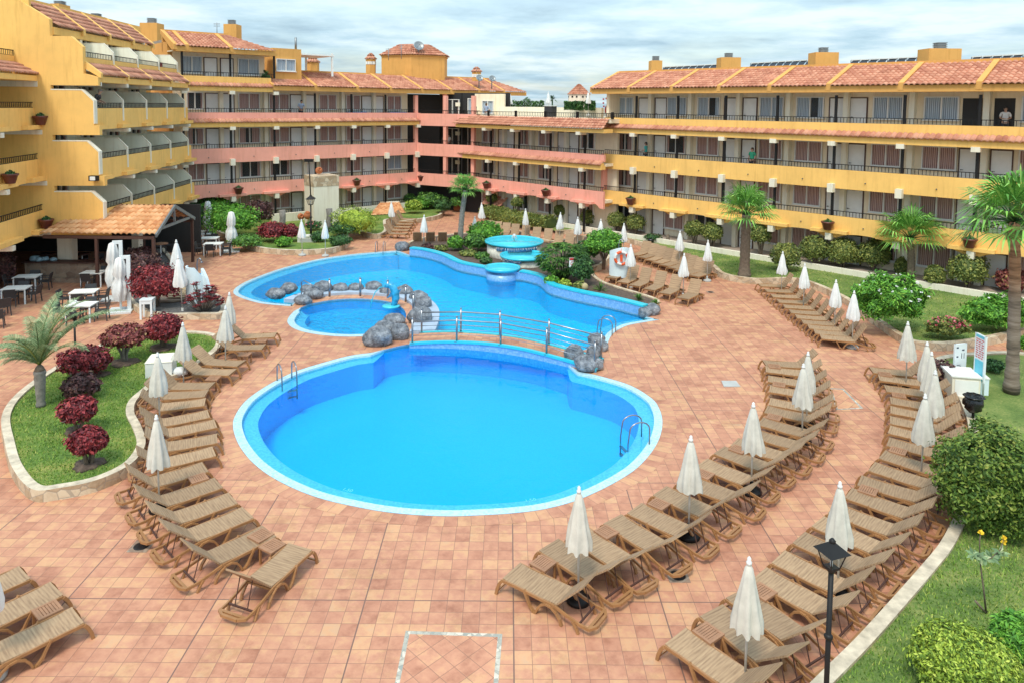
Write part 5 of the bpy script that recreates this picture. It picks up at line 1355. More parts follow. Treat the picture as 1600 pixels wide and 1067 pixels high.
bush('yellow_bush', 'large spreading yellow-green bush right of the white tower', 'bush', 556, 345, 35, 20, 366, LEAFY, n=3400, leaf=.09, seed=25, z0=.3, trunk=False, lump=.2)
bush('dark_bush', 'dark creeping bush under the spreading yellow-green bush', 'bush', 540, 356, 26, 9, 368, LEAFD, n=1200, leaf=.1, seed=26, z0=.3, trunk=False)
bush('clipped_bush', 'clipped yellow-green ball beside the orange tiled mound', 'bush', 646, 322, 14, 9, 334, LEAFY, n=1100, leaf=.1, seed=27, z0=.3, trunk=False, lump=.08)
bush('green_bush', 'small blue-green bush behind the clipped yellow ball', 'bush', 640, 311, 10, 7, 322, LEAF, n=600, leaf=.12, seed=28, z0=.3, trunk=False)
bush('green_bush', 'round green bush right behind the clipped yellow ball', 'bush', 661, 318, 11, 8, 328, LEAFB, n=700, leaf=.12, seed=29, z0=.3, trunk=False)
bush('green_bush', 'wide mid-green bush below the tall cactus', 'bush', 672, 312, 24, 10, 326, LEAF, n=1500, leaf=.12, seed=30, z0=.3, trunk=False, lump=.2)
bush('dark_bush', 'dark bush at the corner left of the slim palm trunk', 'bush', 692, 321, 14, 10, 333, LEAFD, n=1000, leaf=.12, seed=31, z0=.3, trunk=False)
bush('green_bush', 'green bush in front of the red tiled steps', 'bush', 713, 316, 11, 8, 327, LEAF, n=700, leaf=.12, seed=32, z0=.3, trunk=False)
# stumps
for px, by, ty, w_, lb in ((441, 368, 328, 5, 'grey leaning tree stump between crimson shrubs'), (514, 362, 326, 5, 'dark grey tree stump right of the white tower')):
    b = G(px, by, .3); s = b.y/F; h = (by-ty)*s; m = MB(); m.tube([(-.1, 0, -.1), (0, 0, h*.3), (.05, 0, h*.7), (.02, 0, h)], [w_*s*1.3, w_*s, w_*s*.9, w_*s], 10)
    solo('tree_stump', m, TRUNKG, lb, 'tree stump', None, b)
# tall cactus
def cactus(px, by, hpx, label, arms=6):
    b = G(px, by, .3); s = b.y/F; h = hpx*s; q = random.Random(8); m = MB(); m.tube([(0, 0, 0), (0, 0, h*.35), (0, 0, h)], [.16, .18, .14], 8)
    for k in range(arms):
        a = 6.28*k/arms+.3; e = .35+.22*(k % 2); z = h*(.2+.06*k)
        m.tube([(0, 0, z), (e*.7*math.cos(a), e*.7*math.sin(a), z+.15), (e*math.cos(a), e*math.sin(a), z+.5), (e*1.2*math.cos(a), e*1.2*math.sin(a), h*(1.05-.07*k))], .13, 7)
    solo('cactus', m, LEAFD, label, 'cactus', None, b)
cactus(686, 310, 46, 'tall branching candelabra cactus in front of the dark lobby'); cactus(626, 316, 12, 'single slim cactus column by the orange tiled mound', 0)
# hedges
def hedge(nm, label, pts, by_z, wpx, h, mat, n, leaf=.11, seed=1, cat='hedge'):
    P_ = [G(x, y, by_z) for x, y in pts]; t = thing(nm, label, cat, P_[0]); q = random.Random(seed); m = MB()
    L_ = [(P_[i+1]-P_[i]).length for i in range(len(P_)-1)]; T_ = sum(L_)
    for i in range(n):
        s = q.uniform(0, T_); k = 0
        while s > L_[k] and k < len(L_)-1: s -= L_[k]; k += 1
        c = P_[k].lerp(P_[k+1], s/L_[k])-P_[0]
        a = q.uniform(0, math.pi); rr = 1+.25*mnoise.noise(Vector((c.x*1.3, c.y*1.3, seed)))+q.gauss(0, .05)
        e = (P_[k+1]-P_[k]).normalized(); sd = Vector((-e.y, e.x, 0)); p = c+sd*math.cos(a)*wpx*rr+Vector((0, 0, 1))*(abs(math.sin(a))**.7*h*rr*q.uniform(.75, 1) if q.random() < .7 else q.uniform(0, h*.8))
        nn = Vector((q.uniform(-1, 1), q.uniform(-1, 1), q.uniform(-.3, 1.2))).normalized(); t1 = nn.orthogonal().normalized(); t2 = nn.cross(t1); z = leaf*q.uniform(.6, 1.3)
        m.poly([p-t1*z*.8, p-t2*z*.4, p+t1*z*.8, p+t2*z*.4])
    for i in range(len(P_)-1):
        e = (P_[i+1]-P_[i]); m.bar(P_[i]-P_[0]+Vector((0, 0, h*.36)), P_[i+1]-P_[0]+Vector((0, 0, h*.36)), wpx*1.35, h*.7)
    part('foliage', m, mat, t)
hedge('low_hedge', 'olive low hedge behind the loungers and fountain', [(765, 335), (790, 345), (830, 352), (862, 356)], .3, 1.0, .9, LEAFO, 4500, seed=2)
hedge('roof_hedge', 'dark hedge along the roof terrace wall, left part', [(756, 171), (812, 173), (852, 174)], 8.9, .5, .9, LEAFD, 2600, seed=3) if False else None
# roof terrace hedges placed by depth
def terrace_hedge(x0, x1, yt, Ya, label, seed):
    a = px_depth(x0, 168.5, Ya); b = px_depth(x1, 169.5, Ya); h = (168.5-yt)*Ya/F
    t = thing('terrace_hedge', label, 'hedge', a); q = random.Random(seed); m = MB(); d = b-a
    for i in range(2200):
        s = q.random(); hh = h*(.8+.5*mnoise.noise(Vector((s*d.length*1.1, seed, 0)))); p = d*s+Vector((0, q.uniform(-.5, .5), q.uniform(-.3, 1)**1*hh))
        nn = Vector((q.uniform(-1, 1), q.uniform(-1, 1), q.uniform(-.3, 1.))).normalized(); t1 = nn.orthogonal().normalized(); t2 = nn.cross(t1); z = .13*q.uniform(.6, 1.3)
        m.poly([p-t1*z*.8, p-t2*z*.4, p+t1*z*.8, p+t2*z*.4])
    part('foliage', m, LEAFD, t)
terrace_hedge(754, 850, 154, 66.5, 'dark green hedge on the roof terrace under the centre roof end', 5)
terrace_hedge(882, 911, 156, 57.5, 'dark green hedge on the roof terrace before the distant tower', 6); terrace_hedge(914, 929, 156, 56.5, 'small hedge clump on the roof terrace next to the yellow wing', 7)
# topiary trees of the right garden
tg = 'clipped round shrubs in the right garden'
tops = [ # cx, cy, rx, ry, by, label
 (768, 311, 9, 8, 336, 'small clipped shrub tree just right of the slim palm, by the pink ledge'), (808, 318, 10, 8, 346, 'small clipped shrub tree between the first and second white parasols behind the fountain'),
 (873.7, 331, 9, 9, 352, 'small clipped shrub behind the back parasol row'), (918.5, 341, 13, 12, 357, 'clipped shrub with narrow foot right of the back parasols'),
 (962.6, 346, 15, 13, 366, 'left shrub of the first clipped pair near the white kerb'), (993, 349, 16, 13, 370, 'right shrub of the first clipped pair near the white kerb'),
 (1084, 359.5, 16, 13, 387, 'left shrub of the clipped pair left of the first fan palm'), (1112, 364, 18, 15, 391, 'right shrub of the clipped pair left of the first fan palm, with bare stems'), (1187.5, 367, 17, 17, 403, 'clipped shrub just right of the first fan palm trunk'),
 (1227, 401, 25, 20, 423, 'bushy untrimmed green shrub beside the small white parasol'), (1272, 390, 24, 21, 418, 'left shrub of the three grown-together clipped shrubs'), (1316, 395, 27, 22, 423, 'middle shrub of the three grown-together clipped shrubs'), (1364, 398, 26, 22, 427, 'right shrub of the three grown-together clipped shrubs'),
 (1408, 418, 11, 14, 433, 'small green shrub hidden behind the second fan palm'), (1460, 431, 16, 16, 450, 'small round clipped shrub right of the second fan palm'), (1510.5, 421, 31, 26, 456, 'largest ball-shaped clipped shrub left of the tall palm')]
for i, (cx, cy, rx, ry, by, lb) in enumerate(tops):
    bush('clipped_shrub', lb, 'shrub', cx, cy-1, rx*.95, ry, by, LEAFO, n=1800 if i < 9 else 2600, leaf=.085, seed=40+i, group=tg, lump=.10, z0=.25, tmat=TRUNK, multi=5)
bush('red_shrub', 'dull crimson shrub right of the tall palm trunk', 'shrub', 1578, 438, 22, 18, 462, LEAFM, n=1500, leaf=.10, seed=60, z0=.25)
bush('oleander', 'big glossy oleander with white flowers at the wall corner', 'shrub', 1391, 466, 54, 36, 516, LEAFB, n=9000, leaf=.075, seed=61, z0=.25, trunk=False, lump=.2, long=3.0, flowers=WHITF, fl_n=26, depthk=.6, up=.6)
bush('oleander', 'oleander hedge bush at the right picture edge behind the tall palm', 'shrub', 1556, 486, 52, 25, 518, LEAFB, n=7500, leaf=.075, seed=62, z0=.25, trunk=False, lump=.2, long=3.0, flowers=WHITF, fl_n=8, depthk=.5, up=.6)
bush('flowering_bush', 'low dark bush with pink-red flowers between the oleanders', 'shrub', 1480, 510, 32, 14, 530, LEAFO, n=1800, leaf=.10, seed=63, z0=.25, trunk=False, lump=.25, flowers=PINKF, fl_n=60, depthk=.5)
bush('low_bush', 'sparse grey-green plant in the grass near the white kerb', 'bush', 1020, 371, 14, 5, 378, LEAFD, n=260, leaf=.1, seed=64, z0=.25, trunk=False)
# beds near the pool
bush('green_bush', 'glossy green bush left of the cascade fountain', 'bush', 757, 362, 27, 15, 386, LEAFB, n=2200, leaf=.12, seed=70, z0=.3, trunk=False, lump=.18)
bush('green_bush', 'dark lower bush beside the fountain drum', 'bush', 742, 378, 17, 12, 394, LEAF, n=1200, leaf=.12, seed=71, z0=.3, trunk=False)
bush('green_bush', 'feathery green bush at the foot of the slim palm', 'bush', 711, 379, 12, 10, 392, LEAFB, n=900, leaf=.11, seed=72, z0=.3, trunk=False, long=2.6)
for i, (x, y, rx, m_) in enumerate(((668, 388, 9, LEAFP), (690, 390, 10, LEAFO), (732, 398, 14, LEAFO), (752, 402, 12, LEAF), (760, 410, 9, LEAFD))):
    bush('groundcover_clump', ('brown', 'olive', 'wide olive', 'mid green', 'small dark')[i]+' low clump '+('below the dark chair backs', 'left of the slim palm foot', 'right of the slim palm foot', 'beside the fountain basin', 'by the lowest basin')[i], 'low plant', x, y-2, rx, 5, y+2, m_, n=420, leaf=.10, seed=73+i, z0=.3, trunk=False)
def umbrella_plant(px, by, cy, rx, ry, label, n=130, mat=LEAF, L_=.42):
    b = G(px, by, .3); s = b.y/F; t = thing('umbrella_plant', label, 'plant', b); q = random.Random(12); m = MB(); st_ = MB(); H_ = (by-cy)*s
    for i in range(n):
        d = Vector((q.gauss(0, 1), q.gauss(0, .8), q.gauss(0, 1))).normalized(); c = Vector((d.x*rx*s, d.y*rx*s*.8, H_+d.z*ry*s))*1
        if c.z < .15: c.z = .2
        if i % 3 == 0: st_.tube([(c.x*.2, c.y*.2, 0), (c.x*.6, c.y*.6, c.z*.6), c], .018, 4)
        for k in range(13):
            a = 6.28*k/13+q.uniform(-.15, .15); e = Vector((math.cos(a), math.sin(a), q.uniform(-.35, .2)))*L_*q.uniform(.75, 1.1); f = Vector((-math.sin(a), math.cos(a), 0))*.035
            m.poly([c, c+e*.5-f, c+e+Vector((0, 0, -.06)), c+e*.5+f])
    part('frond', m, mat, t); part('stem', st_, LEAFD, t)
umbrella_plant(878, 437, 403, 36, 24, 'large feathery papyrus-like plant right of the fountain')
bush('dark_bush', 'dark bush behind the prohibition sign', 'bush', 908, 420, 17, 20, 447, LEAFD, n=1700, leaf=.11, seed=80, z0=.3, trunk=False)
bush('dark_bush', 'dark bush between feathery plant and round tree', 'bush', 915, 392, 20, 14, 412, LEAFD, n=1300, leaf=.11, seed=81, z0=.3, trunk=False)
bush('round_tree', 'small round dense tree left of the white shower wall', 'tree', 943, 379, 29, 19, 420, LEAFB, n=3600, leaf=.10, seed=82, z0=.3, lump=.14, multi=6)
for i, (x, y, r_, m_) in enumerate(((862, 439, 12, LEAFB), (882, 444, 10, LEAFY), (905, 447, 9, LEAFO))):
    bush('groundcover_clump', ('bright green', 'yellow and orange', 'olive')[i]+' low clump in the bed right of the fountain', 'low plant', x, y, r_, 7, y+5, m_, n=420, leaf=.11, seed=83+i, z0=.3, trunk=False)
def spiky(px, by, r_, label, mat=LEAF, n=34, z0=.3):
    b = G(px, by, z0); s = b.y/F; m = MB(); q = random.Random(int(px)); 
    for i in range(n):
        a = q.uniform(0, 6.28); el = q.uniform(.2, 1.4); L_ = r_*s*q.uniform(.8, 1.2); d = Vector((math.cos(a)*math.cos(el), math.sin(a)*math.cos(el), math.sin(el)))*L_; f = Vector((-math.sin(a), math.cos(a), 0))*.03
        m.poly([(0, 0, 0), d*.5-f, d+Vector((0, 0, -.12*L_)), d*.5+f])
    solo('spiky_plant', m, mat, label, 'plant', None, b)
spiky(938, 454, 16, 'spiky green plant beside the yellow ball stone in the soil bed'); spiky(998, 469, 13, 'small spiky green plant in the middle of the soil bed'); spiky(1024, 476, 11, 'small spiky plant at the tip of the soil bed')
p = G(913, 453, .3); m = MB(); m.ball((0, 0, .15), .2, 14, 10); solo('round_stone', m, simple('yellowish_stone', (.42, .34, .18), .8), 'yellowish ball-shaped stone in the soil bed', 'stone', None, p)
# near right
bush('big_hedge_bush', 'big dense green and yellow-tipped bush at the right edge behind the outer loungers', 'bush', 1550, 744, 84, 84, 822, LEAFH, n=19000, leaf=.058, seed=90, z0=.22, trunk=False, lump=.16, depthk=.9, long=1.8)
bush('clipped_bush', 'low rounded olive bush at the bottom right of the lawn', 'bush', 1506, 1036, 82, 52, 1072, LEAFY, n=11000, leaf=.042, seed=91, z0=.22, trunk=False, lump=.07, long=1.8)
bush('green_bush', 'bright green feathery bush cut by the right picture edge', 'bush', 1592, 992, 40, 34, 1020, LEAFB, n=6000, leaf=.045, seed=92, z0=.22, trunk=False, lump=.14, long=2.6)
bush('brown_bush', 'brownish low bush behind the white sign boxes', 'bush', 1472, 582, 24, 18, 600, LEAFP, n=1500, leaf=.08, seed=93, z0=.22, trunk=False, lump=.25)
bush('green_bush', 'green bush at the right edge by the tiled path', 'bush', 1604, 536, 12, 14, 553, LEAFB, n=700, leaf=.09, seed=94, z0=0, trunk=False)
bush('brown_bush', 'small dark bush between the tall sign and the palm trunk', 'bush', 1551, 570, 16, 9, 580, LEAFD, n=700, leaf=.08, seed=95, z0=.22, trunk=False)
# the leggy plant with yellow flowers
b = G(1541, 958, .22); s = b.y/F; t = thing('yellow_flowering_plant', 'thin leggy plant with yellow flowers on the near lawn', 'plant', b)
m = MB(); m.tube([(0, 0, 0), (-.08, 0, .5), (-.16, 0, .95), (-.18, 0, 1.1)], [.02, .014, .012, .01], 6); m.tube([(0, 0, 0), (-.22, 0, .25)], .02, 5); m.tube([(-.16, 0, .95), (.05, 0, 1.1), (.2, 0, 1.25), (.24, 0, 1.45)], .01, 5); m.tube([(-.18, 0, 1.1), (-.2, 0, 1.4), (-.19, 0, 1.55)], .01, 5); part('stem', m, TRUNK, t)
q = random.Random(2); m = MB()
for c in ((-.18, 0, 1.1), (.05, 0, 1.1), (.2, 0, 1.2), (-.3, 0, 1.15), (-.05, 0, 1.05)):
    for k in range(16):
        e = Vector((q.uniform(-1, 1), q.uniform(-1, 1), q.uniform(-.4, .6))).normalized()*.16; f = e.orthogonal().normalized()*.03; c_ = Vector(c); m.poly([c_, c_+e*.5-f, c_+e, c_+e*.5+f])
part('leaf', m, PALMG, t)
m = MB()
for c in ((-.19, 0, 1.58), (.24, 0, 1.48), (.25, 0, 1.40)):
    for k in range(14): e = Vector((q.uniform(-1, 1), q.uniform(-1, 1), q.uniform(-1, 1))).normalized()*.06; f = e.orthogonal().normalized()*.025; c_ = Vector(c); m.poly([c_, c_+e*.5-f, c_+e, c_+e*.5+f])
part('flower', m, YFLOW, t)
# ---- palms
def palmtrunk(h, r0, r1, lean=(0, 0), n=26, seed=0, ringy=.06):
    m = MB(); q = random.Random(seed); pts = []; rs = []
    for i in range(n+1):
        s = i/n; pts.append((lean[0]*s*s, lean[1]*s*s, h*s)); base = r0*(1+.3*max(0, 1-s*7)) ; rs.append((base*(1-s)+r1*s)*(1+ringy*((i % 2)*2-1)+q.uniform(-.03, .03)))
    m.tube(pts, rs, 12); return m
def ringbark():
    m, nt, b = newmat('palm_ringed_bark'); p = wpos(nt); mp = N(nt, 'ShaderNodeMapping'); mp.inputs['Scale'].default_value = (.5, .5, 4.5); nt.links.new(p, mp.inputs[0])
    q = nz(nt, mp.outputs[0], 1.6, 5, .65); s = N(nt, 'ShaderNodeSeparateXYZ'); nt.links.new(p, s.inputs[0])
    c = ramp(nt, q, [(.32, (.10, .075, .055)), (.5, (.25, .19, .14)), (.68, (.38, .31, .25))]); t = ramp(nt, mth(nt, 'MULTIPLY', s.outputs[2], .15), [(.50, (.8, .8, .82)), (.62, (1.25, .85, .62))])
    nt.links.new(mixc(nt, 1., c, t, 'MULTIPLY'), b.inputs['Base Color']); b.inputs['Roughness'].default_value = .9; bump(nt, b, q, .9, .04); return m
def fanpalm(label, px, by, crown_y, rpx, trw, z0=.25, nf=30, seed=1, lean=0., tm=None, thin=1., droop=.80, nm='fan_palm'):
    b = G(px, by, z0); s = b.y/F; h = (by-crown_y)*s; t = thing(nm, label, 'palm tree', b); r_ = rpx*s; q = random.Random(seed)
    part('trunk', palmtrunk(h, trw*s, trw*s*.8, (lean*s, 0), seed=seed), tm or TRUNK, t); m = MB(); pm = MB(); top = Vector((lean*s, 0, h))
    for i in range(nf):
        a = 2.4*i+q.uniform(-.2, .2); el = R(80)-R(110)*(i/nf)**.9*droop; d = Vector((math.cos(a)*math.cos(el), math.sin(a)*math.cos(el), math.sin(el)))
        pl = r_*.50*q.uniform(.85, 1.1); hub = top+d*pl; pm.tube([top, top+d*pl*.5+Vector((0, 0, .04)), hub], [.03, .022, .015], 4)
        side = Vector((-math.sin(a), math.cos(a), 0)); upv = side.cross(d)*-1
        nb_ = 22; bl = r_*.60*q.uniform(.85, 1.15)
        for k in range(nb_):
            th = (k/(nb_-1)-.5)*R(230); e = d*math.cos(th)+side*math.sin(th); L_ = bl*(.72+.28*math.cos(th))*q.uniform(.9, 1.05)
            mid = hub+e*L_*.6+upv*L_*.02; tip = hub+e*L_*.98+Vector((0, 0, -1))*L_*q.uniform(.12, .42)
            w = e.cross(upv).normalized()*max(.018, L_*.035)*thin; m.poly([hub, mid-w, tip, mid+w])
    part('frond', m, PALM, t); part('petiole', pm, LEAFD, t)
    m = MB()        # dry skirt under the crown
    for i in range(46):
        a = q.uniform(0, 6.28); e = Vector((math.cos(a), math.sin(a), 0)); c = top+Vector((0, 0, -.05)); L_ = q.uniform(.25, .55)*r_*.6; f = Vector((-math.sin(a), math.cos(a), 0))*.05
        m.poly([c-f, c+e*L_*.45-f+Vector((0, 0, -L_*.5)), c+e*L_*.35+Vector((0, 0, -L_)), c+f+e*.05])
    part('dry_skirt', m, simple('dry_frond', (.28, .18, .09), .9) if 'dry_frond' not in MATS else MATS['dry_frond'], t)
fanpalm('first fan palm from the left in the right garden, thick shaggy trunk', 1163, 432, 334, 54, 8.5, seed=3)
fanpalm('second fan palm from the left in the right garden, small crown', 1423, 443, 372, 58, 6, seed=4, nf=26, lean=-4)
fanpalm('tall fan palm at the right with smooth ringed trunk', 1580, 612, 338, 92, 9.5, seed=5, nf=36, lean=-11, droop=.95, tm=ringbark())
fanpalm('slim palm with a bright crown beside the pool before the back wing', 719, 391, 296, 31, 4.6, seed=6, nf=24, lean=8, tm=TRUNKG, nm='slim_palm')
# feather palm at the left
def featherpalm(label, px, by, ty, z0=.25, seed=2):
    b = G(px, by, z0); s = b.y/F; h = (by-ty)*s; t = thing('feather_palm', label, 'palm tree', b); q = random.Random(seed)
    part('trunk', palmtrunk(h*.86, .11, .17, n=14, ringy=.05), TRUNKG, t); m = MB(); m.tube([(0, 0, h*.84), (0, 0, h*.93), (0, 0, h)], [.165, .12, .05], 10); part('crownshaft', m, TRUNK, t)
    m = MB(); rm = MB()
    fr = [(-170, 35, 1.7), (170, 62, 2.2), (-150, 60, 2.1), (120, 72, 2.3), (-60, 75, 2.4), (95, 85, 2.7), (60, 74, 2.7), (30, 60, 2.7), (12, 52, 2.9), (-20, 44, 2.4), (-100, 66, 2.0), (150, 48, 1.9), (-130, 45, 1.7), (-35, 62, 2.1), (45, 80, 2.4), (178, 22, 1.5), (200, 50, 2.0), (80, 55, 2.), (5, 68, 2.6), (-80, 60, 2.2), (110, 60, 2.5), (-10, 76, 2.7), (140, 70, 2.4), (-45, 50, 2.3)]
    for az, el0, L_ in fr:
        az += q.uniform(-9, 9); el0 += q.uniform(-5, 5); L_ *= q.uniform(.88, 1.1)*(.85 if 110 < az % 360 < 250 else 1.08); a = R(az); pts = []; p = Vector((0, 0, h)); el = R(el0); N2 = 16
        for i in range(N2+1):
            pts.append(p.copy()); d = Vector((math.cos(a)*math.cos(el), math.sin(a)*math.cos(el), math.sin(el))); p += d*L_*.92/N2; el -= R(5.6)*(i/N2+.35)
        rm.tube(pts, [.022*(1-i/(N2+2)) for i in range(N2+1)], 5)
        sd = Vector((-math.sin(a), math.cos(a), 0))
        for i in range(2, int(N2*3.6)):
            f = i/(N2*3.6); x = f*N2; k = min(int(x), N2-1); c = pts[k].lerp(pts[k+1], x-k); d = (pts[k+1]-pts[k]).normalized(); up_ = sd.cross(d)*-1
            ll = .46*math.sin(math.pi*min(1, f*.9+.12))**.7*(1 if f < .9 else .6)
            for sg in (-1, 1):
                e = (sd*sg*.7+d*.8+up_*.3).normalized(); tip = c+e*ll+Vector((0, 0, -ll*q.uniform(.2, .55))); w = d*.0085; m.poly([c-w, c+e*ll*.55-w*1.2, tip, c+e*ll*.55+w*1.2, c+w])
    part('frond', m, PALMG, t); part('rachis', rm, LEAFO, t)
featherpalm('feathery young palm with grey trunk on the kidney lawn', 64, 634, 566)
# dead far palm behind the terrace
p = px_depth(863, 166, 75); m = MB(); m.tube([(0, 0, -1.), (0, 0, .6)], .08, 6); q = random.Random(3)
for i in range(40):
    a = q.uniform(0, 6.28); el = q.uniform(-.2, 1.3); e = Vector((math.cos(a)*math.cos(el), math.sin(a)*math.cos(el), math.sin(el)))*.8; f = Vector((-math.sin(a), math.cos(a), 0))*.05; c = Vector((0, 0, .6)); m.poly([c, c+e*.5-f, c+e+Vector((0, 0, -.2)), c+e*.5+f])
solo('distant_palm', m, LEAFD, 'tiny dark palm top beyond the roof terrace', 'palm tree', None, p)
# ------------------------------------------------------------------ sun loungers
def make_lounger(ANG=42):
    t = thing('sun_lounger', 'proto', 'sun lounger')
    hw = .298
    # seat sling (x: foot -> hinge)
    m = MB(); n = 8
    xs = [0+1.24*i/n for i in range(n+1)]; zz = [.355-.02*math.sin(math.pi*i/n)+.012*(i == 0) for i in range(n+1)]
    for i in range(n):
        a, b = (xs[i], zz[i]), (xs[i+1], zz[i+1])
        m.extr([(a[0], a[1]-.028), (b[0], b[1]-.028), b, a], 'y', -hw, hw)
    part('seat', m, SLING, t)
    m = MB(); A = R(ANG); c, s = math.cos(A), math.sin(A); L = .76
    m.extr([(1.25, .33), (1.25+L*c, .33+L*s), (1.25+L*c-.02*s, .33+L*s+.03), (1.25-.02*s, .36)], 'y', -hw, hw); part('backrest', m, SLING, t)
    m = MB()
    for y in (-hw-.012, hw+.012):
        path = [(.0, .32), (.3, .325), (1.2, .30), (1.45, .235), (1.75, .17), (1.93, .165)]
        for a, b in zip(path, path[1:]): m.bar((a[0], y, a[1]), (b[0], y, b[1]), .035, .055)
    m.bar((1.93, -hw-.03, .17), (1.93, hw+.03, .17), .055, .05, ); m.bar((.03, -hw, .30), (.03, hw, .30), .05, .04); m.bar((.6, -hw, .30), (.6, hw, .30), .04, .03); m.bar((1.22, -hw, .29), (1.22, hw, .29), .05, .04)
    # rounded rear hoop
    m.bar((1.93, -hw-.02, .17), (2.02, -hw*.6, .175), .05, .05); m.bar((2.02, -hw*.6, .175), (2.02, hw*.6, .175), .05, .05); m.bar((2.02, hw*.6, .175), (1.93, hw+.02, .17), .05, .05)
    part('frame', m, FRAME, t)
    for y in (-hw-.03, hw+.03):
        m = MB(); pts = [(.0, .32), (-.06, .24), (-.11, .12), (-.135, .0)]
        for a, b in zip(pts, pts[1:]): m.bar((a[0], y, a[1]), (b[0], y, b[1]), .04, .06, up=(1, 0, 0))
        part('leg', m, FRAME, t)
        m = MB(); pts = [(.52, .36), (.60, .22), (.66, .10), (.74, .02), (.80, .02), (.84, .12), (.91, .22), (1.02, .28), (1.14, .27), (1.25, .2), (1.33, .1), (1.37, .0)]
        for a, b in zip(pts, pts[1:]): m.bar((a[0], y, a[1]), (b[0], y, b[1]), .038, .06, up=(0, 1, 0))
        part('leg', m, FRAME, t)
        m = MB(); pts = [(1.60, .2), (1.68, .1), (1.73, .0)]
        for a, b in zip(pts, pts[1:]): m.bar((a[0], y, a[1]), (b[0], y, b[1]), .038, .055, up=(0, 1, 0))
        part('leg', m, FRAME, t)
    m = MB()
    m.bar((1.25+L*c*.6, -hw*.5, .33+L*s*.6), (1.72, -hw*.5, .17), .015); m.bar((1.25+L*c*.6, hw*.5, .33+L*s*.6), (1.72, hw*.5, .17), .015); m.bar((1.72, -hw, .17), (1.72, hw, .17), .03)
    part('backrest_support', m, BROWN, t); m = MB(); m.bar((-.12, -hw-.03, .07), (-.12, hw+.03, .07), .03); part('foot_bar', m, FRAME, t)
    return t
LP_ = make_lounger(40); uL = {}; LPS = make_lounger(58); uLS = {}; LP2 = make_lounger(45); uL2 = {}
def lounger(foot, hinge, label, group, z=.34, fix=None, steep=False):
    a, b = G(*foot, z), G(*hinge, z); d = b-a; rz = math.atan2(d.y, d.x)+R(rnd.uniform(-1.6, 1.6))
    if fix is not None: rz = fix
    o = place(*((LPS, uLS) if steep else (LP2, uL2) if rnd.random() < .3 else (LP_, uL)), (a.x, a.y, 0), rz, label, group)
    # re-centre so that the seat's middle falls where measured
    if fix is None:
        c = (a+b)/2; o.location = (c.x-.62*math.cos(rz), c.y-.62*math.sin(rz), 0)
    return o
def ordl(i, n):
    if i == n-1: return 'last'
    return ORD[i]
LEFTROW = [((463.7, 859), (410.4, 906)), ((415.9, 832.7), (338.5, 868.5)), ((381.5, 803.5), (306.5, 833.4)), ((358.5, 780), (283, 807)), ((336.5, 755.7), (262, 781)), ((315, 731), (243.6, 752)), ((326.5, 707), (262.8, 721.5)), ((334.5, 685.5), (267, 697)), ((331.3, 663), (269, 675)), ((318.6, 648), (262, 658.5)), ((315.4, 629), (257, 635)), ((319.5, 615), (262, 617.7)), ((330.7, 602.7), (272, 603)), ((363, 581.7), (310, 580)), ((377.5, 568), (327, 565)), ((408.8, 542.5), (363.8, 543)), ((428.8, 523.8), (382, 525.5))]
for i, (f, h) in enumerate(LEFTROW):
    lounger(f, h, 'nearest lounger of the left row, standing apart and turned' if i == 0 else 'brown woven sun lounger, %s from the near end of the left row' % ORD[i] if i < 14 else ('farthest lounger of the left row, by the café bed' if i == 16 else 'lounger at the top of the left row, %s from its far end' % ORD[16-i]), 'sun loungers in the curved left row')
BLK = [((96, 973), (22, 1009)), ((64.4, 931.4), (-6, 964)), ((13.6, 905.6), (-55, 936))]
for i, (f, h) in enumerate(BLK): lounger(f, h, ('lowest', 'middle', 'highest')[i]+' lounger of the trio at the bottom left corner', 'sun loungers at the bottom left corner')
RIN = [((803, 894), (878.5, 928.7)), ((864.7, 855.4), (921, 890)), ((912, 838), (962, 870)), ((963.5, 815.6), (1017.6, 848)), ((995.4, 796), (1061.6, 827)), ((1038.5, 770), (1095, 796)), ((1074, 750.7), (1134.9, 773)), ((1105.5, 726.8), (1157, 746)), ((1132.8, 707), (1183, 724.7)), ((1152, 692), (1214, 711)), ((1174, 676), (1237, 693.8)), ((1191, 658.6), (1252.7, 675.5)), ((1199, 640), (1262, 653)), ((1206, 627.7), (1265, 638)), ((1208, 608), (1260, 616)), ((1205, 592.5), (1256, 599)), ((1200, 577), (1251, 582.7)), ((1193.6, 567), (1249.8, 570))]
for i, (f, h) in enumerate(RIN): lounger(f, h, 'sun lounger, %s from the near end of the inner right row' % ORD[i] if i < 17 else 'farthest lounger of the inner right row', 'sun loungers in the inner right row')
ROUT = [((1059, 997), (1149.6, 1057.8)), ((1115, 958.4), (1194.6, 1017.5)), ((1155, 930), (1233.4, 985.9)), ((1193, 901.6), (1273, 942.7)), ((1220.5, 872.8), (1306.8, 912.5)), ((1253.6, 842.9), (1334.7, 879.4)), ((1282.4, 817.5), (1362.3, 852)), ((1305, 796), (1386, 825.6)), ((1331.3, 772), (1408.4, 798.8)), ((1346.5, 752), (1427, 774)), ((1366.6, 730.3), (1441, 753.4)), ((1381, 710.6), (1456.6, 734.5)), ((1389.6, 691), (1465.6, 708.5)), ((1393, 672), (1463, 687.3)), ((1394, 656.6), (1462, 669)), ((1394.7, 640.9), (1460, 652)), ((1393.8, 626), (1458, 636)), ((1384, 606.6), (1448, 615)), ((1372.7, 589.7), (1436.9, 598)), ((1361, 577.9), (1421, 583))]
for i, (f, h) in enumerate(ROUT): lounger(f, h, 'sun lounger, %s from the near end of the outer right row' % ORD[i] if i < 19 else 'farthest lounger of the outer right row', 'sun loungers in the outer right row')
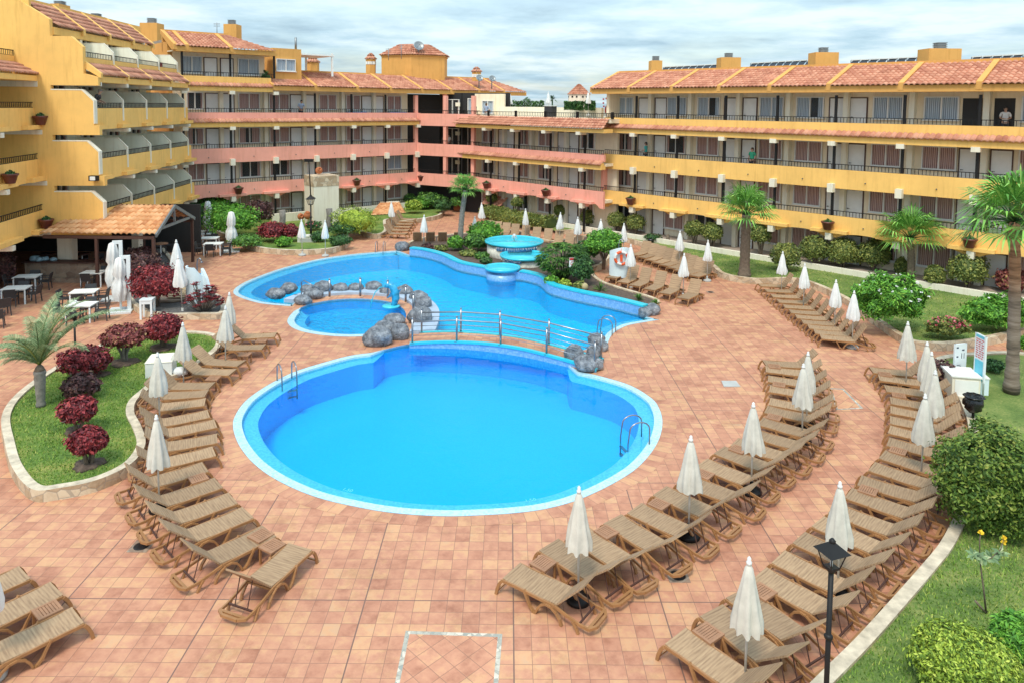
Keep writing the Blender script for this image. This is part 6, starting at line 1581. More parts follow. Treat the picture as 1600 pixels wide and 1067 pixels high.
def rowl(f0, f1, h0, h1, n, lab, grp, fcurve=0., start=0):
    for i in range(n):
        s = i/(n-1); f = (f0[0]+(f1[0]-f0[0])*s, f0[1]+(f1[1]-f0[1])*s+fcurve*math.sin(math.pi*s)); h = (h0[0]+(h1[0]-h0[0])*s, h0[1]+(h1[1]-h0[1])*s+fcurve*math.sin(math.pi*s))
        lounger(f, h, lab % ORD[i], grp, steep=True)
rowl((1187, 446), (1284, 526.5), (1224, 447), (1332, 530.5), 11, 'sun lounger, %s from the far left in the diagonal row along the garden wall', 'sun loungers in the diagonal row by the garden wall', 1.)
for i, (fx, fy) in enumerate(((953, 436), (971, 443), (990, 448), (1013, 454), (1037, 460), (1066, 467.5))):
    lounger((fx, fy), (fx+17, fy-9), '%s lounger from the left in the six facing us below the white shower wall' % ORD[i], 'six sun loungers beside the white shower wall', steep=True)
for i in range(9):
    s = i/8; fx, fy = 988+95*s, 400+32.5*s
    lounger((fx, fy), (fx+21, fy-6.5), '%s lounger from the left in the row along the garden lawn edge' % ORD[i], 'sun loungers along the lawn edge', steep=True)
for i, (x, y) in enumerate(((772, 355), (783, 357), (796, 359), (810, 361), (826, 363), (843, 366.5), (861, 369), (878, 373), (895, 377), (909, 381))):
    lounger((x-12, y+11), (x-4, y+3), '%s lounger from the left in the row behind the cascade fountain' % ORD[i], 'sun loungers behind the fountain', steep=True)
for i, (a, b) in enumerate((((634, 366), (611, 365)), ((638, 360.5), (614, 359.5)), ((641.5, 355.5), (617, 354.5)), ((645, 351), (620, 350)), ((648.5, 347), (623, 346)), ((652, 343), (627, 342)))):
    lounger(a, b, '%s lounger from the front in the short block before the tiled mound' % ORD[i], 'sun loungers before the orange tiled mound', steep=True)
for i, x in enumerate((652, 672, 691, 716)):
    lounger((x+1, 370), (x, 378), '%s of the dark-backed loungers seen from behind at the long pool' % ORD[i], 'sun loungers turned away by the long pool', steep=True)
# side tables
def make_side():
    t = thing('side_table', 'proto', 'side table'); m = MB(); w = .20
    for a in ((-w, w, -w, -w+.05), (-w, w, w-.05, w)): m.box(*a, .36, .40)
    m.box(-w, -w+.05, -w+.05, w-.05, .36, .40); m.box(w-.05, w, -w+.05, w-.05, .36, .40)
    for i in range(6): x = -w+.05+(i+.5)*(2*w-.1)/6; m.box(x-.02, x+.02, -w+.05, w-.05, .365, .395)
    part('table_top', m, TABLEW, t)
    for x in (-w+.03, w-.03):
        for y in (-w+.03, w-.03): part('leg', MB().box(x-.02, x+.02, y-.02, y+.02, 0, .36), FRAME, t)
    return t
SP = make_side(); uS_ = {}
def row_objs(g): return [o for o in COL.objects if o.get('group') == g and o.get('category') == 'sun lounger']
def between(g, pairs, rowname):
    R_ = row_objs(g)
    for i in pairs:
        a, b = R_[i], R_[i+1]; v = []
        for o in (a, b): z = o.rotation_euler.z; v.append(Vector((o.location.x+.32*math.cos(z), o.location.y+.32*math.sin(z), 0)))
        place(SP, uS_, (v[0]+v[1])/2+Vector((0, 0, -.02)), (a.rotation_euler.z+b.rotation_euler.z)/2, 'side table between the %s and %s loungers of the %s' % (ORD[i], ORD[i+1], rowname), 'slatted side tables')
between('sun loungers in the inner right row', (0, 2, 4, 6, 8, 11, 14, 16), 'inner right row')
between('sun loungers in the outer right row', (0, 2, 8, 11, 16, 18), 'outer right row')
between('sun loungers in the curved left row', (0, 1, 4, 12, 14, 15), 'left row')
between('sun loungers at the bottom left corner', (0,), 'bottom left corner trio')
# ------------------------------------------------------------------ closed parasols
def make_umb(name, cloth, L=1.12, rb=.26, H_=2.3, seed=1, base_mat=None):
    t = thing(name, 'proto', 'parasol'); n = 48; m = MB(); m.smooth = True
    rings = []; prof = [(0, .03), (.06, .07), (.3, .13), (.6, .19), (.85, .235), (1., rb)]
    for s, r in prof:
        rings.append(m.add([((r*(1+.16*s*math.cos(8*6.2832*k/n+.3*math.sin(3*6.28*k/n+seed))))*math.cos(6.2832*k/n), (r*(1+.16*s*math.cos(8*6.2832*k/n)))*math.sin(6.2832*k/n), H_-.1-L*s-(.03*math.cos(8*6.2832*k/n+seed) if s == 1 else 0)) for k in range(n)]))
    for i_, v_ in enumerate(m.v):
        V_ = Vector(v_); w_ = max(0, (H_-.15-V_.z)); e_ = mnoise.noise(Vector((V_.x*9+seed*3, V_.y*9, V_.z*2.2)))*.05*w_*1.3+mnoise.noise(Vector((V_.x*22, V_.y*22+seed, V_.z*6)))*.02*w_; q_ = 1+e_/max(.08, math.hypot(V_.x, V_.y)); m.v[i_] = (V_.x*q_, V_.y*q_, V_.z)
    for a, b in zip(rings, rings[1:]):
        for k in range(n): j = (k+1) % n; m.face((a+k, b+k, b+j, a+j))
    tp = m.add([(0, 0, H_-.06)])
    for k in range(n): m.face((tp, rings[0]+k, rings[0]+(k+1) % n))
    part('canopy', m, cloth, t)
    m = MB(); m.lathe([(.045, H_-.11), (.05, H_-.06), (.03, H_-.04), (.035, H_), (.01, H_+.03)], n=10); part('finial', m, CLOTHW, t)
    m = MB(); m.tube([(0, 0, .05), (0, 0, H_-.1)], .022, 8); part('pole', m, POLE, t)
    m = MB(); m.lathe([(.24, 0), (.25, .05), (.22, .1), (.1, .14), (.045, .16), (.04, .3)], n=20); part('base', m, base_mat or BLACK, t)
    return t
UC_ = [make_umb('parasol', CLOTH, seed=s_, rb=.235) for s_ in (1, 4, 7)]; UW_ = [make_umb('parasol', CLOTHW, L=1.05, rb=.215, seed=s_, base_mat=CONC) for s_ in (2, 5, 9)]; U2 = UW_[0]; uU = {}
def umb(px, py, label, group, white=True, tilt=0., k=0, sc_=1.):
    z = 2.33*sc_; p = G(px, py, z); L_ = UW_ if white else UC_; proto = L_[uU.get(white, 0) % 3]; uU[white] = uU.get(white, 0)+1
    if uU.get(proto.name): o = copy_tree(proto)
    else: o = proto; uU[proto.name] = 1
    q = rnd; o.location = (p.x, p.y, 0); o.rotation_euler = (R(q.uniform(-1.5, 1.5)), R(tilt), q.uniform(0, 6)); s2 = q.uniform(.94, 1.08)
    o.scale = (s2*sc_, s2*sc_, sc_); o['label'] = label; o['group'] = group
    return o
gI, gO, gL, gB = 'closed parasols of the inner right row', 'closed parasols of the outer right row', 'closed parasols of the left row', 'closed white parasols round the back of the long pool'
umb(906.6, 758, 'cream parasol nearest the camera in the inner right row', gI, False); umb(1080.4, 680.7, 'cream parasol second from the near end of the inner right row', gI, False); umb(1178.7, 628, 'cream parasol third from the near end of the inner right row', gI, False); umb(1258, 567, 'grey-white parasol in front of another at the inner row bend', gI, False); umb(1265, 549, 'grey-white parasol farthest in the inner right row', gI, False)
umb(1170.7, 869, 'cream parasol nearest the camera, left of the black lamp', gO, False); umb(1317, 751, 'cream parasol behind the black lamp post head', gO, False); umb(1446, 614, 'wide frayed cream parasol in front of the far cluster', gO, False, sc_=1.03); umb(1461, 577, 'grey-white parasol right of the wide frayed one', gO, False); umb(1457, 549, 'tall pale parasol in the middle of the far cluster', gO, False); umb(1451, 534, 'pale parasol farthest back in the far cluster', gO, False); umb(1420.6, 502, 'open-skirted pale parasol at the far end of the outer right row', gO, False, sc_=1.05)
umb(245.3, 647, 'grey-white parasol nearest the camera in the left row', gL, False); umb(247, 550, 'grey-white parasol above the nearest one in the left row', gL, False); umb(284.5, 504, 'white parasol beside the pale stone box on the lawn', gL, False); umb(350.5, 478, 'front one of the two parasols at the top of the left row', gL, False); umb(356, 457, 'rear one of the two parasols at the top of the left row', gL, False); umb(-23, 850, 'parasol whose white cloth edge shows at the left picture border', gL, True)
umb(276, 375, 'white parasol farther back left of the left shower', gB, True, sc_=1.2); umb(284, 398, 'leaning white parasol just left of the left shower', gB, True, tilt=-4, sc_=1.2)
for px, py, lb in ((471.6, 343, 'white parasol standing before the white stone box'), (507.8, 344, 'white parasol before the dark stump and low bushes'), (612, 315, 'white parasol at the lounger block by the tiled mound'), (662, 336, 'white parasol beside the dark chair backs at the long pool'), (741, 338, 'small white parasol right of the slim palm, half behind a bush'), (753, 317, 'white parasol by the small clipped tree right of the palm'), (821.6, 326, 'white parasol above the cascade fountain'), (874.9, 332, 'white parasol right of the cascade fountain'), (903, 339, 'white parasol left of the narrow-footed clipped shrub'), (939, 342.6, 'small white parasol above the round tree'), (975, 349, 'white parasol just right of the round tree'), (986, 382, 'narrow white parasol directly beside the shower wall'), (1062.8, 360.6, 'white parasol at the left end of the lawn'), (1069, 396, 'white parasol in front of the lawn lounger row'), (1106.6, 375, 'white parasol left of the thick fan palm trunk'), (1223, 393, 'white parasol at the left end of the diagonal row'), (1258, 412, 'white parasol second in the diagonal row'), (1307, 437, 'white parasol third in the diagonal row'), (1335, 454.5, 'white parasol last in the diagonal row by the oleander')):
    umb(px, py, lb, gB, True)
# small grey closed umbrellas on the roof terrace
for px, py, Y_, lb in ((798, 147, 66, 'tiny closed parasol above the terrace hedge'), (857.5, 144, 59, 'closed grey parasol on the roof terrace beside a dark box'), (920, 143, 56, 'closed grey parasol on the roof terrace next to the yellow wing')):
    p = px_depth(px, py, Y_); o = copy_tree(U2); o.location = (p.x, p.y, p.z-1.9); o.scale = (.8, .8, .82); o['label'] = lb; o['group'] = 'roof terrace parasols'
# big market / cantilever parasols of the café
def market(px, py_base, ytop, label, kind):
    b = G(px, py_base, 0); h = (py_base-ytop)*b.y/F*1.0; t = thing('market_parasol', label, 'parasol', b, .3, 'large folded white café parasols')
    m = MB(); n = 32; m.smooth = True; rings = []
    for s, r in ((0, .05), (.03, .15), (.2, .22), (.40, .24), (.47, .17), (.6, .27), (.8, .34), (1., .22)):
        rings.append(m.add([(r*(1+.22*math.cos(7*6.2832*k/n+s*5)+.08*math.sin(3*6.28*k/n+s*9))*math.cos(6.2832*k/n), r*(1+.22*math.cos(7*6.2832*k/n+s*5))*math.sin(6.2832*k/n), h*(1-.80*s)) for k in range(n)]))
    for a, b_ in zip(rings, rings[1:]):
        for k in range(n): j = (k+1) % n; m.face((a+k, b_+k, b_+j, a+j))
    m.face([rings[0]+k for k in range(n)])
    part('canopy', m, CLOTHW, t)
    m = MB(); m.box(-.5, .5, -.5, .5, .0, .08); part('base', m, PLAST, t)
    m = MB(); m.tube([(0, 0, .08), (0, 0, h*.6)], .05, 8); part('pole', m, PLAST, t)
    if kind:
        m = MB(); m.box(.28, .44, -.06, .06, .08, h*1.02); m.box(0, .44, -.05, .05, h*.97, h*1.03); part('mast', m, PLAST, t)
market(178, 468, 377, 'folded cantilever parasol on a white mast, farther of the two by the café bed', 1)
market(189, 487, 400, 'folded cantilever parasol on a square base, nearer of the two by the café bed', 1)
market(325.5, 366, 314, 'folded white parasol against the bright green bush, farther one', 0)
market(362, 393, 330, 'folded white parasol on a round base before the purple bush', 0)
# ------------------------------------------------------------------ café tables and chairs
def make_chair():
    t = thing('cafe_chair', 'proto', 'chair'); w = .24
    part('seat', MB().box(-w, w, -w, w, .42, .46), CHAIRM, t)
    m = MB(); m.extr([(w-.04, .46), (w+.0, .46), (w+.09, .84), (w+.05, .85)], 'y', -w, w); m.v = m.v
    part('backrest', m, CHAIRM, t)
    for x in (-w+.03, w-.03):
        for y in (-w+.03, w-.03):
            m = MB(); m.bar((x, y, .42), (x*1.18, y*1.12, 0), .04); part('leg', m, CHAIRM, t)
    for y in (-w-.01, w+.01):
        m = MB(); m.bar((-w+.04, y, .44), (-w+.06, y, .66), .035); m.bar((-w+.02, y, .66), (w+.05, y, .68), .045, .03); part('armrest', m, CHAIRM, t)
    return t
def make_table():
    t = thing('cafe_table', 'proto', 'table'); w = .55; d = .4
    part('table_top', MB().box(-w, w, -d, d, .71, .75), WHITE, t)
    part('apron', MB().box(-w+.06, w-.06, -d+.06, d-.06, .66, .71), WHITE, t)
    for x in (-w+.06, w-.06):
        for y in (-d+.06, d-.06): part('leg', MB().box(x-.028, x+.028, y-.028, y+.028, 0, .66), PLAST, t)
    return t
CH, CT = make_chair(), make_table(); uC = {}; uT = {}
tabs = [(42.5, 431.4, 12, 'below the bar counter', 'nesw'), (25.5, 449.4, 12, 'at the left nearer to us', 'nesw'), (146.6, 425, 5, 'by the folded cantilever parasols', 'ns'), (131.7, 454.7, 12, 'behind the feathery palm', 'news'), (127.5, 475, 5, 'nearest, with a napkin holder', 'nsew'), (307, 361.9, 8, 'just right of the pavilion post', 'we'), (327.8, 371.6, 8, 'mid-trio by the mound', 'wn'), (333.4, 380.4, 8, 'at the front by the mound', 'wse')]
cn = {'n': (0, .62, 90), 's': (0, -.62, -90), 'e': (.78, .0, 0), 'w': (-.78, 0, 180)}
wn_ = {'n': 'far', 's': 'near', 'e': 'right', 'w': 'left'}
for i, (px, py, a, lb, cs) in enumerate(tabs):
    p = G(px, py, .75); a = R(a); place(CT, uT, (p.x, p.y, 0), a, 'white café table '+lb, 'white café tables')
    for c in cs:
        x, y, r_ = cn[c]; X, Y = x*math.cos(a)-y*math.sin(a), x*math.sin(a)+y*math.cos(a)
        place(CH, uC, (p.x+X+rnd.uniform(-.05, .05), p.y+Y+rnd.uniform(-.05, .05), 0), a+R(r_)+rnd.uniform(-.2, .2), 'charcoal chair on the %s side of the table %s' % (wn_[c], lb), 'charcoal café chairs')
for px, py, a, lb in ((5, 480, -40, 'charcoal chair alone at the left picture edge'), (-4, 498, -60, 'charcoal chair nearest to us at the left picture edge'), (283, 372, 200, 'charcoal chair in front of the dark pavilion post'), (352, 390, 20, 'charcoal chair right of the front table of the trio')):
    p = G(px, py, .4); place(CH, uC, (p.x, p.y, 0), R(a), lb, 'charcoal café chairs')
m = MB(); p = G(116, 473, .75); m.box(-.2, .1, -.04, .04, 0, .1); solo('napkin_holder', m, CLOTHW, 'white napkin holder on the nearest café table', 'napkin holder', None, p)
def make_stool():
    t = thing('bar_stool', 'proto', 'bar stool'); part('seat', MB().box(-.2, .2, -.2, .2, .72, .76), CHAIRM, t)
    m = MB(); m.extr([(.17, .76), (.2, .76), (.24, .98), (.21, .99)], 'y', -.2, .2); part('backrest', m, CHAIRM, t)
    for x in (-.16, .16):
        for y in (-.16, .16): m = MB(); m.bar((x, y, .72), (x*1.4, y*1.4, 0), .035); part('leg', m, CHAIRM, t)
    m = MB(); [m.bar((a*.2, b*.2, .28), (c*.2, d*.2, .28), .025) for a, b, c, d in ((-1, -1, 1, -1), (1, -1, 1, 1), (1, 1, -1, 1), (-1, 1, -1, -1))]; part('footrest', m, CHAIRM, t)
    return t
ST = make_stool(); uB = {}
for px, py, a, lb in ((97, 425, 100, 'left of the three at the stone counter'), (130, 425, 80, 'middle one of the three at the stone counter'), (155, 424, 95, 'right one of the three at the stone counter'), (252, 404, 150, 'in front at the small round table by the pavilion'), (265, 401, 20, 'right of the small round table by the pavilion'), (255, 385, -60, 'behind the small round table by the pavilion')):
    p = G(px, py, 0); place(ST, uB, (p.x, p.y, 0), R(a), 'dark bar stool '+lb, 'dark bar stools')
def hightable(px, py, lb, mat=BROWN):
    p = G(px, py, 1.05); t = thing('high_table', lb, 'high table', (p.x, p.y, 0), 0, 'bar tables'); m = MB(); m.lathe([(.42, 1.02), (.43, 1.05), (.42, 1.06)], n=20); part('table_top', m, mat, t)
    m = MB(); m.tube([(0, 0, 0), (0, 0, 1.02)], .04, 8); part('leg', m, PLAST, t); m = MB(); m.lathe([(.25, 0), (.22, .03)], n=16); part('base', m, BLACK, t)
hightable(74, 397, 'dark high table at the left by the stone counter'); hightable(128, 397, 'dark high table between the stools at the stone counter'); hightable(251, 381, 'small high table under the pavilion gable', TABLEW)
# ------------------------------------------------------------------ bar pavilion
t = thing('bar_pavilion', 'open bar pavilion with orange tiled gable roof and dark timber posts', 'pavilion')
xr0, xr1, yr, zr = -21.9, -18.8, 40., 3.84; ye, ze = 36.9, 2.78; yf, zf = 43.3, 2.66
m = MB(); rooftiles(m, (-22.15, ye, ze), (-18.35, ye, ze), (xr0, yr, zr), (xr1, yr, zr), cw=.30, rl=.46, amp=.09); part('tiled_roof', m, ROOFO, t)
m = MB(); rooftiles(m, (-19.2, yf, zf), (-22.3, yf, zf), (xr1, yr, zr), (xr0, yr, zr), cw=.30, rl=.46, amp=.09); part('tiled_roof', m, ROOFO, t)
m = MB(); rooftiles(m, (-24.3, ye, ze), (-22.15, ye, ze), (-23.85, 38.25, 3.27), (-22.05, 38.25, 3.27), cw=.30, rl=.46, amp=.09); part('lean_to_roof', m, ROOFO, t)
m = MB()
for a, b in (((-18.3, ye-.05, ze-.04), (xr1+.04, yr, zr)), ((-19.15, yf+.05, zf-.04), (xr1+.04, yr, zr))): m.bar(a, b, .08, .18)
m.bar((-18.6, ye+.9, ze+.15), (-19.1, yf-.8, zf+.15), .1, .14); m.bar((-18.8, yr, ze+.2), (-18.82, yr, zr-.1), .1)
part('gable_beam', m, GREYM, t); xr1 = -18.8
for x, y in ((-18.5, ye+.1), (-19.25, yf-.1), (-21.45, ye+.1), (-22.2, yf-.1)): part('post', MB().box(x-.07, x+.07, y-.07, y+.07, 0, ze-.2), BROWN, t)
part('eaves_beam', MB().box(-24.2, -18.45, ye+.05, ye+.19, ze-.24, ze-.08), BROWN, t); part('eaves_beam', MB().box(-22.2, -19.3, yf-.17, yf-.03, zf-.24, zf-.08), BROWN, t)
t = thing('bar_counter', 'brown stone bar counter with dark top under the yellow building', 'bar counter')
part('counter', MB().box(-26., -21.95, 38.15, 38.6, 0, 1.0), STONEB, t); part('counter_top', MB().box(-26.1, -21.85, 38.0, 38.7, 1.0, 1.06), BROWN, t); part('plinth', MB().box(-26.3, -21.9, 37.85, 38.14, 0, .22), STONEB, t)
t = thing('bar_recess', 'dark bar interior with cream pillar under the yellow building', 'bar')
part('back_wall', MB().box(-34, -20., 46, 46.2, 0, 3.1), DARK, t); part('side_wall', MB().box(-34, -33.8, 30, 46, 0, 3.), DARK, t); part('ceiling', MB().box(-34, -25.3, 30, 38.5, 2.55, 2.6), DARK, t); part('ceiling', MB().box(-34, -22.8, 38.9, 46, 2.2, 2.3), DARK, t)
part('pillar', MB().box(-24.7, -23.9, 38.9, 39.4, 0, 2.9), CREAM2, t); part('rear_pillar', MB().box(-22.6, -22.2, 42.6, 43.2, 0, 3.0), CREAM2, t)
for i, (x, y, z, s_) in enumerate(((-25.6, 38.4, 1.06, .28), (-25.1, 38.5, 1.06, .2), (-25.3, 38.3, 1.06, .22), (-24.6, 38.4, 1.06, .18))):
    m = MB(); m.lathe([(s_*.8, 0), (s_, s_*.3), (s_*.7, s_*.9), (.02, s_)], n=14); solo('glass_cover', m, simple('pale_blue_dish', (.25, .40, .48), .2) if 'pale_blue_dish' not in MATS else MATS['pale_blue_dish'], ('largest', 'second', 'front', 'smallest')[i]+' pale blue glass cover on the bar counter', 'dish cover', 'dish covers on the bar', (x, y, z))
p = G(8, 445, 0); t = thing('stone_pier', 'rounded stone pier under the near yellow balconies', 'pier', (-27.0, 34.6, 0)); part('pier', MB().box(-1.5, .6, -.4, .4, 0, 2.6), STONE, t)
# ------------------------------------------------------------------ white tower with stone cap, box, lamp, gate
b = G(509, 352, .35); s = b.y/F
t = thing('chimney_tower', 'square white garden tower with rough stone top band', 'tower', (b.x-.3, b.y, .3), R(38)); hh = (352-272)*s
part('shaft', MB().box(-1., 1., -.9, .9, 0, hh*.80), CREAM2, t); part('stone_band', MB().box(-1.02, 1.02, -.92, .92, hh*.80+.001, hh), STONE, t)
def potj(px, py, Y_, r, rot, lb, mat=POTO, z=None):
    p = px_depth(px, py, Y_); m = MB(); m.lathe([(r*.45, -r), (r*.9, -r*.4), (r, 0), (r*.8, r*.6), (r*.45, r*.85), (r*.55, r), (r*.4, r), (r*.3, r*.7), (.02, r*.5)], n=16)
    o = solo('clay_jar', m, mat, lb, 'jar', 'orange clay jars', p); o.rotation_euler = (R(rot), 0, R(30))
potj(498.5, 267, b.y, .28, 60, 'orange clay jar lying on top of the white garden tower'); potj(470, 339, b.y-.8, .26, 70, 'dark-mouthed clay jar at the left below the white tower'); potj(480, 337, b.y-.8, .28, 20, 'orange clay jar in the middle of the three below the tower'); potj(486, 335, b.y-.6, .22, 60, 'small clay jar right of the middle one')
potj(715, 326, G(715, 330).y, .38, 0, 'big orange clay jar beside the slim palm trunk')
bb_ = G(452, 347, .3); t = thing('garden_wall', 'low cream wall left of the white tower', 'wall', (bb_.x, bb_.y+.5, .2), R(38)); part('wall', MB().box(-1.5, 2.2, -.15, .15, 0, .75), CREAM2, t)
p = G(479, 386, 0); s_ = p.y/F; t = thing('stone_box', 'pale stone box with a blank plate set in the mound wall', 'box', p, R(6)); part('body', MB().box(-.6, .6, 0, .7, 0, .66), STONEW, t); part('plate', MB().box(-.44, .44, -.012, -.002, .15, .55), CONC, t); part('lid', MB().box(-.63, .63, -.03, .73, .66, .72), STONEW, t)
# lamps
def lantern_post(px, pyb, pyt, z0, label, Yo=None, lant=True, r=.05, sc_=1.):
    b = G(px, pyb, z0); h = (pyb-pyt)*b.y/F*(1.0); t = thing('street_lamp', label, 'lamp post', b)
    m = MB(); m.tube([(0, 0, 0), (0, 0, .5), (0, 0, .52), (0, 0, h-.5*sc_)], [r*1.5, r*1.3, r, r*.8], 10); m.lathe([(r*1.5, h*.45), (r*2., h*.45+.03), (r*1.5, h*.45+.06)], n=10); part('post', m, BLACK, t)
    lantern(t, h-.5*sc_, sc_)
    return t
def lantern(t, z, k=1.):
    m = MB(); a, b = .11*k, .19*k
    for i in range(4):
        an = R(45+90*i); an2 = R(135+90*i); m.bar((a*1.41*math.cos(an), a*1.41*math.sin(an), z), (b*1.41*math.cos(an), b*1.41*math.sin(an), z+.32*k), .02*k)
    m.box(-a, a, -a, a, z-.02, z+.01); m.box(-b-.01, b+.01, -b-.01, b+.01, z+.31*k, z+.34*k)
    part('lantern_frame', m, BLACK, t)
    m = MB(); q = [(x*a*.95, y*a*.95, z+.01) for x, y in ((-1, -1), (1, -1), (1, 1), (-1, 1))]; r_ = [(x*b*.95, y*b*.95, z+.31*k) for x, y in ((-1, -1), (1, -1), (1, 1), (-1, 1))]
    for i in range(4): j = (i+1) % 4; m.poly([q[i], q[j], r_[j], r_[i]])
    part('lantern_glass', m, GLASSL, t)
    m = MB(); n = m.add([(x*b*1.35, y*b*1.35, z+.34*k) for x, y in ((-1, -1), (1, -1), (1, 1), (-1, 1))]); m.add([(x*.05*k, y*.05*k, z+.52*k) for x, y in ((-1, -1), (1, -1), (1, 1), (-1, 1))])
    for i in range(4): j = (i+1) % 4; m.face((n+i, n+j, n+4+j, n+4+i))
    m.face((n+3, n+2, n+1, n)); m.lathe([(.06*k, .50*k), (.07*k, .55*k), (.03*k, .60*k)], (0, 0, z), 10); part('lantern_roof', m, BLACK, t)
    m = MB(); m.tube([(0, 0, z), (0, 0, z+.14*k)], .025*k, 6); m.ball((0, 0, z+.2*k), .05*k, 8, 6); part('bulb', m, CLOTHW, t)
GLASSL = glass('lantern_glass', (.16, .15, .12))
# near lamp: head at (1300,838..905), post leaves the frame at the bottom
Yl = 9.3; hd = px_depth(1299, 885, Yl)
t = thing('street_lamp', 'black lamp post with square lantern in front of the outer loungers', 'lamp post', (hd.x, hd.y, 0), R(20))
m = MB(); z_ = hd.z; m.tube([(0, 0, 0), (0, 0, z_)], .036, 12); m.lathe([(.036, z_-1.02), (.055, z_-1.0), (.06, z_-.97), (.036, z_-.94)], n=12); m.lathe([(.036, z_-.08), (.06, z_-.04), (.05, z_)], n=12); part('post', m, BLACK, t); lantern(t, z_, .66)
lp = lantern_post(486, 368, 306, .35, 'black lamp post with lantern before the white garden tower', r=.06, sc_=1.2)
m = MB(); p = lp.location; s_ = p.y/F; m.tube([(0, 0, (368-306)*s_+.1), (-.1, 0, (368-252)*s_)], .04, 8); m.box(-.4, .2, -.12, .12, (368-252)*s_, (368-248)*s_+.02); part('upper_arm', m, BLACK, lp)
p = G(119, 585, .25); t = thing('lamp_post', 'thin dark garden lamp post rising through the wide crimson shrub', 'lamp post', p); m = MB(); m.tube([(0, 0, 0), (0, 0, 1.9)], .035, 8); part('post', m, BLACK, t); m = MB(); m.lathe([(.06, 1.9), (.1, 2.0), (.1, 2.15), (.03, 2.2)], n=10); part('lamp_head', m, BLACK, t)
# ------------------------------------------------------------------ showers
def shower(px, pyb, wpx, hpx, label, rz, ring=False, slide=False):
    b = G(px, pyb, 0.25 if ring else .2); s = b.y/F; h = hpx*s; r = wpx*s/2; t = thing('outdoor_shower', label, 'shower', b, rz)
    m = MB(); n = 20; prof = []
    for i in range(n+1):
        a = R(200)+R(230)*i/n; prof.append((r*math.cos(a), r*math.sin(a)))
    inn = [(x*.86, y*.86) for x, y in prof]
    for i in range(n):
        zz = lambda k: h*(.80+.20*math.cos((k/n-.35)*3.6)) if not slide else h*(1-.75*max(0, k/n-.45)*1.8)
        a, b_, c, d = prof[i], prof[i+1], inn[i+1], inn[i]; z0, z1 = zz(i), zz(i+1)
        m.poly([(*a, 0), (*b_, 0), (*b_, z1), (*a, z0)]); m.poly([(*c, 0), (*d, 0), (*d, z0), (*c, z1)]); m.poly([(*a, z0), (*b_, z1), (*c, z1), (*d, z0)])
    m.poly([(*prof[0], 0), (*prof[0], zz(0)), (*inn[0], zz(0)), (*inn[0], 0)]); m.poly([(*prof[-1], zz(n)), (*prof[-1], 0), (*inn[-1], 0), (*inn[-1], zz(n))])
    part('curved_wall', m, WHITEB, t)
    m = MB(); m.lathe([(r*.8, h*.72), (r*.8, h*.74), (.02, h*.74)], n=20); part('blue_top', m, BLUEP, t)
    m = MB(); m.tube([(0, 0, 0), (0, 0, h*1.05), (.05, 0, h*1.18), (.18, 0, h*1.22), (.3, 0, h*1.15)], .025, 8); m.lathe([(.02, 0), (.09, -.06)], (.3, 0, h*1.14), 10); part('shower_pipe', m, STEEL, t)
    return t, r, h
t, r_, h_ = shower(966, 431, 36, 48, 'white curved outdoor shower wall with an orange lifebuoy', R(10), True)
t, r2_, h2_ = shower(309, 472, 34, 58, 'white curved outdoor shower sloping down to the right beside the crimson rosettes', R(25), False, True)
m = MB(); m.extr([(r2_*.75, 0), (r2_*2.1, 0), (r2_*2.05, h2_*.12), (r2_*1.75, h2_*.42), (r2_*1.35, h2_*.72), (r2_*.95, h2_*.9), (r2_*.75, h2_*.96)], 'y', -.12, .02); part('sloping_wall', m, WHITEB, t); t.rotation_euler.z = R(-25)
p = G(966, 431, .25)
m = MB(); n1, n2 = 24, 8; RR, rr_ = .34, .075; old = m.smooth; m.smooth = True; rg = []
tl = thing('lifebuoy', 'orange and white lifebuoy hanging on the white shower wall', 'lifebuoy', px_depth(971, 404, p.y-r_-.10), 0)
for seg in range(8):
    m = MB(); m.smooth = True; rgs = []
    for i in range(5):
        a = 6.2832*(seg+i/4)/8; rgs.append(m.add([((RR+rr_*math.cos(6.2832*k/n2))*math.cos(a), rr_*math.sin(6.2832*k/n2), (RR+rr_*math.cos(6.2832*k/n2))*math.sin(a)) for k in range(n2)]))
    for a, b_ in zip(rgs, rgs[1:]):
        for k in range(n2): j = (k+1) % n2; m.face((a+k, a+j, b_+j, b_+k))
    part('ring_segment', m, RINGO if seg % 2 == 0 else CLOTHW, tl)
m = MB(); m.tube([(0, 0, RR), (0, 0, RR+.2)], .012, 5); m.box(-.07, .07, .02, .05, -.2, .2); part('hook_and_bracket', m, RINGO, tl)
# prohibition sign
p = G(894.5, 447, .3); s = p.y/F; t = thing('warning_sign', 'small prohibition sign on a thin pole in the poolside bed', 'sign', p, R(8)); h = (447-405)*s
m = MB(); m.tube([(0, 0, 0), (0, 0, h)], .02, 6); part('pole', m, STEEL, t); part('board', MB().box(-.2, .2, -.04, -.02, h-.38, h+.10), WHITE, t)
part('header', MB().box(-.19, .19, -.05, -.041, h-.03, h+.09), REDS, t)
m = MB(); pr = [(.10, 0), (.13, 0)]
for i in range(20):
    a, b_ = 6.2832*i/20, 6.2832*(i+1)/20; m.poly([(.10*math.cos(a), -.045, h-.2+.10*math.sin(a)), (.13*math.cos(a), -.045, h-.2+.13*math.sin(a)), (.13*math.cos(b_), -.045, h-.2+.13*math.sin(b_)), (.10*math.cos(b_), -.045, h-.2+.10*math.sin(b_))][::-1])
m.bar((-.08, -.046, h-.28), (.08, -.046, h-.12), .025, .004, up=(0, 1, 0)); part('symbol', m, REDS, t)
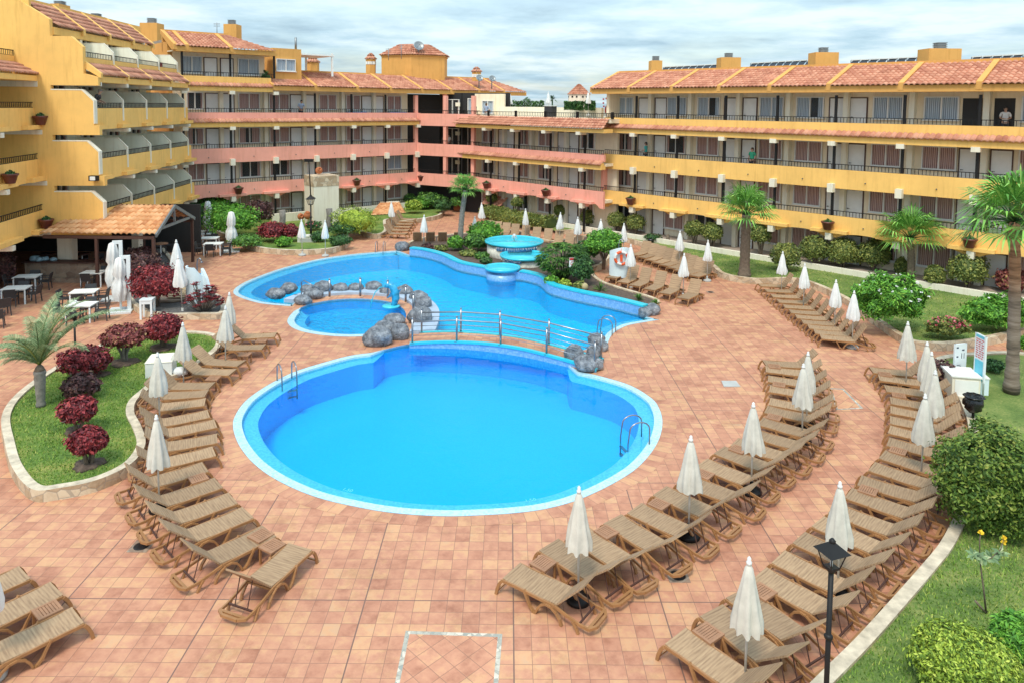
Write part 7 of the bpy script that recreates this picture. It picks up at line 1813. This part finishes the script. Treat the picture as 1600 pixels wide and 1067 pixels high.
# ------------------------------------------------------------------ sign boards and boxes at the right
def text_obj(txt, size, loc, rot, mat, parent, name='lettering'):
    cu = bpy.data.curves.new(name, 'FONT'); cu.body = txt; cu.size = size; cu.extrude = .003; cu.align_x = 'CENTER'; cu.align_y = 'CENTER'
    o = bpy.data.objects.new(name, cu); COL.objects.link(o)
    dg = bpy.context.evaluated_depsgraph_get(); me = bpy.data.meshes.new_from_object(o.evaluated_get(dg)); bpy.data.objects.remove(o)
    me.materials.clear(); me.materials.append(mat); o = link(name, me, parent, loc); o.rotation_euler = rot; return o
SIGNW = simple('white_sign_board', (.74, .80, .82), .4, var=.03); SIGNC = simple('cyan_sign_print', (.12, .52, .66), .4); INK = simple('dark_ink', (.05, .06, .10), .5)
def board(x0, y0t, y0b, x1, y1t, y1b, pyb, label, kind, grp='white notice boards by the towel boxes'):
    a = G(x0, pyb[0], .22); b = G(x1, pyb[1], .22); d = (b-a); L = d.length; rz = math.atan2(d.y, d.x); s0 = a.y/F; t = thing('notice_board', label, 'sign', a, rz, grp)
    zt, zbm = (pyb[0]-y0t)*s0, (pyb[0]-y0b)*s0
    part('board', MB().box(0, L, 0, .06, zbm, zt), SIGNW, t)
    for x in (.03, L-.03): m = MB(); m.tube([(x, .03, 0), (x, .03, zt)], .03, 6); part('post', m, PLAST, t)
    H_ = zt-zbm; m = MB(); n = 0
    if kind == 'map':
        m2 = MB(); m2.box(.06, L-.06, -.006, -.001, zbm+.03, zbm+H_*.45); part('print_area', m2, SIGNC, t)
        q = random.Random(4)
        for i in range(9):
            zz = zbm+H_*(.88-.048*i); x = .08; 
            while x < L-.12:
                w_ = q.uniform(.04, .12); m.box(x, min(x+w_, L-.06), -.008, -.001, zz, zz+.028); x += w_+q.uniform(.03, .06)
        m2 = MB(); m2.box(.06, L-.06, -.006, -.001, zbm+H_*.93, zbm+H_*.985); part('header', m2, SIGNC, t)
        part('printed_lines', m, REDS, t)['kind'] = 'stuff'
    else:
        for fx, fz, w_, h_ in ((.12, .84, .14, .05), (.58, .74, .16, .05), (.14, .50, .12, .05), (.55, .45, .03, .2), (.75, .45, .03, .2), (.2, .2, .25, .02), (.2, .14, .3, .02)):
            m.box(L*fx, L*fx+w_*L*1.2, -.008, -.001, zbm+H_*fz, zbm+H_*(fz+h_))
        part('printed_marks', m, INK, t)
    return t
board(1489.5, 535, 578, 1508, 549, 592, (602, 600), 'smaller white notice board with a few dark marks', 'dots')
board(1519, 515, 588, 1535, 528, 604, (612, 622), 'tall white notice board with red lines and cyan map', 'map')
p = G(1506, 628, .0); t = thing('towel_box', 'white painted plywood box under the notice boards', 'storage box', (p.x, p.y+.15, .05), R(-12))
part('body', MB().box(-.42, .42, -.35, .55, 0, .85), CREAM2, t); part('lid', MB().box(-.46, .46, -.39, .59, .85, .9), WHITE, t); part('door_panel', MB().box(-.34, .36, -.365, -.352, .08, .76), WHITE, t)
t = thing('side_locker', 'narrow white locker right of the towel box', 'storage box', (p.x+.72, p.y+.35, .05), R(-12)); part('body', MB().box(-.16, .16, -.3, .3, 0, .72), WHITEB, t); part('lid', MB().box(-.18, .18, -.32, .32, .72, .76), WHITE, t)
p = G(1520, 655, .22); t = thing('waste_bin', 'black bin-liner wrapped litter bin by the lounger heads', 'litter bin', (p.x, p.y, .1)); m = MB()
m.tube([(0, 0, 0), (0, 0, .5)], .04, 6); part('post', m, BLACK, t)
m = MB(); m.ball((0, 0, .62), (.27, .27, .27), 18, 12, f=lambda d: 1+.3*mnoise.noise(d*4.1)); m.lathe([(.22, .78), (.30, .84), (.26, .88), (.2, .8)], n=18, wob=lambda a, i: 1+.08*math.sin(a*50)); part('bag', m, BAG, t)
p = G(250, 586, .2); t = thing('white_box', 'white box with tapering lid on the kidney lawn edge', 'storage box', (p.x, p.y+.1, .2), R(14)); part('body', MB().box(-.42, .42, -.4, .4, 0, .55), WHITE, t); m = MB(); n = m.add([(-.44, -.42, .55), (.44, -.42, .55), (.44, .42, .55), (-.44, .42, .55), (-.36, -.34, .63), (.36, -.34, .63), (.36, .34, .63), (-.36, .34, .63)]); [m.face([n+i for i in f]) for f in ((0, 1, 5, 4), (1, 2, 6, 5), (2, 3, 7, 6), (3, 0, 4, 7), (4, 5, 6, 7), (3, 2, 1, 0))]; part('lid', m, CREAM2, t)
p = G(281, 590, .1); m = MB(); m.ball((0, 0, .22), (.28, .2, .16), 14, 8, f=lambda d: 1+.25*mnoise.noise(d*2.7)); solo('folded_towel', m, CLOTHW, 'crumpled white towel on the kerb beside the white box', 'towel', None, p)
p = G(231, 497, .0); t = thing('white_stand', 'white plastic stool-like stand at the café bed wall', 'stand', p, R(10)); part('top', MB().box(-.27, .27, -.27, .27, .83, .88), PLAST, t); [part('leg', MB().box(x-.04, x+.04, y-.04, y+.04, 0, .83), PLAST, t) for x in (-.22, .22) for y in (-.22, .22)]; part('apron', MB().box(-.22, .22, -.25, .25, .68, .83), PLAST, t)
# wooden steps/boardwalk beside the left shower
p = G(284, 462, .25); t = thing('wooden_steps', 'pale wooden slatted steps leading to the left shower', 'steps', p, R(100)); 
for i in range(7): part('slat', MB().box(-.6+.2*i, -.46+.2*i, -.5, .5, .05+.05*i, .09+.05*i), simple('bleached_wood', (.55, .42, .26), .8) if 'bleached_wood' not in MATS else MATS['bleached_wood'], t)
part('stringer', MB().extr([(-.65, 0), (.85, 0), (.85, .38), (-.65, .04)], 'y', -.55, -.5), MATS['bleached_wood'], t)
p = G(272, 466, .22); m = MB(); m.lathe([(.9, 0), (.95, .1), (.85, .12), (.8, .03), (.02, .02)], n=24); solo('shower_tray', m, STONEB, 'round brown shower tray below the wooden steps', 'shower tray', None, p)
# orange tiled mound
p0 = G(577, 338, .3); p1 = G(634, 334, .3); pk = G(600, 322, 1.1); pk2 = G(620, 320, 1.1)
t = thing('tiled_mound', 'low orange tiled roof mound in the back garden', 'tiled roof'); m = MB(); rooftiles(m, p0, p1, G(594, 317.5, .9), G(624, 317, .9), cw=.3, amp=.04); part('tiled_roof', m, ROOFO, t)
m = MB(); m.bar(G(594, 317.5, .9), G(624, 317, .9), .2); part('rim', m, CREAM2, t)
# gate/steps beside the palm
p = WM.t
part('tiled_step_roof', (lambda m: (rooftiles(m, (.6, .4, 1.), (3.0, .4, 1.), (.6, 1.4, 1.7), (3.0, 1.4, 1.7)), m)[1])(MB()), ROOF, WM.t)
# terrace bits
p = px_depth(860, 180, 58); t = thing('terrace_cabinet', 'dark cabinet with white top on the roof terrace', 'cabinet', (p.x, p.y, 8.75), R(-45)); part('body', MB().box(-.4, .4, -.3, .3, 0, .85), CHAIRM, t); part('top', MB().box(-.45, .45, -.35, .35, .85, .9), WHITE, t)
# blue crates on third gallery of the centre wing
for i, px in enumerate((557, 621)):
    u = WC.u(px, 172, 1.1); m = MB(); m.box(-.9, .9, -.25, .25, 0, .75); q = WC; loc = (q.p0[0]+q.d[0]*u+q.n[0]*1.15, q.p0[1]+q.d[1]*u+q.n[1]*1.15, q.R(3)-1)
    solo('laundry_trolley', m, BLUEP, ('left', 'right')[i]+' blue laundry trolley behind the third-floor railing', 'trolley', 'blue laundry trolleys', loc, q.t.rotation_euler.z)
# garden tap post / small dark things on the right lawn
p = G(1017, 380, .25); m = MB(); m.lathe([(.18, 0), (.24, .2), (.2, .3), (.1, .28)], n=12); solo('black_planter', m, BAG, 'small black pot on the back lawn', 'pot', None, p)
p = G(1043, 381, .25); m = MB(); m.tube([(0, 0, 0), (.02, 0, .3), (-.02, 0, .62)], [.16, .13, .1], 10); solo('wood_stump', m, TRUNK, 'small brown stump on the back lawn', 'tree stump', None, p)
# white umbrella bases/poolside depth marks
def mark(px, py, rz, z=.01, txt='1,50', lb=''):
    p = G(px, py, z); 
    o = text_obj(txt, .17, p, (0, 0, rz), WHITE, None, 'depth_mark'); o['label'] = lb; o['category'] = 'depth mark'; o['group'] = 'white depth marks on the pool edges'
mark(543, 765, R(-20), -.13, '1,50', 'white depth number at the lower left edge of the round pool'); mark(829, 781, R(18), -.13, '1,50', 'white depth number at the lower right edge of the round pool')
# things on the left balconies
TW = simple('balcony_furniture', (.55, .56, .58), .5); RC = simple('balcony_red', (.35, .06, .05), .6); BT = simple('balcony_towel', (.08, .30, .45), .8)
def bal(w, k, u, v, kind, mat, label, bz=None):
    fl = RL[k]-1.02 if bz is None else bz; loc = (w.p0[0]+w.d[0]*u+w.n[0]*v, w.p0[1]+w.d[1]*u+w.n[1]*v, fl)
    if kind == 'chair':
        c = copy_tree(CH); c.location = loc; c.rotation_euler.z = w.t.rotation_euler.z+R(60); c['label'] = label; c['group'] = 'balcony chairs'
        for ch in c.children: pass
    elif kind == 'towel':
        m = MB(); m.box(-.35, .35, -.03, .03, .55, 1.08); solo('towel', m, mat, label, 'towel', 'towels on the balconies', loc, w.t.rotation_euler.z)
    else:
        m = MB(); m.box(-.4, .4, -.3, .3, .66, .7); [m.box(x-.02, x+.02, y-.02, y+.02, 0, .66) for x in (-.35, .35) for y in (-.25, .25)]; solo('balcony_table', m, mat, label, 'table', 'balcony tables', loc, w.t.rotation_euler.z)
bal(WLF, 3, 5., 1.2, 'table', TW, 'white table on the third-floor left balcony'); bal(WLF, 2, 4.2, .5, 'chair', None, 'chair on the second-floor left balcony, second bay'); bal(WLF, 4, 4.6, 1.2, 'chair', None, 'dark chair on the topmost left balcony'); bal(WLF, 4, 11, .9, 'towel', RC, 'red cloth on the topmost left balcony railing, far bay')
bal(WLF, 1, 7.6, .6, 'table', CLOTHW, 'white covered table on the lowest left balcony'); bal(WLF, 1, 4.6, .5, 'chair', None, 'chair on the lowest left balcony'); bal(WLF, 1, 10.6, .4, 'towel', BT, 'blue towel on the lowest left balcony, far bay'); bal(WLF, 2, 10.6, .6, 'table', TW, 'table on the second-floor left balcony, far bay')
bal(WN, 2, 5.0, .2, 'towel', BT, 'blue towel on the near left balcony railing'); bal(WN, 1, 5.5, 1., 'table', TW, 'table on the lowest near left balcony')
# plant on upper gallery rail
u = WC.u(416, 112, .3); m = leafcloud(260, (.35, .35, .7), .16, 99, .25); solo('potted_plant', m, LEAFD, 'dark leafy pot plant behind the top railing of the back wing', 'plant', None, (WC.p0[0]+WC.d[0]*u+WC.n[0]*.5, WC.p0[1]+WC.d[1]*u+WC.n[1]*.5, WC.R(4)-.45))
# ------------------------------------------------------------------ people
def skinmesh(name, verts, edges, rad, root=0, sub=1, mats=None):
    me = bpy.data.meshes.new(name); me.from_pydata(verts, edges, []); o = bpy.data.objects.new(name, me); COL.objects.link(o)
    md = o.modifiers.new('skin', 'SKIN'); sv = me.skin_vertices[0].data
    for i, r in enumerate(rad): sv[i].radius = (r, r) if not isinstance(r, tuple) else r
    sv[root].use_root = True
    s = o.modifiers.new('sub', 'SUBSURF'); s.levels = sub; s.render_levels = sub
    dg = bpy.context.evaluated_depsgraph_get(); m2 = bpy.data.meshes.new_from_object(o.evaluated_get(dg)); bpy.data.objects.remove(o)
    m2.polygons.foreach_set('use_smooth', [True]*len(m2.polygons)); m2.materials.clear(); m2.materials.append(mats); m2.name = name
    return m2
def person(label, loc, rz, h=1.7, pose='stand', shirt=TEAL, legs=NAVY, hair=HAIR, skin=SKIN, lean=0., arms='down', shorts=False):
    t = thing('person', label, 'person', loc, rz)
    k = h/1.7
    def P_(x, y, z): return (x*k, (y-lean*max(0, z-.9)*1.)*k, z*k)       # faces -y
    hip, chest, neck, head = P_(0, 0, .92), P_(0, .0, 1.22), P_(0, 0, 1.44), P_(0, -.01, 1.50)
    V_ = [hip, P_(0, 0, 1.08), chest, P_(0, 0, 1.36), neck, P_(0, -.015, 1.53), P_(0, -.02, 1.60), P_(0, -.01, 1.67)]
    Rr = [(.15, .10), (.13, .095), (.155, .105), (.13, .08), (.052, .055), (.07, .085), (.078, .095), (.055, .065)]
    E_ = [(i, i+1) for i in range(7)]
    def chain(start, pts, rs):
        a = start
        for p, r in zip(pts, rs): V_.append(P_(*p)); Rr.append(r); E_.append((a, len(V_)-1)); a = len(V_)-1
        return a
    for s in (-1, 1):
        st_ = s*.04 if pose == 'walk' else 0
        chain(0, [(s*.09, 0, .82), (s*.10, -.02+st_*2, .48), (s*.10, .02+st_*4, .10), (s*.10, -.06+st_*4, .045), (s*.10, -.14+st_*4, .035)], [.085, .055, .04, .035, .028])
        if arms == 'down': ar = [(s*.19, 0, 1.36), (s*.24, .02, 1.10), (s*.25, -.06, .86), (s*.25, -.09, .80)]
        elif arms == 'rail': ar = [(s*.19, 0, 1.36), (s*.25, -.06, 1.12), (s*.18, -.32, 1.03), (s*.16, -.38, 1.02)]
        else: ar = [(s*.19, 0, 1.36), (s*.24, -.03, 1.12), (s*.10, -.24, 1.08), (s*.05, -.28, 1.09)]
        w = chain(3, ar, [.05, .04, .028, .032])
    me = skinmesh('body', V_, E_, [tuple(x*k for x in r) if isinstance(r, tuple) else r*k for r in Rr], 0, 2, skin)
    body = link('body', me, t)
    # fingers
    m = MB()
    for s in (-1, 1):
        w = {'down': (s*.25, -.09, .80), 'rail': (s*.16, -.38, 1.02), 'hold': (s*.05, -.28, 1.09)}[arms]
        d = {'down': (0, -.02, -.08), 'rail': (0, -.06, -.05), 'hold': (-s*.06, -.04, .0)}[arms]
        for j in range(5):
            o_ = (j-2)*.016; L_ = (.7, 1, 1.1, 1., .8)[j] if j else .6
            a = Vector(P_(w[0]+(o_ if arms != 'down' else 0), w[1]+(o_ if arms == 'down' else 0), w[2])); b = a+Vector(d)*L_*k; c = b+Vector((d[0]*.4, d[1]*.2-.01, -.025))*k
            m.tube([a, b, c], [.009*k, .008*k, .006*k], 5)
    part('finger', m, skin, body)
    # face: nose, eyes, mouth, ears
    m = MB(); hz = 1.585
    m.ball(P_(0, -.115, hz-.005), (.014*k, .02*k, .02*k), 8, 6); m.ball(P_(-.08, 0, hz), (.012*k, .02*k, .03*k), 8, 6); m.ball(P_(.08, 0, hz), (.012*k, .02*k, .03*k), 8, 6); part('nose_and_ears', m, skin, body)
    m = MB(); m.ball(P_(-.03, -.102, hz+.02), .011*k, 6, 5); m.ball(P_(.03, -.102, hz+.02), .011*k, 6, 5); m.box(-.022*k, .022*k, P_(0, -.108, 0)[1]-.02*lean, P_(0, -.09, 0)[1], (hz-.05)*k, (hz-.043)*k); part('eyes_and_mouth', m, DARK, body)
    m = MB(); c = P_(0, .015, 1.63); m.ball(c, (.092*k, .105*k, .085*k), 14, 10, f=lambda d: 1+.05*mnoise.noise(d*4)); m.ball((c[0], c[1]+.05*k, c[2]-.07*k), (.075*k, .06*k, .09*k), 10, 8); part('hair', m, hair, t)
    # clothes as shells a little larger than the body
    V2 = [P_(0, 0, .86), P_(0, 0, 1.08), P_(0, 0, 1.22), P_(0, 0, 1.38)]; R2 = [(.175, .125), (.15, .115), (.175, .125), (.15, .10)]; E2 = [(0, 1), (1, 2), (2, 3)]
    for s in (-1, 1):
        ar = {'down': (s*.235, .015, 1.16), 'rail': (s*.24, -.05, 1.16), 'hold': (s*.235, -.02, 1.16)}[arms]
        V2 += [P_(s*.19, 0, 1.36), P_(*ar)]; R2 += [(.066, .066), (.058, .058)]; n = len(V2); E2 += [(3, n-2), (n-2, n-1)]
    link('shirt', skinmesh('shirt', V2, E2, [tuple(x*k for x in r) for r in R2], 0, 2, shirt), t)
    V3 = [P_(0, 0, .92)]; R3_ = [(.165, .12)]; E3 = []
    for s in (-1, 1):
        st_ = s*.04 if pose == 'walk' else 0; end = .5 if shorts else .12
        V3 += [P_(s*.09, 0, .80), P_(s*.10, -.02+st_*2, .50 if not shorts else .55)]+([] if shorts else [P_(s*.10, .02+st_*4, .12)]); R3_ += [(.10, .10), (.075, .075)]+([] if shorts else [(.06, .06)])
        n = len(V3)-(2 if shorts else 3); E3 += [(0, n), (n, n+1)]+([] if shorts else [(n+1, n+2)])
    link('trousers', skinmesh('trousers', V3, E3, [tuple(x*k for x in r) for r in R3_], 0, 2, legs), t)
    m = MB()
    for s in (-1, 1):
        st_ = s*.16 if pose == 'walk' else 0; p = P_(s*.10, -.07+st_, .035); m.ball((p[0], p[1], p[2]), (.05*k, .13*k, .045*k), 10, 6)
    part('shoe', m, BLACK, t)
    return t
def on(w, u, v, z): return (w.p0[0]+w.d[0]*u+w.n[0]*v, w.p0[1]+w.d[1]*u+w.n[1]*v, z)
az = WR.t.rotation_euler.z
person('woman in teal top and dark trousers walking on the yellow wing gallery', on(WR, WR.u(1009, 240, .7), .7, WR.R(2)-1), az-R(70), 1.66, 'walk', TEAL, NAVY, arms='hold')
person('person in green top standing at the second-floor gallery railing', on(WR, WR.u(1175, 247, .6), .6, WR.R(2)-1), az-R(10), 1.66, 'stand', GREENC, NAVY, arms='down')
person('cleaner in white tunic and dark trousers standing in the open dark doorway', on(WR, WR.u(1571, 180, 1.15), 1.15, WR.R(3)-1), az+R(20), 1.66, 'stand', MAIDC, NAVY, arms='hold')
person('person in grey-blue clothes leaning on the third-floor railing of the back wing', on(WC, WC.u(470, 168, .5), .5, WC.R(3)-1), WC.t.rotation_euler.z-R(10), 1.7, 'stand', BLUECL, NAVY, arms='rail', lean=.35)
person('person in pale blue standing by the roof terrace railing', on(WM, WM.u(760, 175, .9), .9, WM.R(3)-.98), WM.t.rotation_euler.z+R(190), 1.68, 'stand', BLUECL, TW, hair=simple('brown_hair', (.12, .07, .04), .7), arms='rail')
person('man in dark jacket leaning on the third-floor left balcony railing', on(WLF, .75, .42, RL[3]-1.02), WLF.t.rotation_euler.z, 1.75, 'stand', simple('dark_jacket', (.022, .024, .03), .6), NAVY, hair=simple('grey_hair', (.2, .19, .18), .7), arms='rail', lean=.45)
person('person in dark clothes standing inside the corner lobby', on(WL, 2.0, 1.6, WL.R(2)-1), WL.t.rotation_euler.z, 1.7, 'stand', NAVY, NAVY, arms='down')
person('person in a white top inside the corner lobby', on(WL, 2.7, 1.2, WL.R(2)-1), WL.t.rotation_euler.z+R(30), 1.5, 'stand', MAIDC, NAVY, arms='down')
person('person in dark clothes by the column on the top lobby level', on(WL, 5.4, 1.2, WL.R(3)-1), WL.t.rotation_euler.z+R(50), 1.7, 'stand', NAVY, NAVY, arms='down')
SKYS, SUNE, EXPO = .115, 1.5, .86
# ------------------------------------------------------------------ sky and sun
w = bpy.data.worlds.new('World'); sc.world = w; w.use_nodes = True; nt = w.node_tree
bg = nt.nodes['Background']
sky = N(nt, 'ShaderNodeTexSky'); sky.sky_type = 'NISHITA'; sky.sun_disc = False
EL, AZ = R(58), R(200)
sky.sun_elevation = EL; sky.sun_rotation = AZ; sky.air_density = 1.2; sky.dust_density = 1.5
tc = nt.nodes.new('ShaderNodeTexCoord')
s = N(nt, 'ShaderNodeSeparateXYZ'); nt.links.new(tc.outputs['Generated'], s.inputs[0])
zc = mth(nt, 'ADD', mth(nt, 'MAXIMUM', s.outputs[2], 0.), .09)
cx = N(nt, 'ShaderNodeCombineXYZ'); nt.links.new(mth(nt, 'DIVIDE', s.outputs[0], zc), cx.inputs[0]); nt.links.new(mth(nt, 'DIVIDE', s.outputs[1], zc), cx.inputs[1])
n1 = nz(nt, cx.outputs[0], .50, 7, .58)
mp = N(nt, 'ShaderNodeMapping'); mp.inputs['Location'].default_value = (3.3, 1.7, 0); nt.links.new(cx.outputs[0], mp.inputs[0])
n2 = nz(nt, mp.outputs[0], .9, 6, .6)
cover = ramp(nt, n1, [(.36, (.35, .35, .35)), (.56, (1, 1, 1))])
cloud = ramp(nt, n2, [(.28, (1.6, 2.3, 2.85)), (.46, (2.5, 3.45, 4.0)), (.62, (3.9, 4.6, 4.9))])
zen = mth(nt, 'MULTIPLY_ADD', mth(nt, 'MAXIMUM', s.outputs[2], 0.), 1.2, 1.)   # overcast sky: brighter towards the zenith
vm = N(nt, 'ShaderNodeVectorMath'); vm.operation = 'SCALE'; nt.links.new(cloud, vm.inputs[0]); nt.links.new(zen, vm.inputs['Scale']); cloud = vm.outputs[0]
skyc = mixc(nt, 1., sky.outputs[0], (1.0, 1.0, 1.0), 'MULTIPLY')
fin = mixc(nt, cover, skyc, cloud)
nt.links.new(fin, bg.inputs[0]); bg.inputs[1].default_value = SKYS
sd = bpy.data.lights.new('sun', 'SUN'); sd.energy = SUNE; sd.angle = R(14); sd.color = (1, .92, .80)
so = bpy.data.objects.new('sun', sd); COL.objects.link(so)
dv = Vector((math.sin(AZ)*math.cos(EL), math.cos(AZ)*math.cos(EL), math.sin(EL)))
so.rotation_euler = dv.to_track_quat('Z', 'Y').to_euler(); so.location = (0, 0, 60)
sc.view_settings.exposure = EXPO
sc.cycles.max_bounces = 8; sc.cycles.transparent_max_bounces = 12; sc.cycles.diffuse_bounces = 3
